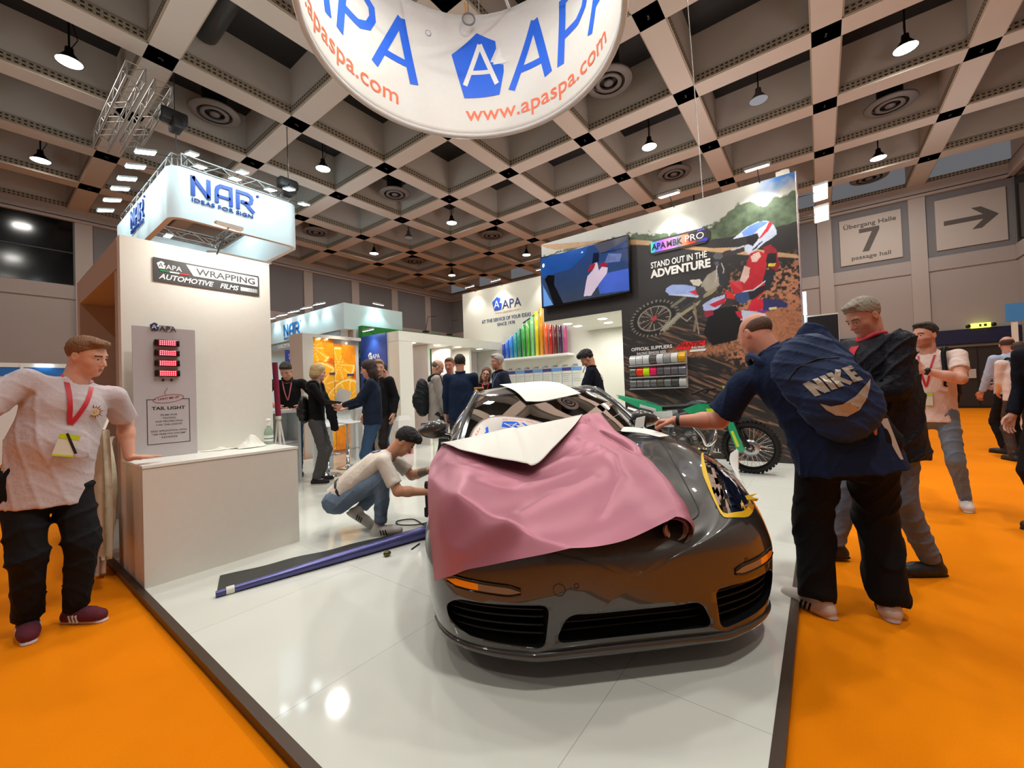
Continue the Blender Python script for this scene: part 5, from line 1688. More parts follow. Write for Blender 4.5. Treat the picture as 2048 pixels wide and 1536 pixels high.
HL = [(.165, -.505), (.30, -.545), (.45, -.60), (.58, -.665), (.655, -.715), (.62, -.745), (.52, -.765), (.40, -.765), (.29, -.735), (.20, -.64)]
HLs = round_poly(HL, .05, 3)
sideI = round_poly([(.36, .352), (.735, .345), (.79, .30), (.775, .235), (.70, .195), (.385, .175)], .04)
midI = round_poly([(-.29, .315), (.29, .315), (.345, .20), (-.345, .20)], .045)
cut = [prism_cutter(midI, 'x', -.2, .16), prism_cutter(sideI, 'x', -.2, .36), prism_cutter([(-a, b) for a, b in sideI][::-1], 'x', -.2, .36),
       prism_cutter(HLs, 'z', .56, 1.2), prism_cutter([(a, -b) for a, b in HLs][::-1], 'z', .56, 1.2)]
for xw in (.97, 3.42):
    for sd in (-1, 1):
        n = 28; o_ = [(xw + .365 * math.cos(2 * math.pi * k / n), .335 + .365 * math.sin(2 * math.pi * k / n)) for k in range(n)]
        cut.append(prism_cutter(o_, 'y', .60 * sd, 1.05 * sd))
body = bm_obj(CBM, 'body', [M_paint, M_intake], car_e)
boolean_cut(body, cut)
_nf = len(body.data.polygons)
_sm = np.ones(_nf, bool)
_mi = np.zeros(_nf, np.int32); body.data.polygons.foreach_get('material_index', _mi)
_sm[_mi == 1] = False
body.data.polygons.foreach_set('use_smooth', _sm)

# intake grilles
for y0, y1, zs in ((-.33, .33, (.22, .255, .29)), (.38, .765, (.215, .25, .285, .315)), (-.765, -.38, (.215, .25, .285, .315))):
    mb = MB()
    for z in zs:
        pts = []
        for k in range(13):
            y = y0 + (y1 - y0) * k / 12
            pts.append(car(fx(y, z) + (.06 if abs(y) < .34 else .045), y, z))
        mb.tube(pts, .0045, 6)
    mb.build('grille', mat('grille bars dark', (10, 10, 11), .6), car_e)
# lower lip and chin
mb = MB(); pts = []; ys = [-.86 + 1.72 * k / 60 for k in range(61)]
for y in ys:
    pts.append(car(fx(y * .985, .155) + .004, y * .985, .142))
mb.tube(pts, [.012 + .012 * math.sin(math.pi * k / 60) for k in range(61)], 8); mb.build('chin_spoiler', M_paint, car_e)
# lamp strips above the side intakes
for sd in (1, -1):
    mb = MB(); mb2 = MB(); mb3 = MB(); n = 16; top, bot, tin, bin_ = [], [], [], []
    for k in range(n + 1):
        t = k / n; y = sd * (.475 + .305 * t); zc = .405 + .012 * t; hh = .016 * min(1, (t + .05) * 5) * min(1, (1 - t) * 6 + .25)
        for z, L in ((zc + hh + .006, top), (zc - hh - .006, bot), (zc + hh - .003, tin), (zc - hh + .003, bin_)):
            L.append(car(fx(y, z) - (.004 if L in (top, bot) else .006), y, z))
    def strip(m, A, B_, i0=0, i1=None, mi=0):
        i1 = len(A) - 1 if i1 is None else i1
        for i in range(i0, i1):
            m.quad(A[i], A[i + 1], B_[i + 1], B_[i], mi) if sd < 0 else m.quad(A[i], B_[i], B_[i + 1], A[i + 1], mi)
    strip(mb, top, bot); mb.tube(top, .004, 5); mb.tube(bot, .004, 5); fr_ = mb.build('lamp_strip', M_blackp, car_e)
    strip(mb2, tin, bin_, 0, n // 2 + 1); mb2.build('clear_lens', mat('smoked clear lens', (120, 110, 100), .1, coat=1), fr_)
    strip(mb3, tin, bin_, n // 2 + 1, n); mb3.build('amber_lens', mat('amber lens', (236, 132, 30), .15, coat=1, emit=(236, 120, 20), estr=.15), fr_)
# tow cover ring and sensor on the bumper, shut lines
def ring_on_front(yc, zc, r, name):
    mb = MB(); mb.tube([car(fx(yc + r * math.cos(a * .262), zc + r * math.sin(a * .262)) - .0005, yc + r * math.cos(a * .262), zc + r * math.sin(a * .262)) for a in range(24)], .0016, 5, closed=True)
    return mb.build(name, M_black, car_e)
ring_on_front(.32, .415, .024, 'tow_cover'); ring_on_front(.25, .43, .009, 'parking_sensor'); ring_on_front(-.55, .44, .009, 'parking_sensor')
for sd in (1, -1):
    mb = MB(); P = [(1.20, .625), (1.015, .603), (.83, .565), (.645, .520), (.5, .487), (.36, .453), (.232, .419), (.17, .36), (.135, .25), (.12, .12), (.115, 0)]
    Q = catmull([(a, b) for a, b in P], 5)
    mb.tube([car(a, sd * b, fz(a, sd * b) + .0005) for a, b in Q], .0032, 5); mb.build('lid_shut_line', M_black, car_e)
    mb = MB(); Q = catmull([(1.22, .60), (1.05, .69), (.85, .71), (.66, .735)], 5)
    mb.build('x', M_black, car_e) if False else None

# headlights
for sd in (-1, 1):
    O_ = [(a, -b * sd * -1) if False else (a, b * -sd if sd > 0 else b) for a, b in HLs]
    O_ = [(a, abs(b) * sd) for a, b in HLs]
    cx = sum(a for a, b in O_) / len(O_); cy = sum(b for a, b in O_) / len(O_)
    # glass cover
    mb = MB(); rings = []
    for t in (1.0, .8, .6, .4, .2, 0.0):
        ring = [(cx + (a - cx) * t, cy + (b - cy) * t) for a, b in O_]
        rings.append([car(a, b, fz(a, b) + .004 + .004 * (1 - t)) for a, b in (ring if t > 0 else [(cx, cy)])])
    for R0, R1 in zip(rings[:-2], rings[1:-1]):
        base = len(mb.v); m_ = len(R0)
        mb.add(R0 + R1, [(i, (i + 1) % m_, m_ + (i + 1) % m_, m_ + i) for i in range(m_)], 0, True)
    m_ = len(rings[-2]); mb.add(rings[-2] + rings[-1], [(i, (i + 1) % m_, m_) for i in range(m_)], 0, True)
    hl = mb.build('headlight', M_glassL, car_e)
    # bowl, reflector shelf and projector
    px_, py_ = .46, .685 * sd
    pz = fz(px_, py_)
    Cn = car(px_ - .02, py_, pz - .055); dirf = (-CB + ZA * .55).normalized()
    mb = MB(); mb.lathe([(.048, -.06), (.052, 0), (.058, .012), (.056, .016), (.046, .012), (.043, 0), (.040, -.03)], Cn, dirf, 28); mb.build('projector_ring', M_chrome, hl)
    mb = MB(); mb.lathe([(.042, -.01), (.036, .012), (.02, .024), (0, .028)], Cn, dirf, 24); mb.build('projector_lens', mat('projector glass', (20, 24, 30), .03, coat=1), hl)
    mb = MB()
    for k in range(5):
        x0 = .30 + .055 * k; y_ = (.60 + .022 * k) * sd
        mb.obox(car(x0 + .12, y_ + .02 * sd, fz(x0 + .1, y_) - .05 - .004 * k), CB, CL, ZA, .022, .05, .008)
    mb.obox(car(.57, .69 * sd, fz(.57, .69 * sd) - .04), CB, CL, ZA, .05, .035, .02)
    mb.obox(car(.30, .66 * sd, fz(.30, .66 * sd) - .045), CB, CL, ZA, .05, .06, .01)
    mb.build('reflector', mat('lamp reflector chrome', (190, 192, 196), .15, .9), hl)
    mb = MB(); mb.lathe([(.0, .02), (.012, .018), (.015, 0)], car(.33, .62 * sd, fz(.33, .62 * sd) - .03), dirf, 12); mb.build('small_lamp', M_chrome, hl)
    if sd < 0:
        # yellow masking tape around the lamp
        OO = O_[2:] + O_[:2]
        mb = MB(); n = len(O_)
        inn, outp = [], []
        for i in range(n):
            a, b = O_[i]; d = Vector((a - cx, b - cy)); d.normalize()
            w = .019
            inn.append(car(a - d.x * .004, b - d.y * .004, fz(a - d.x * .004, b - d.y * .004) + .009)); outp.append(car(a + d.x * w, b + d.y * w, fz(a + d.x * w, b + d.y * w) + .004))
        skip = set(i for i in range(n) if O_[i][1] < -.742 and .30 < O_[i][0] < .60)
        for i in range(n):
            j = (i + 1) % n
            if i in skip:
                continue
            mb.quad(inn[i], inn[j], outp[j], outp[i])
        mb.build('masking_tape', M_yellow, car_e)
        mb = MB(); V = [car(.27, -.70, .65), car(.25, -.735, .645), car(.24, -.74, .66), car(.262, -.72, .665), car(.25, -.745, .685), car(.285, -.70, .667)]; mb.add(V, [(0, 1, 2, 3), (3, 4, 5, 0)], 0); mb.build('tape_end', M_yellow, car_e)

# greenhouse
WC = [(1.26, 0, .85), (1.50, 0, .985), (1.75, 0, 1.105), (1.97, 0, 1.205)]
WA = [(1.47, .745, .868), (1.70, .69, 1.005), (1.90, .63, 1.12), (2.10, .565, 1.212)]
RCn = [(1.97, 0, 1.205), (2.2, 0, 1.268), (2.5, 0, 1.29), (2.85, 0, 1.265), (3.2, 0, 1.19), (3.6, 0, 1.06), (3.95, 0, .935)]
RRl = [(2.10, .565, 1.212), (2.3, .56, 1.232), (2.55, .555, 1.235), (2.85, .55, 1.205), (3.2, .54, 1.13), (3.6, .53, 1.0), (3.9, .52, .90)]
def res(P, n):
    C_ = catmull(P, 12); L = len(C_) - 1
    return [C_[int(round(L * k / n))] for k in range(n + 1)]
def patch(Cc, Re, s0=-1, s1=1, ns=24, nt=24, off=0.0):
    Cc, Re = res(Cc, nt), res(Re, nt); V = []
    for j in range(nt + 1):
        c, r = Cc[j], Re[j]
        for i in range(ns + 1):
            s = s0 + (s1 - s0) * i / ns; q = abs(s) ** 2.3
            V.append(car(c[0] + (r[0] - c[0]) * q, r[1] * s, c[2] + (r[2] - c[2]) * q + off))
    F_ = [(j * (ns + 1) + i, j * (ns + 1) + i + 1, (j + 1) * (ns + 1) + i + 1, (j + 1) * (ns + 1) + i) for j in range(nt) for i in range(ns)]
    return V, F_
mb = MB(); mb.add(*patch(WC, WA, -.97, .97), 0, True); mb.build('windscreen', M_glassW, car_e)
mb = MB(); mb.add(*patch(WC, WA, -.995, -.93, 3, 24, .002), 0, True); mb.add(*patch(WC, WA, .93, .995, 3, 24, .002), 0, True)
_c = res(WC, 24); _r = res(WA, 24)
def row(j, off=.002):
    c, r = _c[j], _r[j]
    return [car(c[0] + (r[0] - c[0]) * abs(s) ** 2.3, r[1] * s, c[2] + (r[2] - c[2]) * abs(s) ** 2.3 + off) for s in [-1 + i / 12 for i in range(25)]]
for a_, b_ in ((0, 2), (22, 24)):
    A_, B_ = row(a_), row(b_)
    for i in range(24):
        mb.quad(A_[i], A_[i + 1], B_[i + 1], B_[i])
mb.build('windscreen_border', M_blackp, car_e)
mb = MB(); V_, F_ = patch(RCn, RRl, -1, 1, 30, 40); mb.add(V_, F_, 0, True); mb.build('roof', M_paint, car_e)
for sd in (1, -1):
    # pillar and roof rail tube
    mb = MB(); P = [car(a, b * sd, c) for a, b, c in res(WA, 14)] + [car(a, b * sd, c) for a, b, c in res(RRl, 16)][1:]
    mb.tube(P, [.030 - .006 * (k < 12) for k in range(len(P))], 10); mb.build('roof_pillar', M_paint, car_e)
    belt = [(1.47, .80, .868), (1.9, .80, .885), (2.4, .795, .90), (2.9, .79, .925), (3.3, .77, .955), (3.6, .72, .965)]
    top = [(1.49, .755, .875), (1.90, .635, 1.12), (2.12, .575, 1.20), (2.5, .565, 1.225), (2.9, .56, 1.185), (3.3, .55, 1.09), (3.6, .56, 1.0)]
    A_, B_ = res(belt, 24), res(top, 24); mb = MB(); V_ = []
    for a, b in zip(A_, B_):
        for t in (0, .33, .66, 1):
            y = a[1] + (b[1] - a[1]) * t + .03 * math.sin(math.pi * t)
            V_.append(car(a[0] + (b[0] - a[0]) * t, y * sd, a[2] + (b[2] - a[2]) * t))
    F_ = [(4 * i + k, 4 * i + 4 + k, 4 * i + 5 + k, 4 * i + 1 + k) for i in range(24) for k in range(3)]
    mb.add(V_, F_, 0, True); mb.build('side_window', M_glassW, car_e)
    # door mirror
    mx, my, mz = (1.60, .925, .955) if sd > 0 else (1.62, -.80, .965)
    mb = MB(); bm = bmesh.new(); bmesh.ops.create_uvsphere(bm, u_segments=24, v_segments=16, radius=1)
    for v in bm.verts:
        x, y, z = v.co
        v.co = car(mx + .065 * x * (1 if x < 0 else .55), my + sd * (.115 * y), mz + .07 * z * (1 - .25 * y) - .012 * y)
    mb.addbm(bm, 0, True); bm.free(); mir = mb.build('door_mirror', M_paint, car_e)
    mb = MB(); mb.tube([car(mx, my - .05 * sd, mz - .04), car(mx + .0, .80 * sd, .90), car(mx, .76 * sd, .87)], [.028, .02, .03], 8); mb.build('mirror_arm', M_blackp, mir)
    mb = MB(); mb.tube([car(mx + .034, my - .085 * sd, mz - .045), car(mx + .034, my + .085 * sd, mz - .05), car(mx + .034, my + .09 * sd, mz + .045), car(mx + .034, my - .08 * sd, mz + .055)], .006, 5, closed=True); mb.build('mirror_rim', M_black, mir)
# side intake, door line
for sd in (1, -1):
    mb = MB()
    for xs_ in (1.62, 2.75):
        pts = []
        for k in range(12):
            z = .22 + .62 * k / 11
            p = car(xs_, 2 * sd, z); h = CBVH.ray_cast(p, -CL * sd)
            if h[0] is not None:
                pts.append(h[0] + CL * sd * .0005)
        mb.tube(pts, .003, 5)
    mb.build('door_shut_line', M_black, car_e)
    mb = MB(); p = car(2.5, 2 * sd, .70); h = CBVH.ray_cast(p, -CL * sd); y_ = car_local(h[0]).y
    mb.tube([car(2.38, y_ + .0 * sd, .70), car(2.42, y_ + .02 * sd, .70), car(2.56, y_ + .02 * sd, .70), car(2.60, y_, .70)], .009, 6); mb.build('door_handle', M_paint, car_e)
# wheels
for xw in (.97, 3.42):
    for sd in (-1, 1):
        c = car(xw, .78 * sd, .335); ax = CL * sd
        mb = MB(); mb.lathe([(.235, -.11), (.30, -.115), (.328, -.10), (.334, -.06), (.334, .06), (.328, .095), (.30, .11), (.238, .105)], c, ax, 40); wh = mb.build('wheel', M_rubber, car_e)
        mb = MB(); mb.lathe([(.238, .105), (.232, .095), (.222, .03), (.215, -.1)], c, ax, 40)
        X_ = ax.orthogonal().normalized(); Y_ = ax.cross(X_)
        for k in range(5):
            for e in (-.13, .13):
                a = 2 * math.pi * k / 5 + e; d = X_ * math.cos(a) + Y_ * math.sin(a); a2 = 2 * math.pi * k / 5 + e * .6; d2 = X_ * math.cos(a2) + Y_ * math.sin(a2)
                mb.tube([c + ax * .075 + d2 * .05, c + ax * .08 + d * .14, c + ax * .085 + d * .228], [.022, .016, .014], 6)
        mb.lathe([(0, .085), (.035, .085), (.065, .07), (.07, .04)], c, ax, 20); mb.build('rim', M_rim, wh)
        mb = MB(); mb.lathe([(.17, .0), (.17, .02), (.05, .025)], c, ax, 30); mb.build('brake_disc', mat('brake steel', (120, 120, 120), .3, .9), wh)
# cabin inside
mb = MB(); V_ = []
mb.obox(car(1.62, 0, .86), CB, CL, ZA, .22, .66, .035); mb.obox(car(1.70, .33, .90), CB, CL, ZA, .10, .16, .05); mb.build('dashboard', mat('cabin black', (14, 14, 15), .6), car_e)
mb = MB(); c = car(1.93, .34, .93); a = (CB + ZA * -.45).normalized(); X_ = a.orthogonal().normalized(); Y_ = a.cross(X_)
mb.tube([c + X_ * .18 * math.cos(k * .2618) + Y_ * .18 * math.sin(k * .2618) for k in range(24)], .014, 8, closed=True)
for k in range(3):
    an = 2.1 * k + .5; mb.tube([c, c + X_ * .17 * math.cos(an) + Y_ * .17 * math.sin(an)], .012, 6)
mb.build('steering_wheel', mat('cabin leather', (20, 20, 21), .5), car_e)
for y in (.36, -.36):
    mb = MB(); bm = bmesh.new(); bmesh.ops.create_cube(bm, size=1)
    mb.obox(car(2.42, y, .62), CB, CL, ZA, .24, .23, .09); mb.obox(car(2.72, y, .88), (CB * .97 + ZA * .25), CL, (ZA * .97 - CB * -.25), .06, .22, .26); mb.obox(car(2.82, y, 1.13), CB, CL, ZA, .045, .12, .075); mb.build('seat', mat('seat leather dark', (30, 29, 29), .55), car_e); bm.free()
mb = MB(); mb.obox(car(2.0, 0, 1.13), CB, CL, ZA, .012, .11, .03); mb.build('rear_view_mirror', M_black, car_e)
# rear lamps and spoiler
for sd in (1, -1):
    mb = MB(); mb.obox(car(4.26, .60 * sd, .73), CB, CL, ZA, .04, .20, .035); mb.build('rear_lamp', mat('rear lamp red', (120, 10, 14), .2), car_e)
mb = MB(); mb.obox(car(4.15, 0, .90), CB, CL, ZA, .10, .60, .012); mb.build('rear_spoiler', M_paint, car_e)

# ---------------------------------------------------------------- the film on the car
def film_mat(name, front, back, rough=.33, metal=.35):
    m = bpy.data.materials.new(name); m.use_nodes = True
    nt = m.node_tree; b = nt.nodes['Principled BSDF']
    g = nt.nodes.new('ShaderNodeNewGeometry'); mx = nt.nodes.new('ShaderNodeMixRGB')
    mx.inputs['Color1'].default_value = srgb(*front); mx.inputs['Color2'].default_value = srgb(*back)
    nt.links.new(g.outputs['Backfacing'], mx.inputs['Fac']); nt.links.new(mx.outputs[0], b.inputs['Base Color'])
    inv = nt.nodes.new('ShaderNodeMath'); inv.operation = 'SUBTRACT'; inv.inputs[0].default_value = 1
    nt.links.new(g.outputs['Backfacing'], inv.inputs[1])
    mm = nt.nodes.new('ShaderNodeMath'); mm.operation = 'MULTIPLY'; mm.inputs[1].default_value = metal
    nt.links.new(inv.outputs[0], mm.inputs[0]); nt.links.new(mm.outputs[0], b.inputs['Metallic'])
    b.inputs['Roughness'].default_value = rough
    tc = nt.nodes.new('ShaderNodeTexCoord'); nz = nt.nodes.new('ShaderNodeTexNoise'); nz.inputs['Scale'].default_value = 3.2; nz.inputs['Detail'].default_value = 3
    nt.links.new(tc.outputs['Object'], nz.inputs['Vector'])
    bp = nt.nodes.new('ShaderNodeBump'); bp.inputs['Strength'].default_value = .12; bp.inputs['Distance'].default_value = .05
    nt.links.new(nz.outputs['Fac'], bp.inputs['Height']); nt.links.new(bp.outputs['Normal'], b.inputs['Normal'])
    return m


M_pink = film_mat('pink satin film', (178, 112, 128), (206, 176, 160), .42, .3)
M_white_back = film_mat('white film backing', (226, 224, 214), (20, 18, 18), .45, 0)
FG = [[(.271, .838, .384), (.162, .75, .455), (.088, .636, .508), (.003, .41, .561), (-.028, .159, .596), (-.02, -.035, .638), (.038, -.201, .672)],
      [(.341, .855, .523), (.23, .775, .568), (.150, .63, .634), (.154, .412, .643), (.187, .13, .658), (.256, -.12, .692), (.20, -.28, .70)],
      [(.44, .872, .64), (.358, .79, .71), (.349, .642, .752), (.421, .416, .731), (.504, .082, .745), (.58, -.18, .765), (.46, -.335, .765)],
      [(.62, .885, .73), (.631, .80, .796), (.56, .661, .825), (.613, .415, .781), (.793, .058, .805), (.88, -.20, .85), (.78, -.35, .845)],
      [(.95, .89, .81), (.93, .79, .855), (.80, .658, .86), (.86, .42, .84), (1.0, .085, .875), (1.06, -.13, .955), (1.0, -.29, .95)],
      [(1.3, .847, .866), (1.28, .681, .895), (1.25, .506, .930), (1.22, .297, .970), (1.2, .05, 1.010), (1.2, -.15, 1.043), (1.2, -.275, 1.056)]]
G = np.array(FG)


def cr_eval(Gr, u, v):
    def w(t):
        return np.array([-.5 * t + t * t - .5 * t ** 3, 1 - 2.5 * t * t + 1.5 * t ** 3, .5 * t + 2 * t * t - 1.5 * t ** 3, -.5 * t * t + .5 * t ** 3])
    nr, nc = Gr.shape[:2]
    i = min(int(v), nr - 2); j = min(int(u), nc - 2); wv = w(v - i); wu = w(u - j)
    def get(a, b):
        a0, b0 = min(max(a, 0), nr - 1), min(max(b, 0), nc - 1)
        p = Gr[a0, b0].copy()
        if a < 0: p = p + (Gr[0, b0] - Gr[1, b0])
        if a > nr - 1: p = p + (Gr[nr - 1, b0] - Gr[nr - 2, b0])
        if b < 0: p = p + (Gr[a0, 0] - Gr[a0, 1])
        if b > nc - 1: p = p + (Gr[a0, nc - 1] - Gr[a0, nc - 2])
        return p
    s = np.zeros(3)
    for a in range(4):
        for b in range(4):
            s += wv[a] * wu[b] * get(i - 1 + a, j - 1 + b)
    return s


CREASE = [((0, 3.2), (1.5, 1.8), .030, .42), ((1.5, 1.8), (2.6, .9), .034, .38), ((2.6, .9), (3.5, 0), .026, .34), ((2.9, 1.3), (3.6, 1.75), .016, .12), ((3.6, 1.75), (4.3, 2.0), .013, .10), ((2.2, 2.5), (3.0, 2.1), -.014, .16), ((3.0, 2.1), (3.9, 2.45), .012, .10),
          ((4.6, 3.8), (5.0, 2.6), .014, .14), ((5.0, 2.6), (4.9, 1.8), .013, .13), ((4.9, 1.8), (4.2, .9), .009, .12), ((3.9, 3.1), (4.9, 2.9), .008, .08), ((1.2, 3.4), (2.4, 2.9), .010, .15),
          ((4.9, 4.4), (5.6, 3.9), .014, .12), ((5.2, 4.6), (5.9, 3.0), -.02, .16), ((3.4, 2.9), (4.6, 3.5), .010, .10), ((4.3, 3.0), (4.8, 3.1), -.008, .07), ((2.3, 3.3), (3.2, 2.2), .010, .16), ((.4, 1.4), (1.6, .5), .006, .2)]
NU, NV = 132, 110
mb = MB(); V_ = []
B2 = None
for jv in range(NV + 1):
    for iu in range(NU + 1):
        u = 6 * iu / NU; v = 5 * jv / NV
        p = cr_eval(G, u, v)
        h = 0
        for a, b, amp, wd in CREASE:
            dx, dy = b[0] - a[0], b[1] - a[1]; L2 = dx * dx + dy * dy
            t = ((u - a[0]) * dx + (v - a[1]) * dy) / L2; tc_ = min(max(t, 0), 1)
            d = math.hypot(u - a[0] - tc_ * dx, v - a[1] - tc_ * dy)
            h += amp * math.exp(-(abs(d) / wd) ** 1.35)
        h += .0025 * math.sin(u * 5.1 + v * 2.3) + .002 * math.sin(v * 7.3 - u * 1.9)
        q = Vector(p)
        q.z += h * .9; q.x -= h * .35
        if q.x > .10:
            q.z = max(q.z, fz(q.x, max(-.88, min(.88, q.y))) + .008) if abs(q.y) < .86 else q.z
        V_.append(car(*q))
F_ = [(j * (NU + 1) + i, j * (NU + 1) + i + 1, (j + 1) * (NU + 1) + i + 1, (j + 1) * (NU + 1) + i) for j in range(NV) for i in range(NU)]
mb.add(V_, F_, 0, True)
# rolled right edge, part of the same sheet
edge = [Vector(V_[j * (NU + 1) + NU]) for j in range(NV + 1)]
V2 = []; NS = 46
for j in range(NV + 1):
    T = (edge[min(j + 1, NV)] - edge[max(j - 1, 0)]).normalized(); f = j / NV
    inn = Vector(V_[j * (NU + 1) + NU - 3]); out = (edge[j] - inn); out = (out - T * out.dot(T)).normalized()
    up = out.cross(T) if out.cross(T).z > 0 else T.cross(out)
    r0 = .066 * (1 - f) + .028 * f
    for k in range(NS + 1):
        th = k / NS * 2 * math.pi * 1.9; r = r0 * (1 - .42 * k / NS)
        cen = edge[j] - up * r0 - out * (.016 * k / NS)
        V2.append(cen + up * r * math.cos(th) + out * r * math.sin(th))
F2 = [(j * (NS + 1) + i, j * (NS + 1) + i + 1, (j + 1) * (NS + 1) + i + 1, (j + 1) * (NS + 1) + i) for j in range(NV) for i in range(NS)]
mb.add(V2, F2, 0, True)
film = empty('wrap_film', tuple(car(.7, .3, .8)), 'creased pink film sheet draped over the front lid of the car', 'film sheet')
o = mb.build('pink_side', M_pink, film)
# folded back flap, white backing upwards
FR = catmull([G[5, k] for k in range(6)], 10)
GR = catmull([np.array(p) for p in [(1.3, .85, .885), (.99, .768, .892), (.80, .712, .888), (.70, .640, .878), (.64, .526, .852), (.62, .426, .832), (.575, .31, .822), (.80, .16, .872), (1.0, .035, .918), (1.10, -.068, .985), (1.2, -.15, 1.043)]], 6)
NF = 60; NR = 24; mb = MB(); V_ = []
for i in range(NF + 1):
    a = FR[int(round(i / NF * (len(FR) - 1)))]; b = GR[int(round(i / NF * (len(GR) - 1)))]
    for k in range(NR + 1):
        t = k / NR; bul = (.018 + .03 * max(0, 1 - i / NF * 1.8)) * math.sin(math.pi * t) * math.sin(math.pi * min(1, (i + 2) / NF)) + (.012 if i < 35 else 0) * math.sin(math.pi * i / NF)
        th = .022 * (1 - (2 * min(t, .12) / .12 - 1) ** 2) if t < .12 else 0
        p = a * (1 - t) + b * t + np.array([0, 0, bul + .006])
        p[0] += .3 * th; V_.append(car(*p))
F_ = [(i * (NR + 1) + k, i * (NR + 1) + k + 1, (i + 1) * (NR + 1) + k + 1, (i + 1) * (NR + 1) + k) for i in range(NF) for k in range(NR)]
mb.add(V_, F_, 0, True); fl = mb.build('white_backing_flap', M_white_back, film)
md = fl.modifiers.new('thick', 'SOLIDIFY'); md.thickness = .002; md.offset = -1
# white paper on the roof
def sheet3(P, name, m, label, cat, th=.002):
    """quad patch from a grid of car-local points"""
    Gp = np.array(P, float); mb = MB(); V_ = []
    nu, nv = 24, 24
    for j in range(nv + 1):
        for i in range(nu + 1):
            p = cr_eval(Gp, (Gp.shape[1] - 1) * i / nu, (Gp.shape[0] - 1) * j / nv); V_.append(car(*p))
    mb.add(V_, [(j * (nu + 1) + i, (j + 1) * (nu + 1) + i, (j + 1) * (nu + 1) + i + 1, j * (nu + 1) + i + 1) for j in range(nv) for i in range(nu)], 0, True)
    o = mb.build(name, m); md = o.modifiers.new('thick', 'SOLIDIFY'); md.thickness = th; md.offset = 0
    tag(o, label, cat); return o
M_paper = mat('white backing paper', (232, 232, 224), .6)
sheet3([[(1.78, .16, 1.14), (1.80, .02, 1.135), (1.87, -.17, 1.16), (1.93, -.36, 1.19)], [(2.0, .23, 1.235), (2.0, .05, 1.235), (2.05, -.15, 1.25), (2.10, -.31, 1.245)], [(2.35, .33, 1.30), (2.4, .12, 1.31), (2.45, -.10, 1.32), (2.42, -.28, 1.30)]], 'paper_sheet', M_paper, 'white paper sheet lying across the car roof and hanging over the windscreen top', 'paper')
mb = MB()
sheet3([[(1.62, -.50, .895), (1.40, -.51, .893), (1.15, -.545, .905), (.96, -.60, .892)], [(1.58, -.56, .905), (1.38, -.57, .925), (1.12, -.62, .925), (.94, -.66, .90)]], 'paper_strip', M_paper, 'narrow crumpled white paper strip on the wing below the right windscreen pillar', 'paper')
sheet3([[(1.44, -.63, .90), (1.42, -.70, .915)], [(1.46, -.66, .985), (1.44, -.725, 1.0)]], 'paper_tag', M_paper, 'small upright white paper piece beside the right door mirror', 'paper')
sheet3([[(.40, -.745, .725), (.37, -.75, .71), (.33, -.745, .69)], [(.50, -.775, .795), (.46, -.78, .775), (.42, -.77, .75)], [(.53, -.80, .835), (.50, -.825, .86), (.48, -.815, .80)]], 'tissue', M_paper, 'white tissue sticking up from the outer edge of the right headlight', 'tissue')
mb = MB(); mb.rbox((0, 0, 0), (.10, .06, .022), .006); o = mb.build('sponge', mat('orange sponge', (214, 140, 40), .8, bump=.4, bscale=120)); o.location = car(2.34, .48, 1.258); o.rotation_euler = (0, 0, CTH + .5); tag(o, 'orange sponge on the left side of the car roof', 'sponge')
# ---------------------------------------------------------------- organic surfaces: smooth unions of tapered shapes, meshed with surface nets
def _n(v):
    v = np.asarray(v, float)
    return v / (np.linalg.norm(v) + 1e-12)


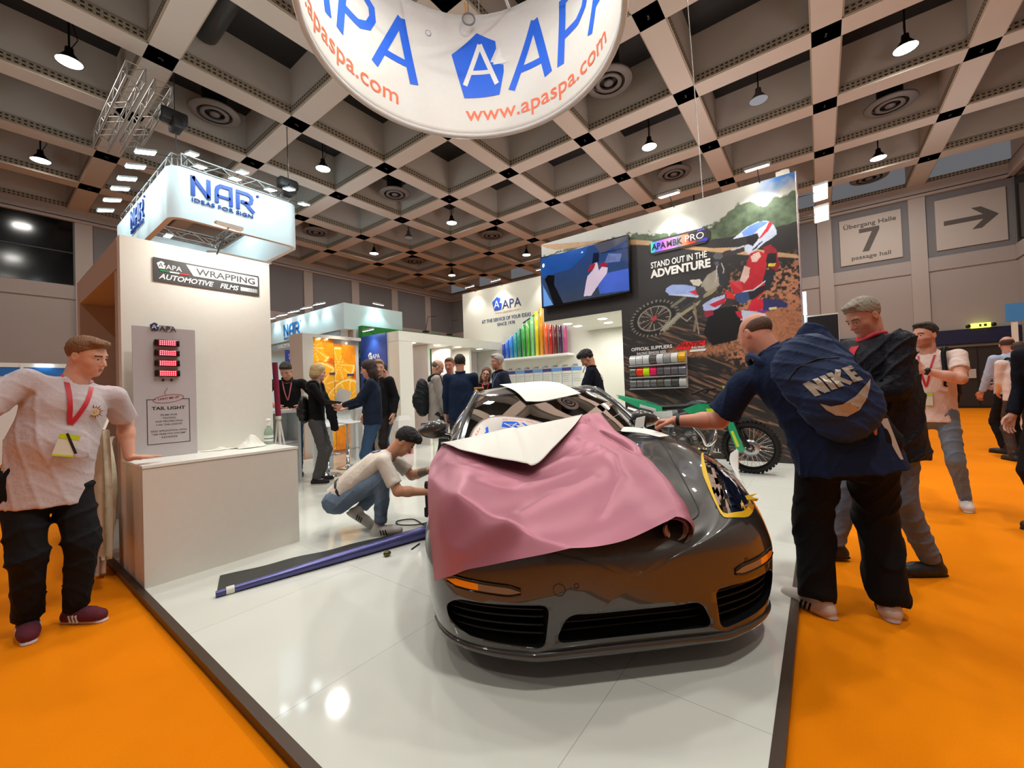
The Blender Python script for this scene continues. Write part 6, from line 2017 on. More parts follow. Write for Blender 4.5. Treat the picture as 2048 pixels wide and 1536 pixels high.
class Shape:
    """list of tapered capsules and ellipsoids joined smoothly"""
    def __init__(self):
        self.p = []

    def cap(self, a, b, ra, rb, k=.02, sub=False, cut=None, sq=None):
        self.p.append(('c', np.asarray(a, float), np.asarray(b, float), ra, rb, k, sub, cut, sq)); return self

    def ell(self, c, A, r, k=.02, sub=False, cut=None):
        """A: 3 axes as rows"""
        self.p.append(('e', np.asarray(c, float), np.asarray(A, float), np.asarray(r, float), None, k, sub, cut, None)); return self

    def bounds(self):
        lo = np.full(3, 1e9); hi = -lo
        for q in self.p:
            if q[6]:
                continue
            if q[0] == 'c':
                r = max(q[3], q[4]); lo = np.minimum(lo, np.minimum(q[1], q[2]) - r); hi = np.maximum(hi, np.maximum(q[1], q[2]) + r)
            else:
                e = np.sqrt(((q[2] * q[3][:, None]) ** 2).sum(0)); lo = np.minimum(lo, q[1] - e); hi = np.maximum(hi, q[1] + e)
        return lo, hi

    def mesh(self, h, fold=None, box=None, cuts=()):
        lo, hi = self.bounds() if box is None else box
        lo = np.asarray(lo) - 2.5 * h - .008; hi = np.asarray(hi) + 2.5 * h + .008
        n = np.ceil((hi - lo) / h).astype(int) + 1
        ax = [lo[i] + h * np.arange(n[i]) for i in range(3)]
        f = np.full(n, .12, np.float32)
        for q in self.p:
            k = q[5]; m = .05 + k
            if q[0] == 'c':
                r = max(q[3], q[4]); l = np.minimum(q[1], q[2]) - r - m; u = np.maximum(q[1], q[2]) + r + m
            else:
                e = np.sqrt(((q[2] * q[3][:, None]) ** 2).sum(0)); l = q[1] - e - m; u = q[1] + e + m
            i0 = np.maximum(((l - lo) / h).astype(int), 0); i1 = np.minimum(((u - lo) / h).astype(int) + 2, n)
            if (i1 <= i0).any():
                continue
            X, Y, Z = np.meshgrid(*[ax[i][i0[i]:i1[i]].astype(np.float32) for i in range(3)], indexing='ij')
            if q[0] == 'c':
                a, b, ra, rb = q[1], q[2], q[3], q[4]; d = b - a; L2 = float(d @ d) + 1e-9
                t = np.clip(((X - a[0]) * d[0] + (Y - a[1]) * d[1] + (Z - a[2]) * d[2]) / L2, 0, 1)
                dx, dy, dz = X - a[0] - t * d[0], Y - a[1] - t * d[1], Z - a[2] - t * d[2]
                if q[8] is not None:   # squash along an axis: (axis, factor)
                    s, fac = q[8]; w = dx * s[0] + dy * s[1] + dz * s[2]
                    dx = dx + s[0] * w * (fac - 1); dy = dy + s[1] * w * (fac - 1); dz = dz + s[2] * w * (fac - 1)
                D = np.sqrt(dx * dx + dy * dy + dz * dz) - (ra + t * (rb - ra))
            else:
                c, A, rr = q[1], q[2], q[3]
                P = [((X - c[0]) * A[i][0] + (Y - c[1]) * A[i][1] + (Z - c[2]) * A[i][2]) / rr[i] for i in range(3)]
                k0 = np.sqrt(P[0] ** 2 + P[1] ** 2 + P[2] ** 2) + 1e-6
                k1 = np.sqrt((P[0] / rr[0]) ** 2 + (P[1] / rr[1]) ** 2 + (P[2] / rr[2]) ** 2) + 1e-6
                D = k0 * (k0 - 1) / k1
            if q[7] is not None:
                for (cp, cn) in (q[7] if isinstance(q[7], list) else [q[7]]):
                    D = np.maximum(D, (X - cp[0]) * cn[0] + (Y - cp[1]) * cn[1] + (Z - cp[2]) * cn[2])
            sl = tuple(slice(i0[i], i1[i]) for i in range(3)); F = f[sl]
            if q[6]:
                D = -D
                hh = np.clip(.5 - .5 * (F - D) / max(k, 1e-4), 0, 1)
                f[sl] = F * (1 - hh) + D * hh + k * hh * (1 - hh)
            elif k > 0:
                hh = np.clip(.5 + .5 * (F - D) / k, 0, 1)
                f[sl] = F * (1 - hh) + D * hh - k * hh * (1 - hh)
            else:
                f[sl] = np.minimum(F, D)
        if fold is not None:
            X, Y, Z = np.meshgrid(*[a.astype(np.float32) for a in ax], indexing='ij')
            m_ = np.abs(f) < .03
            f[m_] += fold(X[m_], Y[m_], Z[m_]).astype(np.float32)
        for (cp, cn) in cuts:
            X, Y, Z = np.meshgrid(*[a.astype(np.float32) for a in ax], indexing='ij')
            f = np.maximum(f, (X - cp[0]) * cn[0] + (Y - cp[1]) * cn[1] + (Z - cp[2]) * cn[2])
        return nets(f, lo, h)


def nets(f, lo, h):
    s = f < 0
    n = f.shape
    acc = np.zeros((n[0] - 1, n[1] - 1, n[2] - 1), np.int8)
    for i in (0, 1):
        for j in (0, 1):
            for k in (0, 1):
                acc += s[i:n[0] - 1 + i, j:n[1] - 1 + j, k:n[2] - 1 + k]
    act = (acc > 0) & (acc < 8)
    C = np.argwhere(act)
    if len(C) == 0:
        return np.zeros((0, 3)), np.zeros((0, 4), int)
    idx = np.full(act.shape, -1, np.int64); idx[act] = np.arange(len(C))
    S = np.zeros((len(C), 3)); W = np.zeros(len(C))
    cor = [(i, j, k) for i in (0, 1) for j in (0, 1) for k in (0, 1)]
    val = {c: f[C[:, 0] + c[0], C[:, 1] + c[1], C[:, 2] + c[2]] for c in cor}
    for a in cor:
        for d in range(3):
            if a[d] == 0:
                b = list(a); b[d] = 1; b = tuple(b)
                va, vb = val[a], val[b]; m = (va < 0) != (vb < 0)
                t = np.where(m, va / (va - vb + 1e-12 * (va == vb)), 0)
                P = np.tile(np.array(a, float), (len(C), 1)); P[:, d] += t
                S += P * m[:, None]; W += m
    V = (C + S / W[:, None]) * h + lo
    Q = []
    for d in range(3):
        e1, e2 = [(1, 2), (2, 0), (0, 1)][d]
        sl0 = [slice(None)] * 3; sl1 = [slice(None)] * 3
        sl0[d] = slice(0, -1); sl1[d] = slice(1, None)
        a, b = s[tuple(sl0)], s[tuple(sl1)]
        E = np.argwhere(a != b)
        ok = (E[:, e1] > 0) & (E[:, e2] > 0) & (E[:, e1] < n[e1] - 1) & (E[:, e2] < n[e2] - 1)
        E = E[ok]
        if len(E) == 0:
            continue
        fl = a[E[:, 0], E[:, 1], E[:, 2]]
        def cell(o1, o2):
            c = E.copy(); c[:, e1] -= o1; c[:, e2] -= o2
            return idx[c[:, 0], c[:, 1], c[:, 2]]
        q = np.stack([cell(1, 1), cell(0, 1), cell(0, 0), cell(1, 0)], 1)
        q[~fl] = q[~fl][:, ::-1]
        Q.append(q)
    Q = np.concatenate(Q); Q = Q[(Q >= 0).all(1)]
    return V, Q


def mesh_obj(name, parts, mats, parent=None, mi=None, smooth=True):
    """parts: list of (V, Q); mi: function(face centres) -> material indices"""
    Vs, Qs, n = [], [], 0
    for V, Q in parts:
        Vs.append(V); Qs.append(Q + n); n += len(V)
    V = np.concatenate(Vs); Q = np.concatenate(Qs)
    me = bpy.data.meshes.new(name)
    me.vertices.add(len(V)); me.vertices.foreach_set('co', V.astype(np.float32).ravel())
    me.loops.add(Q.size); me.loops.foreach_set('vertex_index', Q.astype(np.int32).ravel())
    me.polygons.add(len(Q)); me.polygons.foreach_set('loop_start', (np.arange(len(Q)) * 4).astype(np.int32))
    me.polygons.foreach_set('use_smooth', np.full(len(Q), smooth))
    for m in (mats if isinstance(mats, (list, tuple)) else [mats]):
        me.materials.append(m)
    if mi is not None:
        me.polygons.foreach_set('material_index', mi(V[Q].mean(1)).astype(np.int32))
    me.update(calc_edges=True)
    o = bpy.data.objects.new(name, me); COL.objects.link(o); link_parent(o, parent)
    return o


def rotm(axis, ang):
    axis = _n(axis); K = np.array([[0, -axis[2], axis[1]], [axis[2], 0, -axis[0]], [-axis[1], axis[0], 0]])
    return np.eye(3) + math.sin(ang) * K + (1 - math.cos(ang)) * K @ K


def folds(amp, seed, freq=24.0, direction=None):
    r = np.random.default_rng(seed)
    K = r.normal(size=(5, 3)); K = K / np.linalg.norm(K, axis=1)[:, None] * freq * r.uniform(.5, 1.5, 5)[:, None]
    ph = r.uniform(0, 6.28, 5)
    def f(X, Y, Z):
        w = [X * k[0] + Y * k[1] + Z * k[2] + p for k, p in zip(K, ph)]
        a = np.sin(w[0] + 1.6 * np.sin(w[1] * .6)); b = np.sin(w[2] * .8 + 1.3 * np.sin(w[3] * .5))
        c = np.sin(w[4] * 1.9 + 2.1 * np.sin(w[0] * .7))
        return -amp * ((1 - np.abs(a)) ** 3 * 1.5 + (1 - np.abs(c)) ** 4 * .8 - .5 + .22 * b)
    return f


def skin_mat(name, c):
    m = mat(name, c, .52, noise=.10, nscale=26, bump=.05, bscale=260)
    b = m.node_tree.nodes['Principled BSDF']
    b.inputs['Subsurface Weight'].default_value = .12
    b.inputs['Subsurface Radius'].default_value = (.8, .3, .2)
    b.inputs['Subsurface Scale'].default_value = .012
    return m


def hair_mat(name, c):
    if name in MATS:
        return MATS[name]
    m = mat(name, c, .6, noise=.3, nscale=90, bump=0)
    nt = m.node_tree; b = nt.nodes['Principled BSDF']
    tc = nt.nodes.new('ShaderNodeTexCoord'); n2 = nt.nodes.new('ShaderNodeTexNoise'); n2.inputs['Scale'].default_value = 160; n2.inputs['Detail'].default_value = 3
    mp = nt.nodes.new('ShaderNodeMapping'); mp.inputs['Scale'].default_value = (1, 1, .25)
    nt.links.new(tc.outputs['Object'], mp.inputs[0]); nt.links.new(mp.outputs[0], n2.inputs['Vector'])
    bp = nt.nodes.new('ShaderNodeBump'); bp.inputs['Strength'].default_value = .8; bp.inputs['Distance'].default_value = .01
    nt.links.new(n2.outputs['Fac'], bp.inputs['Height']); nt.links.new(bp.outputs['Normal'], b.inputs['Normal'])
    return m


def cloth_mat(name, c, rough=.85, bump=.25, bscale=35, noise=.06):
    m = mat(name, c, rough, noise=noise, nscale=8, bump=bump, bscale=bscale, spec=.2)
    return m


def hand_shape(S, w, d, pn, tv, curl=.35, sc=1.0, spread=.12, thumb=.5, k=.008, curls=None):
    """w wrist, d direction to the knuckles, pn direction the palm faces, tv towards the thumb side"""
    w, d = np.asarray(w, float), _n(d); pn = _n(np.asarray(pn) - d * (np.asarray(pn) @ d)); tv = _n(np.cross(d, pn) * (1 if np.cross(d, pn) @ np.asarray(tv) > 0 else -1))
    offs = [.030, .010, -.011, -.031]; L = [.074, .082, .076, .060]; rad = [.0092, .0095, .009, .008]
    for i in range(4):
        kn = w + d * (.092 - .004 * abs(i - 1)) * sc + tv * offs[i] * sc
        S.cap(w + tv * offs[i] * .55 * sc + d * .008, kn, .016 * sc, .0125 * sc, .012, sq=(pn, 1.25))
        cd = _n(d + tv * spread * (1.3 - i) * .9); p = kn; ang = 0
        cu = curl if curls is None else curls[i]
        for j, fr in enumerate((.46, .31, .23)):
            ang += cu * (1.0 if j else .8)
            dd = cd * math.cos(ang) + pn * math.sin(ang)
            q = p + dd * L[i] * fr * sc
            S.cap(p, q, rad[i] * sc * (1 - .1 * j), rad[i] * sc * (.93 - .1 * j), .004); p = q
    b = w + d * .018 * sc + tv * .026 * sc
    S.cap(w + d * .01, w + d * .055 * sc + tv * .018 * sc + pn * .006, .018 * sc, .016 * sc, .012)
    t1 = b + _n(d * .75 + tv * .75 + pn * thumb * .5) * .042 * sc
    t2 = t1 + _n(d * .95 + tv * .35 + pn * thumb * .5) * .034 * sc
    t3 = t2 + _n(d * 1.0 + tv * .05 + pn * thumb * .7) * .026 * sc
    S.cap(b, t1, .0155 * sc, .0125 * sc, .01).cap(t1, t2, .0115 * sc, .0105 * sc, .004).cap(t2, t3, .0102 * sc, .0085 * sc, .004)


def ik(a, t, l1, l2, pole):
    a, t, pole = np.asarray(a, float), np.asarray(t, float), np.asarray(pole, float)
    d = t - a; L = np.linalg.norm(d); Lm = min(max(L, abs(l1 - l2) + .01), (l1 + l2) * .999); dn = d / (L + 1e-9)
    if L > Lm:
        t = a + dn * Lm
    x = (l1 * l1 - l2 * l2 + Lm * Lm) / (2 * Lm); h = math.sqrt(max(l1 * l1 - x * x, 0))
    p = pole - dn * (pole @ dn); p = _n(p)
    return a + dn * x + p * h, t
# ---------------------------------------------------------------- people
def head_shapes(hc, A, s, h, skin, detail=True, beard=None, fat=1.0, glasses=False):
    """A rows: right, forward, up of the head"""
    def P(x, y, z):
        return hc + (A[0] * x + A[1] * y + A[2] * z) * s
    S = Shape()
    S.ell(P(0, -.014, .038), A, np.array([.076, .096, .084]) * s, .0)
    S.ell(P(0, .026, -.022), A, np.array([.062 * fat, .066, .082]) * s, .03)
    S.ell(P(0, .036, -.076), A, np.array([.046 * fat, .046, .036]) * s, .03)
    S.ell(P(0, .066, -.098), A, np.array([.020, .018, .016]) * s, .02)
    S.ell(P(.040, .052, -.030), A, np.array([.022, .022, .024]) * s, .02).ell(P(-.040, .052, -.030), A, np.array([.022, .022, .024]) * s, .02)
    S.cap(P(-.036, .072, .020), P(.036, .072, .020), .012 * s, .012 * s, .018)
    S.ell(P(.031, .094, .002), A, np.array([.016, .014, .010]) * s, .012, sub=True).ell(P(-.031, .094, .002), A, np.array([.016, .014, .010]) * s, .012, sub=True)
    S.ell(P(.031, .072, .001), A, np.array([.0135, .0125, .0125]) * s, .002).ell(P(-.031, .072, .001), A, np.array([.0135, .0125, .0125]) * s, .002)
    S.cap(P(0, .080, .012), P(0, .104, -.030), .0075 * s, .0115 * s, .010).ell(P(.011, .092, -.034), A, np.array([.009, .011, .008]) * s, .006).ell(P(-.011, .092, -.034), A, np.array([.009, .011, .008]) * s, .006)
    S.cap(P(-.020, .080, -.062), P(.020, .080, -.062), .006 * s, .006 * s, .008).cap(P(-.017, .081, -.073), P(.017, .081, -.073), .0065 * s, .0065 * s, .008)
    if detail:
        S.cap(P(-.022, .091, -.0672), P(.022, .091, -.0672), .0022 * s, .0022 * s, .003, sub=True)
    for e in (-1, 1):
        S.ell(P(.075 * e, -.012, -.006), A, np.array([.010, .019, .031]) * s, .006)
        if detail:
            S.ell(P(.088 * e, -.006, -.004), A, np.array([.009, .010, .018]) * s, .006, sub=True)
    return S, P


def hair_shape(P, A, s, style):
    S = Shape()
    if style in ('short', 'thick', 'quiff', 'buzz'):
        S.ell(P(0, -.016, .036), A, np.array([.0795, .0995, .088]) * s, 0, cut=[(P(0, .012, 0), A[1] * .97 + A[2] * .1), (P(0, 0, -.022), A[1] * .45 - A[2] * .89)])
    pl = (P(0, 0, .0184), A[1] * .605 - A[2] * .796)
    fr = (P(0, .080, .055), A[1] * .93 - A[2] * .35)
    if style == 'buzz':
        S.ell(P(0, -.015, .038), A, np.array([.0785, .099, .0865]) * s, 0, cut=[pl, (P(0, .05, 0), A[1] * .9 + A[2] * .1)])
    elif style == 'bald':
        S.ell(P(0, -.015, .030), A, np.array([.0785, .0985, .080]) * s, 0, cut=[(P(0, 0, -.005), A[1] * .5 - A[2] * .86), (P(0, -.03, .045), A[2] * .9 + A[1] * .45), (P(0, .03, 0), A[1])])
    elif style == 'short':
        S.ell(P(0, -.014, .044), A, np.array([.083, .103, .092]) * s, 0, cut=[pl, fr]); S.ell(P(0, .045, .105), A, np.array([.055, .045, .020]) * s, .02)
    elif style == 'quiff':
        S.ell(P(0, -.014, .042), A, np.array([.082, .102, .090]) * s, 0, cut=[pl, fr]); S.ell(P(0, .055, .098), A, np.array([.058, .040, .026]) * s, .02); S.ell(P(.01, .078, .100), A, np.array([.040, .022, .014]) * s, .015)
    elif style == 'thick':
        S.ell(P(0, -.014, .052), A, np.array([.088, .106, .098]) * s, 0, cut=[pl, fr]); S.ell(P(0, .05, .112), A, np.array([.062, .052, .034]) * s, .02); S.ell(P(.02, .075, .095), A, np.array([.045, .030, .026]) * s, .015)
    elif style == 'bob':
        S.ell(P(0, -.02, .045), A, np.array([.092, .108, .096]) * s, 0); S.ell(P(0, -.035, -.035), A, np.array([.096, .088, .085]) * s, .03); S.ell(P(0, .075, -.03), A, np.array([.062, .075, .10]) * s, .015, sub=True)
    elif style == 'long':
        S.ell(P(0, -.02, .042), A, np.array([.092, .106, .095]) * s, 0); S.ell(P(0, -.04, -.06), A, np.array([.098, .078, .13]) * s, .03); S.cap(P(.07, -.02, -.06), P(.075, .0, -.19), .032 * s, .018 * s, .02); S.cap(P(-.07, -.02, -.06), P(-.075, .0, -.19), .032 * s, .018 * s, .02)
        S.cap(P(0, -.05, -.08), P(0, -.06, -.22), .06 * s, .035 * s, .03); S.ell(P(0, .078, -.03), A, np.array([.055, .072, .105]) * s, .015, sub=True)
    return S


def person(label, pos, yaw, H, lean=(0, 0), drop=0.0, twist=0.0, head=(0, 0, 0), hands=None, poles=None, feet=None, kpole=None, build=1.0, belly=0.0, top=None, bottom=None, shoes=None, hair=None,
           skin=(206, 158, 134), res=1.0, fat=1.0, hand_spec=None, hipshift=(0, 0), z0=PZ, neckf=.0, glasses=False, bust=0.0, beard=None, seed=1):
    s = H / 1.78
    fw = np.array([math.cos(yaw * D2R), math.sin(yaw * D2R), 0]); rt = np.array([fw[1], -fw[0], 0]); up = np.array([0, 0, 1.0])
    pos = np.array([pos[0], pos[1], z0])
    def W(p):
        return pos + rt * p[0] + fw * p[1] + up * p[2]
    e = empty('person', tuple(pos), label, 'person')
    hip = W((hipshift[0], hipshift[1], .945 * s - drop))
    R1 = rotm(rt, -lean[0] * D2R) @ rotm(fw, lean[1] * D2R)
    u = R1 @ up
    u_low = _n(u + up * .35)
    T = rotm(u, twist * D2R)
    lat = T @ (R1 @ rt); tf = np.cross(u, lat)
    lat0 = rt; tf0 = _n(np.cross(u_low, lat0))
    waist = hip + u_low * .17 * s
    chest = waist + _n(u_low + u) * .18 * s
    shc = chest + u * .155 * s
    neck = shc + u * .055 * s + tf * neckf
    B = build
    sw = .185 * s * (1 + (B - 1) * .5)
    shR, shL = shc + lat * sw, shc - lat * sw
    hy, hp, hr = [a * D2R for a in head]
    hu = _n(u * .45 + up * .55)
    hfw = _n(fw * math.cos(hy) - rt * math.sin(hy)) if True else fw
    hrt = _n(np.cross(hfw, up)); Hm = rotm(hrt, hp)
    hF = Hm @ hfw; hU = Hm @ up; Rr = rotm(hF, hr); hU = Rr @ hU; hR = np.cross(hF, hU)
    hc = neck + (hu * .130 + hF * .035 + hU * .03) * s
    A = np.array([hR, hF, hU])
    # arms
    arms = {}
    hands = hands or {}; poles = poles or {}
    for sd, sh in (('R', shR), ('L', shL)):
        sg = 1 if sd == 'R' else -1
        t = hands.get(sd)
        if t is None:
            t = tuple((sh + lat * sg * .07 * s + tf * .03 - up * .52 * s - pos) @ v for v in (rt, fw, up))
        tw = np.array(t[1:], float) if t[0] == 'w' else W(t)
        pl = poles.get(sd, (sg * .35, -1, -.35)); pw = rt * pl[0] + fw * pl[1] + up * pl[2]
        el, wr = ik(sh, tw, .285 * s, .262 * s, pw)
        arms[sd] = (sh, el, wr)
    # legs
    feet = feet or {'R': (.11, 0, 12), 'L': (-.11, 0, -12)}
    legs = {}
    for sd in 'RL':
        sg = 1 if sd == 'R' else -1
        hj = hip + lat0 * sg * .092 * s * (1 + (B - 1) * .4) - up * .045 * s
        ft = feet[sd]; lift = ft[3] if len(ft) > 3 else 0
        an = W((ft[0] * s, ft[1] * s, .085 * s + lift))
        kp = (kpole or {}).get(sd, (sg * .12, 1, .0))
        kn, an2 = ik(hj, an, .43 * s, .415 * s, rt * kp[0] + fw * kp[1] + up * kp[2])
        toe = rotm(up, -ft[2] * D2R) @ fw
        if len(ft) > 4:
            toe = _n(toe * math.cos(ft[4] * D2R) - up * math.sin(ft[4] * D2R))
        legs[sd] = (hj, kn, an2, toe)
    # ---- body (skin)
    det = res < 1.3
    hh = .0042 * res if det else .0068
    S, P = head_shapes(hc, A, s, hh, skin, det, fat=fat)
    nb = neck - u * .05 * s
    S.cap(P(0, -.022, -.045), nb, .054 * s * fat, .062 * s * fat, .03)
    parts = [S.mesh(hh)]
    hs = hand_spec or {}
    hk = .0036 * max(1, res * .9) if det else .0062
    hands_pos = {}
    for sd in 'RL':
        sh, el, wr = arms[sd]; sg = 1 if sd == 'R' else -1
        sp = hs.get(sd, {})
        if sp.get('hide'):
            continue
        fd = _n(wr - el)
        hd = np.asarray(sp['dir'], float) if 'dir' in sp else fd
        if 'dir' in sp:
            hd = rt * hd[0] + fw * hd[1] + up * hd[2]
        pn = sp.get('palm', (-sg * 1.0, 0.2, 0)); pn = rt * pn[0] + fw * pn[1] + up * pn[2]
        tv = sp.get('thumb', (0, 1, .2)); tv = rt * tv[0] + fw * tv[1] + up * tv[2]
        Sh = Shape()
        lng = top['kind'] in ('long', 'jacket')
        a0 = el if not lng else el + (wr - el) * .55
        if not lng:
            mid = sh + (el - sh) * .45
            Sh.cap(mid, el, .046 * s * B ** .9, .040 * s * B ** .8, .01)
            Sh.cap(el, el + (wr - el) * .35, .040 * s * B ** .8, .042 * s * B ** .8, .02)
            Sh.cap(el + (wr - el) * .3, wr, .041 * s * B ** .8, .027 * s * (.5 + B * .5), .02)
        else:
            Sh.cap(a0, wr, .034 * s * (.6 + .4 * B), .027 * s, .02)
        hand_shape(Sh, wr, hd, pn, tv, sp.get('curl', .35), s * (.93 + .07 * B), sp.get('spread', .10), sp.get('thumbc', .5), curls=sp.get('curls'))
        hands_pos[sd] = (wr, _n(hd), pn, tv)
        parts.append(Sh.mesh(hk))
    sk = skin_mat('skin %d %d %d' % skin, skin)
    lipc = tuple(int(v * k) for v, k in zip(skin, (.86, .66, .64)))
    brow = tuple(int(v * .6) for v in (hair or {}).get('color', (90, 60, 40)))
    mats = [sk, mat('lips %d %d %d' % lipc, lipc, .45), mat('eye white', (205, 200, 196), .2), mat('eye iris dark', (34, 26, 22), .1), mat('brow %d %d %d' % brow, brow, .8), mat('beard shade %d' % (sum(skin) // 3), tuple(int(v * k) for v, k in zip(skin, (.84, .78, .74))), .7)]
    def face_mi(C):
        L = (C - hc) @ A.T / s
        m = np.zeros(len(C), int)
        lips = (abs(L[:, 0]) < .021 - abs(L[:, 2] + .0672) * .8) & (L[:, 1] > .074) & (abs(L[:, 2] + .0675) < .0095); m[lips] = 1
        for q in (-.031, .031):
            d = np.sqrt((L[:, 0] - q) ** 2 + ((L[:, 2] - .001) * 1.7) ** 2)
            ey = (d < .0125) & (L[:, 1] > .072); m[ey] = 2
            d2 = np.sqrt((L[:, 0] - q) ** 2 + ((L[:, 2] - .001)) ** 2); m[(d2 < .0062) & (L[:, 1] > .072)] = 3
            br = (abs(L[:, 0] - q * 1.02) < .020) & (abs(L[:, 2] - .0235 + abs(L[:, 0] - q) * .12) < .0042) & (L[:, 1] > .055); m[br] = 4
        if beard:
            bd = (L[:, 2] < -.030 - .6 * (L[:, 1] - .06) * (L[:, 1] < .06) * 0) & (L[:, 1] > .0) & (L[:, 2] > -.125) & ~lips & ~((abs(L[:, 0]) < .017) & (L[:, 2] > -.050)) & (L[:, 2] < -.038 + (abs(L[:, 0]) > .045) * .035); m[bd] = 5
        return m
    mesh_obj('body', parts, mats, e, face_mi)
    # ---- hair
    if hair and hair.get('style'):
        Sg = hair_shape(P, A, s, hair['style'])
        amp = {'buzz': .0006, 'bald': .0005, 'short': .003, 'quiff': .003, 'thick': .006, 'bob': .0035, 'long': .004}[hair['style']]
        hf = folds(amp, seed + 50, 120 if hair['style'] != 'long' else 80)
        V, Q = Sg.mesh(.005 * max(1, res * .9) if det else .008, hf)
        if len(V):
            mesh_obj('hair', [(V, Q)], hair_mat('hair %d %d %d' % hair['color'], hair['color']), e)
    # ---- top garment
    tk = top['kind']; loose = top.get('loose', .012)
    St = Shape(); ul2 = _n(u_low * .30 + up * .70) if drop < .2 else u_low; hem = hip - ul2 * top.get('hem', .10) * s
    c_h = (hem, -ul2)
    k_ = .035
    ratio = min(.98, .68 + belly * 2.6 + (B - 1) * .12)
    latm = _n(lat + lat0); um = _n(u_low + u); tfm = _n(np.cross(um, latm))
    St.cap(waist + u_low * .02, hem - ul2 * .12, .140 * s * B + loose, .152 * s * B + loose * 1.3, .0, cut=c_h, sq=(tf0, 1 / ratio))
    St.cap(waist, chest + um * .015, .139 * s * B + loose, .150 * s * B + loose * .6, k_, cut=c_h, sq=(tfm, 1 / ratio))
    if belly > .03:
        St.ell(waist + tf0 * (belly * 1.1 + .02) - u_low * .03, np.array([lat0, tf0, u_low]), np.array([.125 * B, .10 + belly * .6, .15]) * s, .05, cut=c_h)
    if bust:
        for q in (-1, 1):
            St.ell(chest + tfm * .085 * s + lat * q * .07 * s - um * .01, np.array([latm, tfm, um]), np.array([.065, bust, .07]) * s, .04)
    St.cap(shc + lat * sw * .80 - u * .012, shc - lat * sw * .80 - u * .012, .060 * s * B ** .4, .060 * s * B ** .4, .04)
    St.cap(shc + u * .0 * s, neck + u * .008 * s, .072 * s, .060 * s, .035)
    sl = {}
    for sd in 'RL':
        sh, el, wr = arms[sd]
        if tk in ('long', 'jacket'):
            th = .008 if tk == 'long' else .016
            St.cap(sh, el, .050 * s * B ** .8 + th, .042 * s * B ** .8 + th, .022)
            end = wr - _n(wr - el) * .012 if not top.get('pushed') else el + (wr - el) * .6
            St.cap(el, end, .042 * s * B ** .8 + th, .031 * s * (.5 + .5 * B) + th, .012, cut=(end, _n(wr - el)))
        else:
            L_ = top.get('sleeve', .72); end = sh + (el - sh) * L_
            St.cap(sh, end + (el - sh) * .06, .053 * s * B ** .8 + loose * .4, .054 * s * B ** .8 + loose * .8, .022, cut=(end, _n(el - sh)))
    St.cap(neck - u * .005 * s + tf * .012, neck + u * .25 * s + tf * .03, .060 * s * fat, .075 * s * fat, .006, sub=True)
    seams = folds(top.get('fold', .005) * .9, seed, top.get('ffreq', 17) * 1.3)
    gar = mesh_obj('shirt' if tk != 'jacket' else 'jacket', [St.mesh(.0085 * res, seams)], top['mat'], e)
    if top.get('collar'):
        mb = MB(); pts = []
        cc = neck + u * .014 * s + tf * .006
        for q in range(20):
            a = 2 * math.pi * q / 20
            pts.append(cc + lat * .066 * s * fat * math.cos(a) + tf * .066 * s * fat * math.sin(a) + u * (.012 * math.cos(a) ** 2 - .022 * max(0, math.sin(a)) ** 2) * s)
        mb.tube(pts, .014 * s, 8, closed=True); mb.build('collar', top['collar'], e)
    # ---- trousers
    Sb = Shape(); bw = bottom.get('loose', .008)
    wz = hip + up * .085 * s
    Sb.cap(hip + u_low * .04, hip - up * .03 * s, .136 * s * B + bw * .5, .142 * s * B + bw * .5, 0, sq=(tf0, 1 / min(.95, .74 + belly * 1.5)), cut=(hip + u_low * .10 * s, u_low))
    for sd in 'RL':
        hj, kn, an, toe = legs[sd]
        Sb.cap(hj, kn, .079 * s * B ** .85 + bw * .6, .055 * s * B ** .6 + bw, .035)
        end = an - _n(an - kn) * (.03 if drop < .2 else .05)
        Sb.cap(kn, end, .054 * s * B ** .6 + bw, (.043 * s + bw) * bottom.get('flare', 1.0), .03, cut=(end + _n(an - kn) * bottom.get('break', .03), _n(an - kn)))
        if drop > .2:
            Sb.ell(hj - fw * .04 * s, np.array([rt, fw, up]), np.array([.09, .10, .09]) * s, .05)
    mesh_obj('trousers', [Sb.mesh(.0085 * res, folds(bottom.get('fold', .006), seed + 9, 22))], bottom['mat'], e)
    # ---- shoes
    for sd in 'RL':
        hj, kn, an, toe = legs[sd]; lt = _n(np.cross(toe, up))
        tu = np.cross(lt, toe)
        an0 = an - tu * .0
        Sf = Shape(); base = an - tu * (.085 * s - .035)
        Sf.cap(base - toe * .045 * s, base + toe * .155 * s - tu * .002, .037 * s, .032 * s, .0, sq=(tu, .98)); Sf.ell(base + toe * .10 * s + tu * .004, np.array([lt, toe, tu]), np.array([.046, .085, .036]) * s, .03)
        Sf.cap(base - toe * .02 * s, an + tu * .035 * s - toe * .01, .045 * s, .043 * s, .03); Sf.cap(base + toe * .03 * s, base + toe * .09 * s + tu * .012, .040 * s, .030 * s, .03)
        Sf.cap(base - toe * .055 * s - tu * .030, base + toe * .165 * s - tu * .030, .036 * s, .036 * s, .01, sq=(tu, 3.0))
        zc = (base - tu * .018) @ tu
        cuts = [(base - tu * .036, -tu)]
        scu = shoes.get('sole'); ms = [shoes['mat'], scu or shoes['mat']]
        so = mesh_obj('shoe', [Sf.mesh(.006 * max(1, res), None, cuts=cuts)], ms, e, lambda C, tu=tu, zc=zc: ((C @ tu) < zc).astype(int))
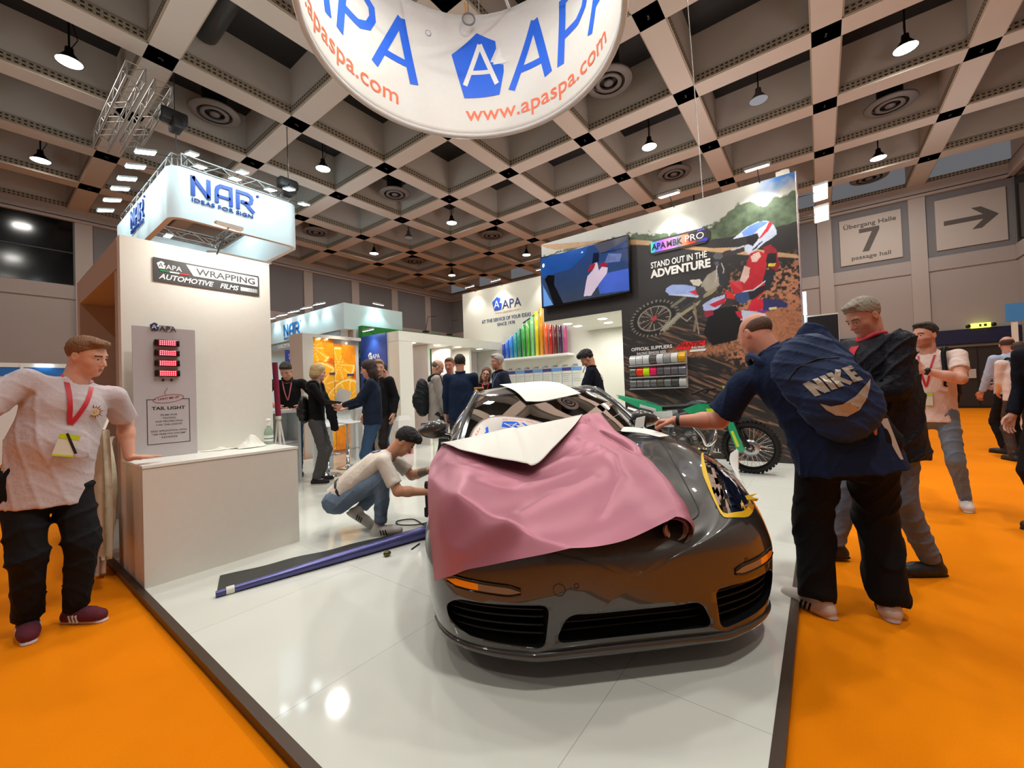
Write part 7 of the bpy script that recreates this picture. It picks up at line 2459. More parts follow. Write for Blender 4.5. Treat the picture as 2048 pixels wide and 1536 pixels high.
        if shoes.get('detail'):
            mb = MB()
            for q in range(3):
                mb.tube([base + toe * (.055 + .022 * q) * s + lt * .03 + tu * .038, base + toe * (.055 + .022 * q) * s + tu * .050, base + toe * (.055 + .022 * q) * s - lt * .03 + tu * .038], .0035, 5)
            mb.build('laces', shoes.get('lace', M_whitep), so)
            if shoes.get('stripes'):
                mb = MB()
                for sgn in (-1, 1):
                    for q in range(3):
                        c = base + toe * (.015 + .022 * q) * s + lt * sgn * .047 * s
                        mb.obox(c, toe * 1 + tu * .3, lt, tu - toe * .3, .005, .003, .022)
                mb.build('side_stripes', shoes['stripes'], so)
    J = dict(e=e, hip=hip, waist=waist, chest=chest, shc=shc, neck=neck, u=u, lat=lat, tf=tf, arms=arms, legs=legs, hc=hc, A=A, P=P, s=s, fw=fw, rt=rt, W=W, hands=hands_pos, tfm=tfm, um=um, latm=latm, gar=gar)
    return J


def ribbon(mb, pts, w, side, mi=0):
    pts = [Vector(p) for p in pts]; V = []
    for i, p in enumerate(pts):
        t = (pts[min(i + 1, len(pts) - 1)] - pts[max(i - 1, 0)]).normalized(); n_ = t.cross(Vector(side)).normalized() if not hasattr(side[0], '__len__') else t.cross(Vector(side[i])).normalized()
        V += [p - n_ * w / 2, p + n_ * w / 2]
    F_ = [(2 * i, 2 * i + 1, 2 * i + 3, 2 * i + 2) for i in range(len(pts) - 1)]
    mb.add(V, F_, mi, True)


def snap(J, p, d, off=.004, objs=None):
    """drop a point onto the person's garment along d"""
    for o in (objs or [J['gar']]):
        if not hasattr(snap, 'c'):
            snap.c = {}
        if o.name not in snap.c:
            vs = [v.co.copy() for v in o.data.vertices]; snap.c[o.name] = BVHTree.FromPolygons(vs, [tuple(f.vertices) for f in o.data.polygons])
        h = snap.c[o.name].ray_cast(Vector(p) - Vector(d).normalized() * .35, Vector(d).normalized())
        if h[0] is not None:
            return h[0] - Vector(d).normalized() * off
    return Vector(p)


def lanyard(J, color, label_m, card=True, length=.36, label=None, w=.016, cardc=None, green=False):
    """two straps from the neck meeting on the chest with a name card"""
    t = Vector(J['tf']); mb = MB(); s = J['s']
    mid = J['neck'] - J['u'] * length * s + J['tf'] * .2
    meet = snap(J, J['neck'] - J['u'] * (length - .06) * s + J['tf'] * .1, -t, .006)
    for q in (-1, 1):
        pts = []
        for k in range(12):
            f = k / 11
            p = J['neck'] + J['lat'] * q * .066 * s * (1 - f) ** .8 + J['u'] * (.02 - (length - .04) * f) * s
            if k < 2:
                pts.append(Vector(p + J['tf'] * (.0 + .03 * k)))
            else:
                pts.append(snap(J, p + J['tf'] * .1, -t, .005))
        ribbon(mb, pts, w, tuple(t))
    o = mb.build('lanyard', label_m); link = o
    M = o.parent
    o.parent = J['e']; o.matrix_parent_inverse = world_of(J['e']).inverted()
    if card:
        c = snap(J, J['neck'] - J['u'] * (length + .06) * s + J['tf'] * .1, -t, .010)
        mb = MB(); mb.obox(c, J['lat'], J['tf'], J['u'], .043, .0015, .062, 0)
        mb.obox(c + t * .002 + Vector(J['u']) * .048, J['lat'], J['tf'], J['u'], .043, .001, .014, 1); mb.obox(c + t * .002 - Vector(J['u']) * .057, J['lat'], J['tf'], J['u'], .043, .001, .005, 1)
        b = mb.build('name_card', [mat('card white', (222, 222, 208), .3), mat('card green', (196, 214, 40), .4)], J['e'])
    return o


def backpack(J, name_label, m, size=(.30, .16, .44), drop=.06, tilt=0, straps=True, print_fn=None, off=.10, rnd=.07):
    s = J['s']; up_ = _n(J['um']); bk = -J['tfm']; lt = J['latm']
    c = J['chest'] + bk * (off + size[1] / 2) - up_ * drop
    e = empty('backpack', tuple(c), name_label, 'backpack')
    Ax = np.array([lt, bk, up_])
    S = Shape(); w, d, h = size
    for z, ww, dd in ((-.40, .88, .9), (-.2, 1, 1.05), (.05, 1, 1), (.28, .92, .8)):
        S.ell(c + up_ * z * h, Ax, [w / 2 * ww, d / 2 * dd, h * .26], .05)
    S.ell(c + bk * d * .30 - up_ * .14 * h, Ax, [w * .42, d * .38, h * .30], .02)
    mesh_obj('bag_body', [S.mesh(.009, folds(.006, 77, 26))], m, e)
    if straps:
        for q in (-1, 1):
            pts = []
            sh = J['shc'] + lt * q * .115 * s
            for k in range(10):
                a = -.5 + 3.2 * k / 9
                pts.append(sh + bk * math.cos(a) * .105 * s + up_ * (math.sin(a) * .075 + .002) * s - up_ * .03 * (k > 7) * (k - 7))
            last = J['chest'] + J['tfm'] * .11 * s + lt * q * .13 * s - up_ * .06
            pts[-1] = last
            mb = MB(); mb.tube(pts, [.020] * 10, 6); mb.build('strap', m, e)
    if print_fn:
        print_fn(e, c, lt, bk, up_)
    return e
M_jeans = cloth_mat('washed blue jeans', (104, 122, 142), noise=.18)
M_jeansd = cloth_mat('mid blue jeans', (58, 82, 112), noise=.15)
M_jeansg = cloth_mat('grey blue jeans', (100, 106, 118), noise=.2)
M_blkcl = cloth_mat('black cloth', (24, 24, 26))
M_navycl = cloth_mat('navy cloth', (24, 36, 62))
M_navyd = cloth_mat('dark navy cloth', (20, 24, 36))
M_redly = mat('red lanyard', (190, 30, 44), .5)
M_bluely = mat('blue lanyard', (120, 150, 200), .5)
M_wsole = mat('white sole', (220, 214, 206), .6)
M_solebk = mat('black sole', (20, 20, 20), .7)
SH_blk = dict(mat=mat('black shoe leather', (26, 25, 26), .5), sole=M_solebk)
SH_snk = dict(mat=mat('white sneaker', (214, 204, 196), .6), sole=mat('beige sole', (190, 176, 160), .6), detail=True)

# 1 the man leaning on the counter
J = person('person in pale grey sun print shirt leaning one hand on the counter', (.30, 3.60), 280, 1.71, lean=(4, -15), hipshift=(.03, 0), build=1.16, belly=.045, z0=0,
           head=(38, -16, 4), hands={'L': ('w', .655, 3.745, .915), 'R': ('w', -.28, 3.42, .93)}, poles={'L': (-.2, -.6, .9), 'R': (1, -.5, -.2)},
           hand_spec={'L': dict(dir=(-1, .02, -.06), palm=(0, 0, -1), thumb=(0, 1, 0), curl=.05, spread=.16, thumbc=.1), 'R': dict(curl=.4)},
           feet={'R': (.10, -.05, 12), 'L': (-.075, .04, -24)}, top=dict(kind='tee', mat=cloth_mat('pale grey lilac tee', (196, 184, 186)), loose=.022, hem=.20, fold=.006, sleeve=.80), bottom=dict(mat=M_blkcl, loose=.02, fold=.009, **{'break': .05}),
           shoes=dict(mat=mat('burgundy knit shoe', (92, 30, 46), .8, bump=.3, bscale=150), sole=mat('white burgundy sole', (200, 186, 186), .6), detail=True, lace=mat('dark burgundy', (60, 16, 30)), stripes=M_wsole), hair=dict(style='quiff', color=(124, 84, 48)), skin=(214, 160, 136), fat=1.07, seed=3)
lanyard(J, None, M_redly, length=.33, w=.022)
c = snap(J, J['neck'] - J['u'] * .17 - J['lat'] * .085 + J['tf'] * .1, -Vector(J['tf']), .0045); L_, U_, F_v = Vector(J['lat']), Vector(J['u']), Vector(J['tf'])
mb = MB()
mb.lathe([(0, 0), (.021, 0)], c, F_v, 20, 0)
for k in range(16):
    a = k * .3927; d = L_ * math.cos(a) + U_ * math.sin(a); p_ = d.cross(F_v); r1 = .048 if k % 2 else .038
    mb.add([c + d * .023 + p_ * .005, c + d * .023 - p_ * .005, c + d * r1], [(0, 1, 2)], 1)
for q in (-1, 1):
    mb.disc(c + L_ * .007 * q + U_ * .004 + F_v * .001, F_v, .0022, 8, 2)
mb.disc(c - U_ * .006 + F_v * .001, F_v, .003, 8, 2)
mb.build('sun_print', [mat('print sand', (214, 186, 140), .8), mat('print brown', (150, 92, 50), .8), mat('print dark brown', (90, 50, 40), .8)], J['e'])
c = snap(J, J['neck'] - J['u'] * .36 + J['lat'] * -.015 + J['tf'] * .1, -F_v, .016)
mb = MB(); mb.tube([c + U_ * .05 + L_ * .03, c - U_ * .055 - L_ * .035], .006, 8); mb.build('pen', M_black, J['e'])

# 2 the crouching man
J = person('person crouching beside the car in a white shirt and pale jeans, head bowed', (2.22, 3.30), -46, 1.80, lean=(61, 0), drop=.60, hipshift=(.0, -.27), build=1.05, head=(6, -50, 0),
           hands={'R': ('w', 2.46, 2.83, .40), 'L': ('w', 2.62, 2.96, .56)}, poles={'R': (.5, -.2, -.9), 'L': (-.6, -.1, -.9)},
           feet={'R': (.12, .08, 4), 'L': (-.10, -.14, -2, .085, 38)}, kpole={'R': (.12, .9, 1.1), 'L': (-.25, 1, .1)},
           hand_spec={'R': dict(palm=(-1, 0, 0), thumb=(0, 0, 1), curl=.7), 'L': dict(palm=(0, 0, -1), thumb=(1, 0, 0), curl=.3)},
           top=dict(kind='tee', mat=cloth_mat('off white tee', (216, 206, 194)), loose=.016, hem=.06, sleeve=.78, fold=.006), bottom=dict(mat=M_jeans, loose=.014),
           shoes=dict(mat=mat('white and black sneaker', (196, 190, 182), .6), sole=mat('off white sole', (206, 202, 194), .6), detail=True, lace=M_blkcl, stripes=M_black), hair=dict(style='thick', color=(22, 18, 18)), skin=(202, 146, 116), res=1.05, seed=5)
mb = MB()
for k in range(1):
    mb.tube([J['hip'] + J['lat'] * .16 * math.cos(a * .35) + J['u'] * .03 - J['tf'] * .125 * math.sin(a * .35) for a in range(10)], .018, 6)
mb.build('belt', M_black, J['e'])
for sd, f0 in (('L', .0),):
    sh, el, wr = J['arms'][sd]
    mb = MB(); ax = Vector(_n(wr - el)); mb.lathe([(.0405, .06), (.043, .10), (.042, .15), (.036, .20), (.031, .235)], el, ax, 20); mb.build('forearm_tattoo', mat('tattoo grey green', (122, 112, 92), .6, noise=.35, nscale=60), J['e'])
mb = MB(); c = J['shc'] - J['tf'] * .10 - J['u'] * .06
up_v = Vector(J['u']); bk_ = -Vector(J['tf']); lt_ = Vector(J['lat'])
P_ = [snap(J, Vector(J['shc']) + up_v * (-.05) + lt_ * (.06 * math.cos(a * .4)) + up_v * .035 * math.sin(a * .4) + bk_ * .1, -bk_, .005) for a in range(16)]
mb.tube(P_, .006, 5, closed=True); mb.text('APA', snap(J, Vector(J['shc']) - up_v * .16 + bk_ * .1 - lt_ * .05, -bk_, .008), lt_ * -1, up_v, .05); mb.build('back_print', mat('print blue grey', (84, 92, 130), .7), J['e'])
dv = empty('heat_gun', (2.47, 2.90, .3), 'black hand held power tool by the crouching man with its cable', 'tool')
mb = MB(); mb.lathe([(0, -.13), (.022, -.13), (.026, -.05), (.028, .05), (.030, .10), (.024, .13), (0, .13)], (2.47, 2.84, .36), (0, 0, 1), 16); mb.rbox((2.45, 2.80, .17), (2.53, 2.88, .26), .012); mb.build('tool_body', M_black, dv)
mb = MB(); mb.tube([tuple(p) for p in catmull([(2.48, 2.84, .18), (2.50, 2.88, .10), (2.56, 3.02, .052), (2.62, 3.24, .050), (2.50, 3.33, .050), (2.44, 3.22, .050), (2.52, 3.08, .050), (2.64, 3.02, .050), (2.66, 2.9, .050)], 8)], .006, 6); mb.build('cable', M_black, dv)

# 3 the big man with the backpack
M_pol = cloth_mat('navy polo', (26, 40, 70))
J = person('person in a navy polo with a large backpack bending over the car wing, arm outstretched', (2.88, -.10), 12, 1.84, lean=(18, -37), build=1.34, belly=.05, z0=0, head=(42, -26, 4), neckf=.03, fat=1.14,
           hands={'L': ('w', 2.90, .80, 1.03), 'R': ('w', 2.74, -.25, .99)}, poles={'L': (-.2, .2, -1), 'R': (1.0, -.6, -.2)},
           feet={'L': (-.165, -.05, -48), 'R': (.155, .04, 8)}, hand_spec={'L': dict(palm=(.2, 0, -1), thumb=(.2, -1, 0), curl=.85, thumbc=.8), 'R': dict(dir=(-.05, .1, -1), palm=(-1, 0, 0), thumb=(0, 1, 0), curl=.75)},
           top=dict(kind='tee', mat=M_pol, loose=.03, hem=.20, sleeve=.80, fold=.008, ffreq=13, collar=M_pol), bottom=dict(mat=cloth_mat('black wide jeans', (20, 20, 22)), loose=.030, fold=.010, flare=1.25, **{'break': .05}),
           shoes=dict(mat=mat('worn white sneaker', (204, 190, 180), .6), sole=mat('dusty pink sole', (188, 166, 158), .6), detail=True, stripes=M_black), hair=dict(style='bald', color=(96, 72, 56)), skin=(210, 146, 120), seed=7)


def nike(e, c, lt, bk, up_):
    O_ = Vector(c + bk * .128 - up_ * .10 + lt * .005); X_ = Vector(lt * 1.0); X_ = Vector(_n(lt)); Y_ = Vector(_n(up_)); Z_ = Vector(_n(bk))
    R_ = rotm(bk, 4 * D2R); X_ = Vector(R_ @ _n(lt)); Y_ = Vector(R_ @ _n(up_))
    body_ = e.children[0]; bv = BVHTree.FromPolygons([v.co.copy() for v in body_.data.vertices], [tuple(f.vertices) for f in body_.data.polygons])
    def mp(x, y, z=0):
        p = O_ + X_ * x + Y_ * y; h = bv.ray_cast(p + Z_ * .3, -Z_)
        return (h[0] if h[0] is not None else p) + Z_ * (.004 + z)
    t = MB()
    def S(pts, w):
        stroke(t, pts, w, (0, 0, 0), (1, 0, 0), (0, 1, 0), 0, 0.0)
    k = .088
    sh = .14
    def q(x, y):
        return (x + sh * y, y)
    for pts, w in (([(0, 0), (0, 1)], .26), ([(.02, .98), (.46, .02)], .26), ([(.48, 0), (.48, 1)], .26), ([(.84, 0), (.84, 1)], .27), ([(1.18, 0), (1.18, 1)], .27), ([(1.66, 1.0), (1.24, .46)], .24), ([(1.30, .56), (1.70, 0)], .26), ([(1.98, 0), (1.98, 1)], .26), ([(1.98, .88), (2.36, .88)], .24), ([(1.98, .5), (2.30, .5)], .22), ([(1.98, .12), (2.36, .12)], .24)):
        S([((a + sh * b) * k - .10, b * k + .02) for a, b in pts], w * k)
    sw = [(-.12, -.02), (-.095, -.052), (-.05, -.062), (.02, -.045), (.14, .012), (.155, .02), (.06, -.068), (-.01, -.112), (-.07, -.122), (-.105, -.10), (-.12, -.06)]
    t.poly(sw, (0, 0, 0), (1, 0, 0), (0, 1, 0), 0, 0.0)
    mb_ = MB()
    slice_add(mb_, t.v, t.f, 0, lambda x, y, z: mp(x, y, z), .02)
    mb_.build('logo_print', mat('silver beige print', (176, 166, 150), .35, .2), e)
    mb_ = MB(); mb_.tube([mp(-.13, .16), mp(-.06, .20), mp(.04, .205), mp(.12, .17)], .004, 5); mb_.tube([mp(-.12, .07), mp(.0, .085), mp(.12, .075)], .0035, 5); mb_.build('zip', M_black, e)


backpack(J, 'navy backpack with a large silver logo on the bending man\'s back', cloth_mat('navy backpack nylon', (34, 50, 84), .6), size=(.36, .18, .50), drop=.09, print_fn=nike, off=.125)
sh, el, wr = J['arms']['L']; mb = MB(); mb.lathe([(.036, -.012), (.0385, -.01), (.0385, .01), (.036, .012)], wr - _n(wr - el) * .025, _n(wr - el), 24); mb.build('wristband', M_black, J['e'])
wr = J['arms']['R'][2]
pp = empty('brochures', tuple(wr), 'handful of brochures in the right hand of the man with the navy backpack', 'papers')
mb = MB(); c0 = Vector(wr) + Vector((0, 0, -.12))
for k, (mi, a) in enumerate(((0, -.10), (1, 0), (2, .12))):
    d = Vector((math.cos(2.6 + a), math.sin(2.6 + a), 0)); mb.obox(c0 + Vector((.012 * k, .006 * k, -.01 * k)), Vector((.2, -1, .25 + a)), Vector((1, .2, 0)), Vector((.0, .25, 1)), .085, .003, .105, mi)
mb.build('sheets', [mat('brochure white', (206, 210, 206), .35), mat('brochure blue grey', (150, 170, 176), .35), mat('brochure brown', (58, 34, 28), .5)], pp)

# 4 grey haired man in dark quilted jacket
J = person('person with grey hair, dark quilted jacket and red shirt standing right of the bending man', (3.72, -.34), 122, 1.83, lean=(6, 0), build=1.24, belly=.06, z0=0, head=(4, -28, 0), fat=1.08,
           hands={'L': (-.08, .30, 1.12), 'R': (.12, .32, 1.10)}, poles={'L': (-.7, -.5, -.6), 'R': (.7, -.5, -.6)}, feet={'L': (-.11, -.14, -4), 'R': (.12, .28, 6)},
           top=dict(kind='jacket', mat=cloth_mat('dark quilted nylon', (26, 28, 36), .55, bump=.7, bscale=26), loose=.035, hem=.22, fold=.010, ffreq=15, collar=cloth_mat('red check collar', (206, 70, 84))), bottom=dict(mat=M_jeansg, loose=.014),
           shoes=SH_blk, hair=dict(style='short', color=(150, 142, 126)), skin=(200, 142, 120), seed=11)
mb = MB(); pts = [snap(J, J['neck'] - J['u'] * (.01 + .03 * k) + J['tf'] * .1, -Vector(J['tf']), .004) for k in range(6)]
ribbon(mb, pts, .075, tuple(J['tf'])); mb.build('shirt_front', cloth_mat('red check shirt', (206, 64, 78)), J['e'])
mb = MB(); c = J['hc']
# 5 man in pale pink tee
J = person('person in pale pink t-shirt and blue jeans holding a backpack strap', (5.66, -.86), 158, 1.79, lean=(0, 0), build=1.12, belly=.01, z0=0, head=(-24, -2, 0), beard=True,
           hands={'L': ('w', 5.40, -.77, 1.33), 'R': (.22, .05, .95)}, poles={'L': (-1, -.1, -.75)}, hand_spec={'L': dict(dir=(.35, .35, .75), palm=(1, -.5, 0), thumb=(.6, 0, .6), curl=1.0, thumbc=1.0)},
           feet={'R': (.20, .18, 48), 'L': (-.17, -.12, -16)}, top=dict(kind='tee', mat=cloth_mat('pale pink tee', (226, 202, 192)), loose=.012, hem=.12, sleeve=.62, fold=.005), bottom=dict(mat=M_jeansg if False else cloth_mat('light blue jeans', (112, 128, 146), noise=.2), loose=.006),
           shoes=SH_snk, hair=dict(style='short', color=(44, 32, 26)), skin=(214, 156, 132), seed=13)
lanyard(J, None, M_redly, length=.40)
backpack(J, 'black backpack on the back of the man in the pale pink shirt', cloth_mat('black nylon', (20, 20, 22), .6), size=(.34, .22, .50), drop=.08)
mb = MB(); p0 = J['chest'] + J['tfm'] * .14 + J['latm'] * -.10; mb.tube([snap(J, J['chest'] + J['latm'] * (-.13) + J['um'] * .04 + J['tf'] * .1, -Vector(J['tf']), .006), snap(J, J['chest'] - J['latm'] * .12 - J['um'] * .12 + J['tf'] * .1, -Vector(J['tf']), .006), Vector(J['waist'] - J['latm'] * .17 - J['tfm'] * .02)], .010, 6); mb.build('strap', M_blkcl, J['e'])
sh, el, wr = J['arms']['L']; mb = MB(); mb.lathe([(.030, -.014), (.034, -.012), (.034, .012), (.030, .014)], wr - _n(wr - el) * .035, _n(wr - el), 20); mb.lathe([(0, .012), (.020, .012), (.022, 0)], Vector(wr - _n(wr - el) * .035) + Vector((-.028, .0, .012)), Vector((-1, 0, .4)), 18); mb.build('wrist_watch', M_black, J['e'])

# 6, 7 the two at the right edge
J = person('person with bald head and light blue shirt at the right edge, mostly hidden', (9.95, -2.40), 30, 1.86, build=1.12, z0=0, res=1.6, head=(-40, -12, 0), hands={'L': (-.20, .22, .98), 'R': (.15, .3, 1.1)}, top=dict(kind='long', mat=cloth_mat('light blue shirt', (176, 196, 226)), loose=.02, hem=.05), bottom=dict(mat=M_blkcl), shoes=SH_blk, hair=dict(style='bald', color=(70, 50, 40)), skin=(196, 138, 114), seed=15)
J = person('person in white striped shirt with a black bag at the right edge', (9.15, -2.31), 10, 1.74, build=1.1, z0=0, res=1.6, head=(-30, -30, 0), hands={'L': (-.12, .26, 1.0)}, top=dict(kind='long', mat=cloth_mat('white pink striped shirt', (222, 206, 200)), loose=.02, hem=.05), bottom=dict(mat=cloth_mat('brown grey trousers', (70, 60, 58))), shoes=SH_blk, hair=dict(style='buzz', color=(60, 44, 38)), skin=(196, 138, 114), seed=16)
backpack(J, 'black shoulder bag on the striped shirt man at the right edge', M_blkcl, size=(.34, .16, .36), drop=.12)
J = person('person in dark clothes cut off by the right picture edge, only shoe tips visible', (5.16, -1.47), 128, 1.75, z0=0, res=1.9, feet={'R': (.10, -.02, 6), 'L': (-.10, .03, -6)}, top=dict(kind='jacket', mat=M_navyd), bottom=dict(mat=M_blkcl), shoes=dict(mat=mat('brown shoe leather', (46, 32, 26), .5), sole=M_solebk), hair=dict(style='short', color=(60, 50, 44)), seed=17)

# 8, 9 the two women at the table
J = person('person with blonde bob, black sweater and grey trousers showing papers by the high table', (3.05, 5.86), -42, 1.72, build=.98, bust=.055, head=(14, -12, 0), res=1.15, hands={'L': (-.05, .34, 1.12), 'R': (.07, .36, 1.08)}, poles={'L': (-.6, -.6, -1), 'R': (.6, -.6, -1)},
           hand_spec={'R': dict(palm=(-.3, 0, 1), thumb=(.6, 0, .5), curl=.4), 'L': dict(palm=(0, 0, 1), thumb=(-1, 0, 0), curl=.5)},
           top=dict(kind='long', mat=cloth_mat('black knit', (18, 18, 20)), loose=.016, hem=.02), bottom=dict(mat=cloth_mat('dark grey trousers', (84, 82, 82)), loose=.018), shoes=dict(mat=mat('black canvas', (30, 28, 30), .8), sole=M_wsole, detail=True), hair=dict(style='bob', color=(196, 168, 120)), skin=(222, 170, 148), seed=21)
Jb = J
backpack(J, 'black leather backpack with zips on the blonde woman', mat('black leather', (24, 24, 26), .4), size=(.27, .14, .34), drop=.16)
pp = empty('paper_stack', tuple(J['arms']['L'][2]), 'large white paper sheets held up by the blonde woman', 'papers')
mb = MB(); c = Vector(J['arms']['L'][2]) + Vector((.04, .05, .10)); mb.obox(c, (.7, -.55, -.30), (.5, .8, .0), (.25, -.2, 1), .10, .004, .13); mb.build('sheets', M_paper, pp)
hb = empty('handbag', tuple(J['arms']['R'][1]), 'black folded jacket hanging over the forearm of the blonde woman', 'jacket')
S_ = Shape(); el = J['arms']['R'][1]; wr = J['arms']['R'][2]; m_ = el + (wr - el) * .4; S_.cap(m_, m_ - np.array([0, 0, .34]) + J['fw'] * .04, .055, .05, .02, sq=(J['rt'], 1.6)); S_.cap(m_ - J['fw'] * .03, m_ - np.array([0, 0, .18]) - J['fw'] * .02, .06, .05, .03); mesh_obj('cloth', [S_.mesh(.012, folds(.01, 3, 24))], M_blkcl, hb)
J = person('person with long dark hair and navy jacket facing the blonde woman', (3.30, 4.86), 142, 1.72, build=1.12, bust=.06, head=(0, -14, 0), res=1.15, hands={'L': (-.03, .37, 1.12), 'R': (.10, .34, 1.08)}, poles={'L': (-.7, -.5, -.9), 'R': (.7, -.5, -.9)},
           hand_spec={'L': dict(palm=(.4, 0, .9), thumb=(0, .3, 1), curl=.35), 'R': dict(palm=(0, 0, 1), thumb=(1, 0, 0), curl=.4)},
           top=dict(kind='long', mat=cloth_mat('navy softshell', (28, 38, 58), .7), loose=.022, hem=.06), bottom=dict(mat=M_jeansd, loose=.004), shoes=SH_blk, hair=dict(style='long', color=(54, 38, 34)), skin=(216, 160, 136), seed=23)
lanyard(J, None, M_bluely, length=.36, card=False)
ph = J['arms']['L'][2] + J['fw'] * .15
mb = MB(); mb.obox(Vector(ph) + Vector((0, 0, .03)), J['fw'], J['rt'], (0, 0, 1), .07, .035, .004); tag(mb.build('phone', M_black), 'dark phone held between the two women at the table', 'phone')
# 10 black polo behind the desk
J = person('person in a black polo with red lanyard bending over the white desk at the left', (3.10, 6.80), 240, 1.86, lean=(24, 0), build=1.12, head=(-10, -38, 0), res=1.3, hands={'R': ('w', 2.82, 6.58, 1.16), 'L': ('w', 3.10, 6.42, 1.16)}, poles={'R': (1, -.4, .2), 'L': (-1, -.4, .2)}, top=dict(kind='tee', mat=cloth_mat('black polo', (20, 20, 22)), collar=M_blkcl, loose=.012, sleeve=.75), bottom=dict(mat=M_jeansd), shoes=SH_blk, hair=dict(style='short', color=(40, 30, 26)), skin=(208, 150, 124), seed=25)
lanyard(J, None, mat('pink red lanyard', (206, 110, 120), .5), length=.34, card=False)
# 11, 12
J = person('person in a black jacket hidden behind the dark haired woman', (3.92, 5.58), 200, 1.80, build=1.1, res=1.6, head=(40, -10, 0), top=dict(kind='jacket', mat=M_blkcl, loose=.02), bottom=dict(mat=cloth_mat('brown black trousers', (44, 38, 36))), shoes=SH_blk, hair=dict(style='short', color=(150, 120, 84)), skin=(214, 160, 134), seed=27)
J = person('person with hand on hip in a dark sweater and jeans left of the white gate', (4.42, 6.02), 150, 1.80, build=1.08, lean=(6, 0), head=(18, -24, 0), res=1.3, hands={'L': (-.16, .06, 1.06), 'R': (.2, .3, 1.1)}, poles={'L': (-1, -.55, .1)}, hand_spec={'L': dict(dir=(1, .35, -.25), palm=(.2, -1, 0), thumb=(0, -.2, 1), curl=.15)}, top=dict(kind='long', mat=cloth_mat('charcoal navy knit', (26, 28, 36)), loose=.012), bottom=dict(mat=M_jeansd), shoes=SH_blk, hair=dict(style='quiff', color=(34, 28, 26)), skin=(206, 150, 126), seed=29)
lanyard(J, None, M_bluely, length=.3, card=False)
# 13-17 group behind the car
J = person('person with thinning hair, pale grey blazer and dark backpack behind the left door mirror', (4.63, 5.05), -38, 1.80, build=1.1, belly=.02, head=(0, -28, 0), res=1.2, hands={'R': (.20, .16, .84)}, top=dict(kind='jacket', mat=cloth_mat('pale grey blazer', (168, 160, 152)), loose=.022, hem=.16), bottom=dict(mat=cloth_mat('charcoal trousers', (52, 52, 54))), shoes=SH_blk, hair=dict(style='bald', color=(110, 96, 80)), skin=(208, 156, 130), glasses=True, seed=31)
backpack(J, 'dark grey round backpack on the man in the pale blazer', cloth_mat('charcoal nylon', (38, 42, 44), .6), size=(.31, .24, .52), drop=.10)
J = person('person mostly hidden behind the man in the pale blazer, reddish face at his right', (5.02, 5.10), 190, 1.84, build=1.0, res=1.7, head=(20, -10, 0), top=dict(kind='jacket', mat=cloth_mat('grey pink shirt', (170, 150, 146)), loose=.01), bottom=dict(mat=M_blkcl), shoes=SH_blk, hair=dict(style='short', color=(120, 90, 60)), skin=(206, 140, 116), seed=33)
J = person('person seen from behind in a dark blue shirt with short black hair behind the car', (4.42, 4.28), 33, 1.80, build=1.16, res=1.2, head=(14, -6, 0), hands={'L': (-.24, .02, .90), 'R': (.2, .3, 1.0)}, top=dict(kind='long', mat=cloth_mat('dark blue shirt', (28, 42, 66)), loose=.02, hem=.10, collar=cloth_mat('blue collar', (36, 54, 96))), bottom=dict(mat=cloth_mat('dark blue grey trousers', (50, 54, 70))), shoes=SH_blk, hair=dict(style='short', color=(34, 26, 22)), skin=(200, 144, 118), seed=35)
J = person('person laughing with brown hair and glasses in black, head tilted, behind the car roof', (5.28, 4.52), 212, 1.64, build=1.02, bust=.05, res=1.1, head=(6, -4, -16), top=dict(kind='long', mat=cloth_mat('black top', (22, 18, 20)), loose=.02), bottom=dict(mat=M_blkcl), shoes=SH_blk, hair=dict(style='long', color=(104, 74, 54)), skin=(226, 168, 146), seed=37)
lanyard(J, None, M_redly, length=.3, card=False)
P_ = J['P']; mb = MB()
for q in (-1, 1):
    mb.tube([P_(q * .032 + .026 * math.cos(a * .5236), .098, -.002 + .021 * math.sin(a * .5236)) for a in range(12)], .0028, 5, closed=True); mb.tube([P_(q * .058, .096, .004), P_(q * .078, .02, .004)], .0025, 5)
mb.build('glasses', M_black, J['e'])
mb = MB(); mb.poly([(-.018, .006), (.018, .006), (.012, -.008), (-.012, -.008)], P_(0, .0905, -.066), Vector(J['A'][0]), Vector(J['A'][2]), 0, .001); mb.build('teeth', M_whitep, J['e'])
J = person('person with white hair and a dark blue suit jacket facing left behind the car roof', (5.16, 4.12), 150, 1.83, build=1.1, res=1.2, head=(0, -4, 0), top=dict(kind='jacket', mat=cloth_mat('navy grey suit', (40, 46, 60)), loose=.018, hem=.16, collar=M_navyd), bottom=dict(mat=M_navyd), shoes=SH_blk, hair=dict(style='short', color=(186, 182, 176)), skin=(206, 146, 122), seed=39)
lanyard(J, None, M_bluely, length=.3, card=False)
# 18 young man by the right wing
J = person('person in dark navy polo with round back print right of the car', (5.46, 2.56), 108, 1.81, lean=(9, 0), build=1.08, head=(4, -38, 0), res=1.05, hands={'L': ('w', 5.28, 2.86, 1.16), 'R': ('w', 5.36, 2.92, 1.10)}, poles={'L': (-.8, -.3, -.7), 'R': (.8, -.3, -.7)}, hand_spec={'L': dict(palm=(1, 0, 0), thumb=(0, 0, 1), curl=.8), 'R': dict(palm=(-1, 0, 0), thumb=(0, 0, 1), curl=.8)},
           top=dict(kind='tee', mat=cloth_mat('very dark navy polo', (18, 22, 34)), loose=.016, hem=.10, sleeve=.78, collar=M_navyd), bottom=dict(mat=M_blkcl), shoes=SH_blk, hair=dict(style='thick', color=(30, 24, 22)), skin=(206, 150, 122), seed=41)
bk_ = -Vector(J['tfm']); lt_ = -Vector(J['latm']); up_v = Vector(J['um']); base = Vector(J['chest']) + up_v * .05
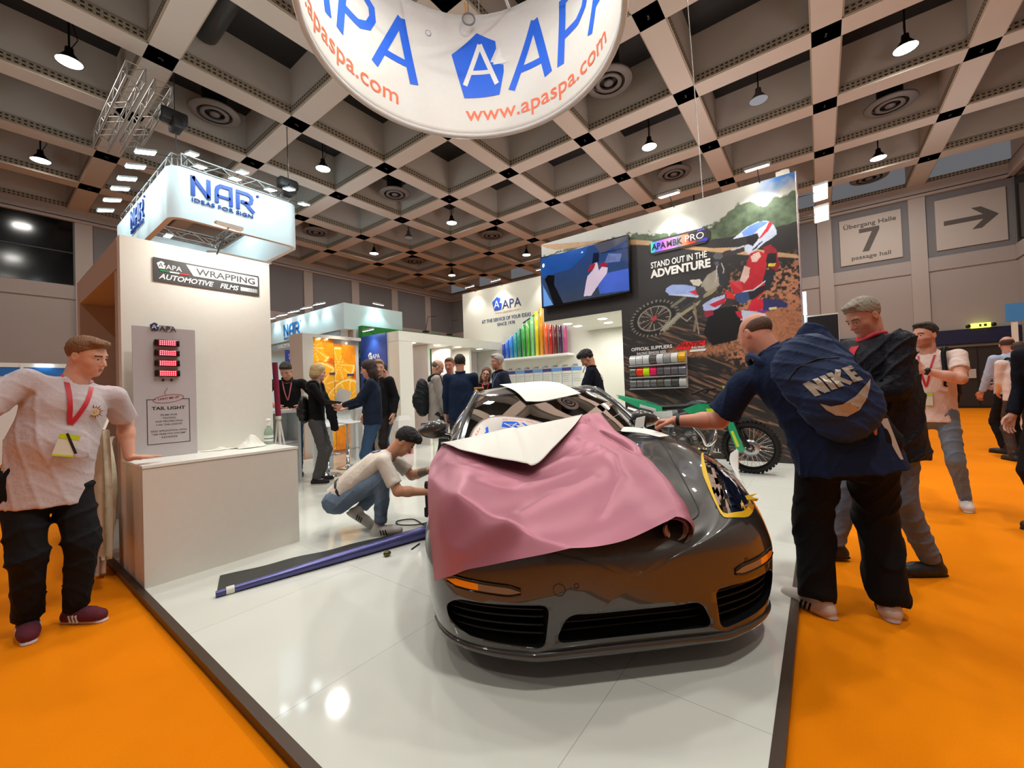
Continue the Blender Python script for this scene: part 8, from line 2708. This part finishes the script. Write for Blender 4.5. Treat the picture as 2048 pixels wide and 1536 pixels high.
mb = MB(); mb.tube([snap(J, base + lt_ * .055 * math.cos(a * .35) + up_v * .055 * math.sin(a * .35) + bk_ * .1, -bk_, .006) for a in range(10)], .006, 5)
for k in range(7):
    p = snap(J, base + lt_ * (-.06 + .02 * k) - up_v * .02 + bk_ * .1, -bk_, .006); mb.obox(p, lt_, bk_, up_v, .007, .001, .011)
mb.obox(snap(J, base - up_v * .045 + bk_ * .1, -bk_, .006), lt_, bk_, up_v, .012, .001, .010, 1)
mb.build('back_print', [M_whitep, mat('print red', (200, 40, 60))], J['e'])
P_ = J['P']; mb = MB(); mb.obox(P_(0, .135, -.085), J['A'][1] - J['A'][2] * .6, J['A'][0], J['A'][2], .045, .03, .004); tag(mb.build('squeegee', mat('grey squeegee', (150, 150, 150), .5)), 'small pale squeegee held in the mouth of the young man in the navy polo', 'tool')
# ---------------------------------------------------------------- rolled film lying on the floor
rf = empty('film_roll', (1.7, 3.0, PZ), 'long purple blue film roll with dark sheet on the floor beside the car', 'film roll')
A_, B_ = Vector((.93, 3.085, PZ)), Vector((2.42, 2.74, PZ)); d = (B_ - A_); L_ = d.length; d.normalize(); n_ = Vector((-d.y, d.x, 0))
mb = MB(); pts = [A_ + d * L_ * k / 24 for k in range(25)]; rr = [.020 + .034 * k / 24 for k in range(25)]
V = []
for k, p in enumerate(pts):
    r = rr[k]
    for j in range(33):
        th = 2 * math.pi * 1.6 * j / 32; q = r * (1 - .22 * j / 32); V.append(p + Vector((0, 0, r + .001)) + n_ * -q * math.sin(th) * 1.0 + Vector((0, 0, -q * math.cos(th))))
F_ = [(k * 33 + j, (k + 1) * 33 + j, (k + 1) * 33 + j + 1, k * 33 + j + 1) for k in range(24) for j in range(32)]
mb.add(V, F_, 0, True)
mp_ = film_mat('purple blue satin film', (84, 84, 136), (44, 46, 48), .28, .5); mb.build('roll', mp_, rf)
mb = MB(); V = []
nx_, ny_ = 40, 12
for i in range(nx_ + 1):
    f = i / nx_; p = A_ + d * L_ * f; w = .36 - .10 * f
    for j in range(ny_ + 1):
        g = j / ny_; q = p + n_ * (w * g + rr[min(24, int(f * 24))] * .3 * (1 - g)) + d * (.05 * g); V.append((q.x, q.y, PZ + .003 + .006 * math.sin(f * 9 + g * 2) ** 2 * g + .012 * max(0, g - .85) * math.sin(f * 25)))
mb.add(V, [(i * (ny_ + 1) + j, (i + 1) * (ny_ + 1) + j, (i + 1) * (ny_ + 1) + j + 1, i * (ny_ + 1) + j + 1) for i in range(nx_) for j in range(ny_)], 0, True)
mb.build('spread_sheet', mat('film back dark grey', (58, 60, 58), .45, noise=.1, nscale=3), rf)
mb = MB(); c = A_ + d * .075 + Vector((0, 0, .0235)); mb.lathe([(.0235, -.022), (.0245, 0), (.0245, .022)], c, d, 16); mb.build('paper_band', M_white, rf)
mb = MB(); mb.lathe([(0, -.026), (.012, -.026), (.019, -.014), (.021, 0), (.019, .014), (.012, .026), (0, .026)], (1.925, 2.70, PZ + .0215), (.95, -.25, 0), 14); tag(mb.build('tape_roll', mat('dark olive gold', (96, 88, 46), .25, .6)), 'small dark gold roll lying on the floor beside the film roll', 'tape roll')
mb = MB(); mb.tube([(2.11, 2.64, PZ + .006), (2.225, 2.68, PZ + .006)], .006, 6); tag(mb.build('marker_pen', M_black), 'thin black pen lying on the floor near the car', 'pen')

# ---------------------------------------------------------------- off-road motorcycle in front of the mural
MX = 6.42
mo = empty('motorcycle', (MX, 1.5, PZ), 'off-road motorcycle with green, white and yellow plastics in front of the mural', 'motorcycle')


def mp(y, z, x=0.0):
    return Vector((MX + x - (z - PZ) * .04, y, z))


def moto_wheel(y, z, R, label=None):
    c = mp(y, z); ax = Vector((1, 0, .04)).normalized()
    mb = MB(); mb.lathe([(R - .055, -.045), (R - .02, -.052), (R - .004, -.035), (R, 0), (R - .004, .035), (R - .02, .052), (R - .055, .045)], c, ax, 48)
    Y_ = Vector((0, 1, 0)); Z_ = ax.cross(Y_)
    for k in range(42):
        a = 2 * math.pi * k / 42; dd = Y_ * math.cos(a) + Z_ * math.sin(a); tt = ax.cross(dd)
        for q in ((-.032, .014), (0, .016), (.032, .014)) if k % 2 else ((-.018, .014), (.018, .014)):
            mb.obox(c + dd * (R + .004) + ax * q[0], tt, ax, dd, .013, q[1] * .7, .011)
    t = mb.build('wheel', M_rubber, mo)
    mb = MB(); mb.lathe([(R - .075, -.028), (R - .052, -.034), (R - .050, 0), (R - .052, .034), (R - .075, .028), (R - .070, 0), (R - .075, -.028)], c, ax, 40); mb.build('rim', mat('black rim', (26, 26, 28), .3, .6), t)
    mb = MB()
    for k in range(32):
        a = 2 * math.pi * k / 32; a2 = a + (.55 if k % 2 else -.55)
        mb.tube([c + ax * (.03 if k % 4 < 2 else -.03) + (Y_ * math.cos(a2) + Z_ * math.sin(a2)) * .035, c + (Y_ * math.cos(a) + Z_ * math.sin(a)) * (R - .07)], .0028, 4)
    mb.build('spokes', M_chrome, t)
    mb = MB(); mb.lathe([(0, -.07), (.022, -.07), (.025, -.04), (.045, -.035), (.03, -.02), (.03, .02), (.045, .035), (.025, .04), (.022, .07), (0, .07)], c, ax, 20); mb.lathe([(.06, -.052), (.115, -.052), (.115, -.048), (.06, -.048)], c, ax, 28); mb.build('hub', mat('machined hub', (176, 176, 178), .25, .9), t)


moto_wheel(.79, PZ + .352, .345); moto_wheel(2.27, PZ + .345, .335)
M_mg = mat('moto green', (40, 160, 110), .35, coat=.4); M_mw = mat('moto white', (214, 220, 216), .35, coat=.4); M_my = mat('moto yellow', (206, 220, 40), .35, coat=.4); M_mb = mat('moto black plastic', (18, 18, 20), .4)
# fork
for x in (-.11, .11):
    mb = MB(); mb.tube([mp(.80, .40, x), mp(.98, .74, x)], [.028, .027], 10); mb.build('fork_leg', M_mb, mo)
    mb = MB(); mb.tube([mp(.96, .70, x), mp(1.17, 1.12, x)], .031, 12); mb.build('fork_tube', mat('fork anodised dark', (60, 58, 62), .25, .8), mo)
    mb = MB(); mb.add([mp(.80 + .04, .36, x * 1.35), mp(.93, .34, x * 1.35), mp(1.02, .62, x * 1.35), mp(1.06, .86, x * 1.3), mp(1.0, .86, x * 1.3), mp(.92, .62, x * 1.35)], [(0, 1, 2, 5), (5, 2, 3, 4)], 0); mb.add([mp(.90, .42, x * 1.37), mp(.935, .41, x * 1.37), mp(1.0, .62, x * 1.37), mp(.97, .63, x * 1.37)], [(0, 1, 2, 3)], 1)
    g = mb.build('fork_guard', [M_mg, M_my], mo); md = g.modifiers.new('thick', 'SOLIDIFY'); md.thickness = .006
mb = MB()
for z, y in ((.94, 1.085), (1.10, 1.16)):
    mb.obox(mp(y, z), (1, 0, 0), (0, .45, 1), (0, 1, -.45), .15, .02, .035)
mb.build('fork_clamp', mat('clamp grey', (90, 90, 92), .3, .8), mo)
mb = MB(); mb.tube([mp(1.42, 1.14, -.40), mp(1.30, 1.20, -.22), mp(1.20, 1.20, -.08), mp(1.20, 1.20, .08), mp(1.30, 1.20, .22), mp(1.42, 1.14, .40)], .013, 8)
for x in (-.37, .37):
    mb.tube([mp(1.40, 1.145, x * 1.1), mp(1.34, 1.18, x * .75)], .019, 8)
mb.build('handlebar', M_mb, mo)
mb = MB(); mb.add([mp(.55, .74, -.05), mp(.55, .74, .05), mp(.80, .83, -.09), mp(.80, .83, .09), mp(1.08, .82, -.07), mp(1.08, .82, .07), mp(1.22, .74, -.03), mp(1.22, .74, .03)], [(0, 1, 3, 2), (2, 3, 5, 4), (4, 5, 7, 6)], 0, True); g = mb.build('front_fender', M_mb, mo); md = g.modifiers.new('s', 'SUBSURF'); md.levels = 2; md.render_levels = 2; md = g.modifiers.new('t', 'SOLIDIFY'); md.thickness = .005
mb = MB(); mb.add([mp(1.02, .98, -.10), mp(1.02, .98, .10), mp(1.08, 1.24, -.08), mp(1.08, 1.24, .08)], [(0, 1, 3, 2)], 0); g = mb.build('number_plate', M_my, mo); md = g.modifiers.new('t', 'SOLIDIFY'); md.thickness = .006
# frame, tank, shrouds, seat, rear
mb = MB()
for x in (-.09, .09):
    mb.tube([mp(1.16, 1.02, x * .3), mp(1.40, .92, x), mp(1.80, .80, x * 1.2), mp(1.86, .45, x * 1.2)], .020, 8); mb.tube([mp(1.14, .92, x * .3), mp(1.26, .60, x * .7), mp(1.32, .30, x), mp(1.80, .28, x), mp(1.86, .45, x * 1.2)], .018, 8); mb.tube([mp(1.80, .80, x), mp(2.35, 1.0, x * .8)], .014, 6)
mb.build('frame', mat('frame silver', (120, 122, 126), .3, .8), mo)
mb = MB()
for x in (-.13, .13):
    mb.tube([mp(1.86, .46, x), mp(2.27, .385, x)], .024, 8)
mb.build('swing_arm', mat('swing arm silver', (160, 162, 164), .3, .8), mo)
S_ = Shape(); S_.ell(mp(1.42, .96), np.eye(3), (.10, .17, .10)).cap(mp(1.5, .96), mp(1.95, .94), .07, .065, .03, sq=((0, 0, 1), 1.5)).cap(mp(1.95, .95), mp(2.32, 1.02), .065, .05, .03, sq=((0, 0, 1), 1.9)); mesh_obj('seat_and_tank', [S_.mesh(.009)], M_mb, mo)
for x in (-.15, .15):
    mb = MB(); P = [mp(1.02, .84, x * 1.05), mp(1.10, .98, x), mp(1.40, 1.0, x * .8), mp(1.62, .92, x * .75), mp(1.45, .80, x * .9), mp(1.24, .66, x), mp(1.14, .66, x * 1.05)]
    mb.add(P, [(0, 1, 2, 4), (4, 2, 3), (0, 4, 5, 6)], 0); mb.add([p + Vector((-.004 if x < 0 else .004, 0, 0)) for p in (mp(1.10, .80, x * 1.05), mp(1.16, .93, x * 1.02), mp(1.30, .93, x * .95), mp(1.24, .76, x))], [(0, 1, 2, 3)], 1)
    g = mb.build('radiator_shroud', [M_mg, M_my], mo); md = g.modifiers.new('t', 'SOLIDIFY'); md.thickness = .008
    mb = MB(); P = [mp(1.76, .90, x * .9), mp(1.74, .66, x), mp(2.0, .66, x), mp(2.12, .88, x * .9)]; mb.add(P, [(0, 1, 2, 3)], 0); g = mb.build('side_panel', M_mw, mo); md = g.modifiers.new('t', 'SOLIDIFY'); md.thickness = .008
    mb = MB(); P = [mp(1.92, .96, x * .6), mp(1.90, .86, x * .8), mp(2.25, .93, x * .7), mp(2.62, 1.10, x * .4), mp(2.60, 1.14, x * .3), mp(2.2, 1.04, x * .5)]; mb.add(P, [(0, 1, 2, 5), (5, 2, 3, 4)], 0); mb.add([p + Vector((-.005 if x < 0 else .005, 0, 0)) for p in (mp(2.0, .93, x * .8), mp(2.0, .885, x * .82), mp(2.25, .95, x * .72), mp(2.25, 1.0, x * .66))], [(0, 1, 2, 3)], 1); g = mb.build('tail_panel', [M_mg, M_mw], mo); md = g.modifiers.new('t', 'SOLIDIFY'); md.thickness = .008
mb = MB(); mb.add([mp(2.2, 1.03, -.06), mp(2.2, 1.03, .06), mp(2.65, 1.15, -.05), mp(2.65, 1.15, .05)], [(0, 1, 3, 2)], 0); g = mb.build('rear_fender', M_mg, mo); md = g.modifiers.new('t', 'SOLIDIFY'); md.thickness = .008
S_ = Shape(); S_.ell(mp(1.55, .50), np.eye(3), (.13, .17, .12)).ell(mp(1.40, .66), np.array([[1, 0, 0], [0, .9, .43], [0, -.43, .9]]), (.09, .09, .17), .02).cap(mp(1.62, .45, -.15), mp(1.62, .45, .15), .085, .085, .01).cap(mp(1.45, .47, -.15), mp(1.45, .47, .12), .055, .055, .01); mesh_obj('engine', [S_.mesh(.009)], mat('cast engine', (96, 94, 90), .4, .7, noise=.2, nscale=30), mo)
mb = MB()
for c_, r_ in ((mp(1.62, .45, -.165), .085), (mp(1.46, .49, -.16), .05), (mp(1.74, .56, -.155), .028)):
    mb.lathe([(0, .012), (r_ * .8, .012), (r_ * .95, .004), (r_, -.02)], c_, (-1, 0, 0), 24)
    for k in range(6):
        mb.sphere(tuple(c_ + Vector((-.008, r_ * .9 * math.cos(k * 1.047), r_ * .9 * math.sin(k * 1.047)))), .007, 6, 4)
mb.build('engine_cover', mat('engine cover bright', (150, 146, 138), .3, .85), mo)
mb = MB(); mb.tube([tuple(p) for p in catmull([mp(1.34, .72, -.05), mp(1.20, .66, -.10), mp(1.20, .50, -.17), mp(1.30, .42, -.19), mp(1.36, .56, -.20), mp(1.52, .72, -.19), mp(1.72, .74, -.17), mp(1.95, .76, -.17)], 8)], .026, 10); mb.build('exhaust_header', M_chrome, mo)
mb = MB(); mb.tube([mp(1.95, .76, -.17), mp(2.05, .80, -.18), mp(2.42, .92, -.17)], [.035, .055, .05], 14); mb.build('silencer', mat('silencer steel', (168, 166, 160), .3, .9), mo)
mb = MB(); mb.tube([mp(1.28, .28, -.14), mp(1.30, .30, .14)], .012, 6); mb.add([mp(1.24, .46, -.12), mp(1.24, .46, .12), mp(1.30, .26, .12), mp(1.30, .26, -.12), mp(1.62, .24, .12), mp(1.62, .24, -.12)], [(0, 1, 2, 3), (3, 2, 4, 5)], 0); g = mb.build('skid_plate', mat('skid plate white', (190, 186, 176), .4), mo)
mb = MB(); mb.tube([mp(1.58, .30, -.24), mp(1.58, .31, -.12)], .013, 6); mb.tube([mp(1.58, .30, .24), mp(1.58, .31, .12)], .013, 6); mb.build('foot_peg', M_alu, mo)
mb = MB(); mb.tube([mp(1.80, .40, -.14), mp(1.86, .20, -.26), mp(1.90, PZ + .012, -.33)], .012, 8); mb.disc(mp(1.90, PZ + .006, -.33), (0, 0, 1), .03, 12); mb.build('side_stand', M_mb, mo)

# ---------------------------------------------------------------- desk, high table, stools
M_desk = mat('desk white', (214, 220, 222), .4)
dk = empty('desk', (2.8, 6.5, PZ), 'white desk unit with open shelves behind the left counter', 'desk')
for nm, lo, hi in (('worktop', (2.56, 6.22, 1.07), (3.35, 6.62, 1.11)), ('side_panel', (2.56, 6.24, PZ), (2.60, 6.60, 1.068)), ('side_panel', (2.96, 6.24, PZ), (3.0, 6.60, 1.068)), ('shelf', (2.602, 6.26, .62), (2.958, 6.58, .65)), ('back_panel', (2.602, 6.585, PZ), (2.958, 6.60, 1.066)), ('front_panel', (2.602, 6.245, PZ), (2.958, 6.262, .615))):
    mb = MB(); mb.box(lo, hi); mb.build(nm, M_desk, dk)
crumple('tablecloth_fold', (2.80, 6.42, 1.112), .16, .12, .035, M_paper, 'crumpled white papers lying on the white desk', 'papers', 9)
ht = empty('high_table', (4.3, 7.2, PZ), 'white high bar table behind the two women', 'table')
mb = MB(); mb.box((3.72, 6.75, 1.05), (4.62, 7.35, 1.10)); mb.build('table_top', M_desk, ht)
for x, y in ((3.76, 6.79), (4.58, 6.79), (3.76, 7.31), (4.58, 7.31)):
    mb = MB(); mb.box((x - .03, y - .03, PZ), (x + .03, y + .03, 1.048)); mb.build('leg', M_desk, ht)
mb = MB(); mb.box((3.8, 6.85, 1.102), (4.2, 7.2, 1.115)); mb.box((3.9, 6.82, 1.115), (4.25, 7.1, 1.125), 1); tag(mb.build('magazine_stack', [mat('magazine grey', (150, 154, 156)), mat('magazine purple grey', (120, 120, 140))]), 'small stack of magazines on the high bar table', 'magazines')
for k in range(2):
    mb = MB(); z = .30 + .42 * k; mb.box((4.75, 7.3, z), (5.35, 7.75, z + .03)); mb.box((4.75, 7.72, PZ), (5.35, 7.75, z)); 
    if k == 1:
        mb.box((4.72, 7.3, PZ), (4.748, 7.75, 1.0)); mb.box((5.352, 7.3, PZ), (5.38, 7.75, 1.0)); mb.box((4.72, 7.3, 1.0), (5.38, 7.75, 1.03))
        tag(mb.build('shelf_unit', M_desk), 'low white open shelf unit beside the high bar table', 'shelf')
mb = MB(); mb.box((4.85, 7.35, PZ), (5.08, 7.6, PZ + .24)); tag(mb.build('cardboard_box', mat('cardboard', (150, 112, 78), .8)), 'brown cardboard box in the low white shelf', 'box')
for (x, y, nm, ry) in ((3.42, 6.26, 'left', 0), (3.98, 6.62, 'right', 1)):
    st = empty('bar_stool', (x, y, PZ), '%s white bar stool with chrome column near the blonde woman' % nm, 'stool', 'bar stools at the high table')
    mb = MB(); mb.lathe([(0, .005), (.19, .005), (.195, .012), (.18, .02), (.06, .045), (.03, .07), (.028, .45), (.018, .45), (.018, .76), (0, .76)], (x, y, PZ), n=28); mb.build('column', M_chrome, st)
    mb = MB(); mb.tube([(x, y, .34 + PZ), (x + .05, y - .10, .34 + PZ), (x + .12, y - .17, .34 + PZ), (x - .0, y - .22, .34 + PZ), (x - .12, y - .17, .34 + PZ), (x - .05, y - .10, .34 + PZ)], .010, 6, closed=True); mb.build('foot_rest', M_chrome, st)
    mb = MB(); V = []
    for j in range(13):
        t = j / 12
        for i in range(11):
            u = i / 10 * 2 - 1
            yy = .19 - .36 * min(1, t * 1.5); zz = .785 + .02 * u * u
            if t > .62:
                q = (t - .62) / .38; yy = -.17 - .05 * q; zz = .785 + .26 * q + .02 * u * u
            V.append((x + u * .20 * (1 - .15 * max(0, t - .6)), y - yy, PZ + zz))
    mb.add(V, [(j * 11 + i, j * 11 + i + 1, (j + 1) * 11 + i + 1, (j + 1) * 11 + i) for j in range(12) for i in range(10)], 0, True); g = mb.build('seat', mat('stool white shell', (224, 228, 226), .3), st); md = g.modifiers.new('t', 'SOLIDIFY'); md.thickness = .018
mb = MB(); mb.tube([(2.37, 5.5, 1.02), (2.35, 5.52, 1.74)], .032, 14); mb.tube([(2.40, 5.5, PZ), (2.37, 5.5, 1.02)], .018, 8, 1); mb.tube([(2.52, 5.46, PZ), (2.38, 5.5, 1.02)], .012, 8, 1); mb.tube([(2.30, 5.62, PZ), (2.36, 5.5, 1.02)], .012, 8, 1); mb.tube([(2.37, 5.5, 1.02), (2.369, 5.501, 1.06)], .033, 14, 1)
tag(mb.build('rollup_banner', [mat('burgundy fabric', (136, 26, 60), .6), M_white]), 'upright burgundy roll on a white stand behind the display column', 'roll')
bgx = empty('gift_bag', (5.3, 6.9, PZ), 'white paper bag with a blue logo beside the left gate post', 'bag')
mb = MB(); V = []
for (w_, d_, z_) in ((.18, .06, .0), (.19, .07, .25), (.17, .05, .46), (.12, .02, .56)):
    V += [(5.45 - w_, 6.95 - d_, PZ + .25 + z_), (5.45 + w_, 6.95 - d_, PZ + .25 + z_), (5.45 + w_, 6.95 + d_, PZ + .25 + z_), (5.45 - w_, 6.95 + d_, PZ + .25 + z_)]
mb.add(V, [(4 * k + i, 4 * k + (i + 1) % 4, 4 * k + 4 + (i + 1) % 4, 4 * k + 4 + i) for k in range(3) for i in range(4)] + [(3, 2, 1, 0)], 0); mb.build('bag_body', M_tote if False else mat('white bag', (226, 222, 218), .7), bgx)
mb = MB(); mb.box((5.27, 6.88, PZ), (5.63, 7.02, PZ + .25)); mb.build('stand_box', mat('red striped box', (190, 120, 130), .6, noise=.5, nscale=14), bgx)
mb = MB(); apa_logo(mb, (5.33, 6.872, PZ + .42), XA, ZA, .09, 0, 1, .003, text_mi=0); mb.build('logo_print', [M_navy, M_whitep], bgx)
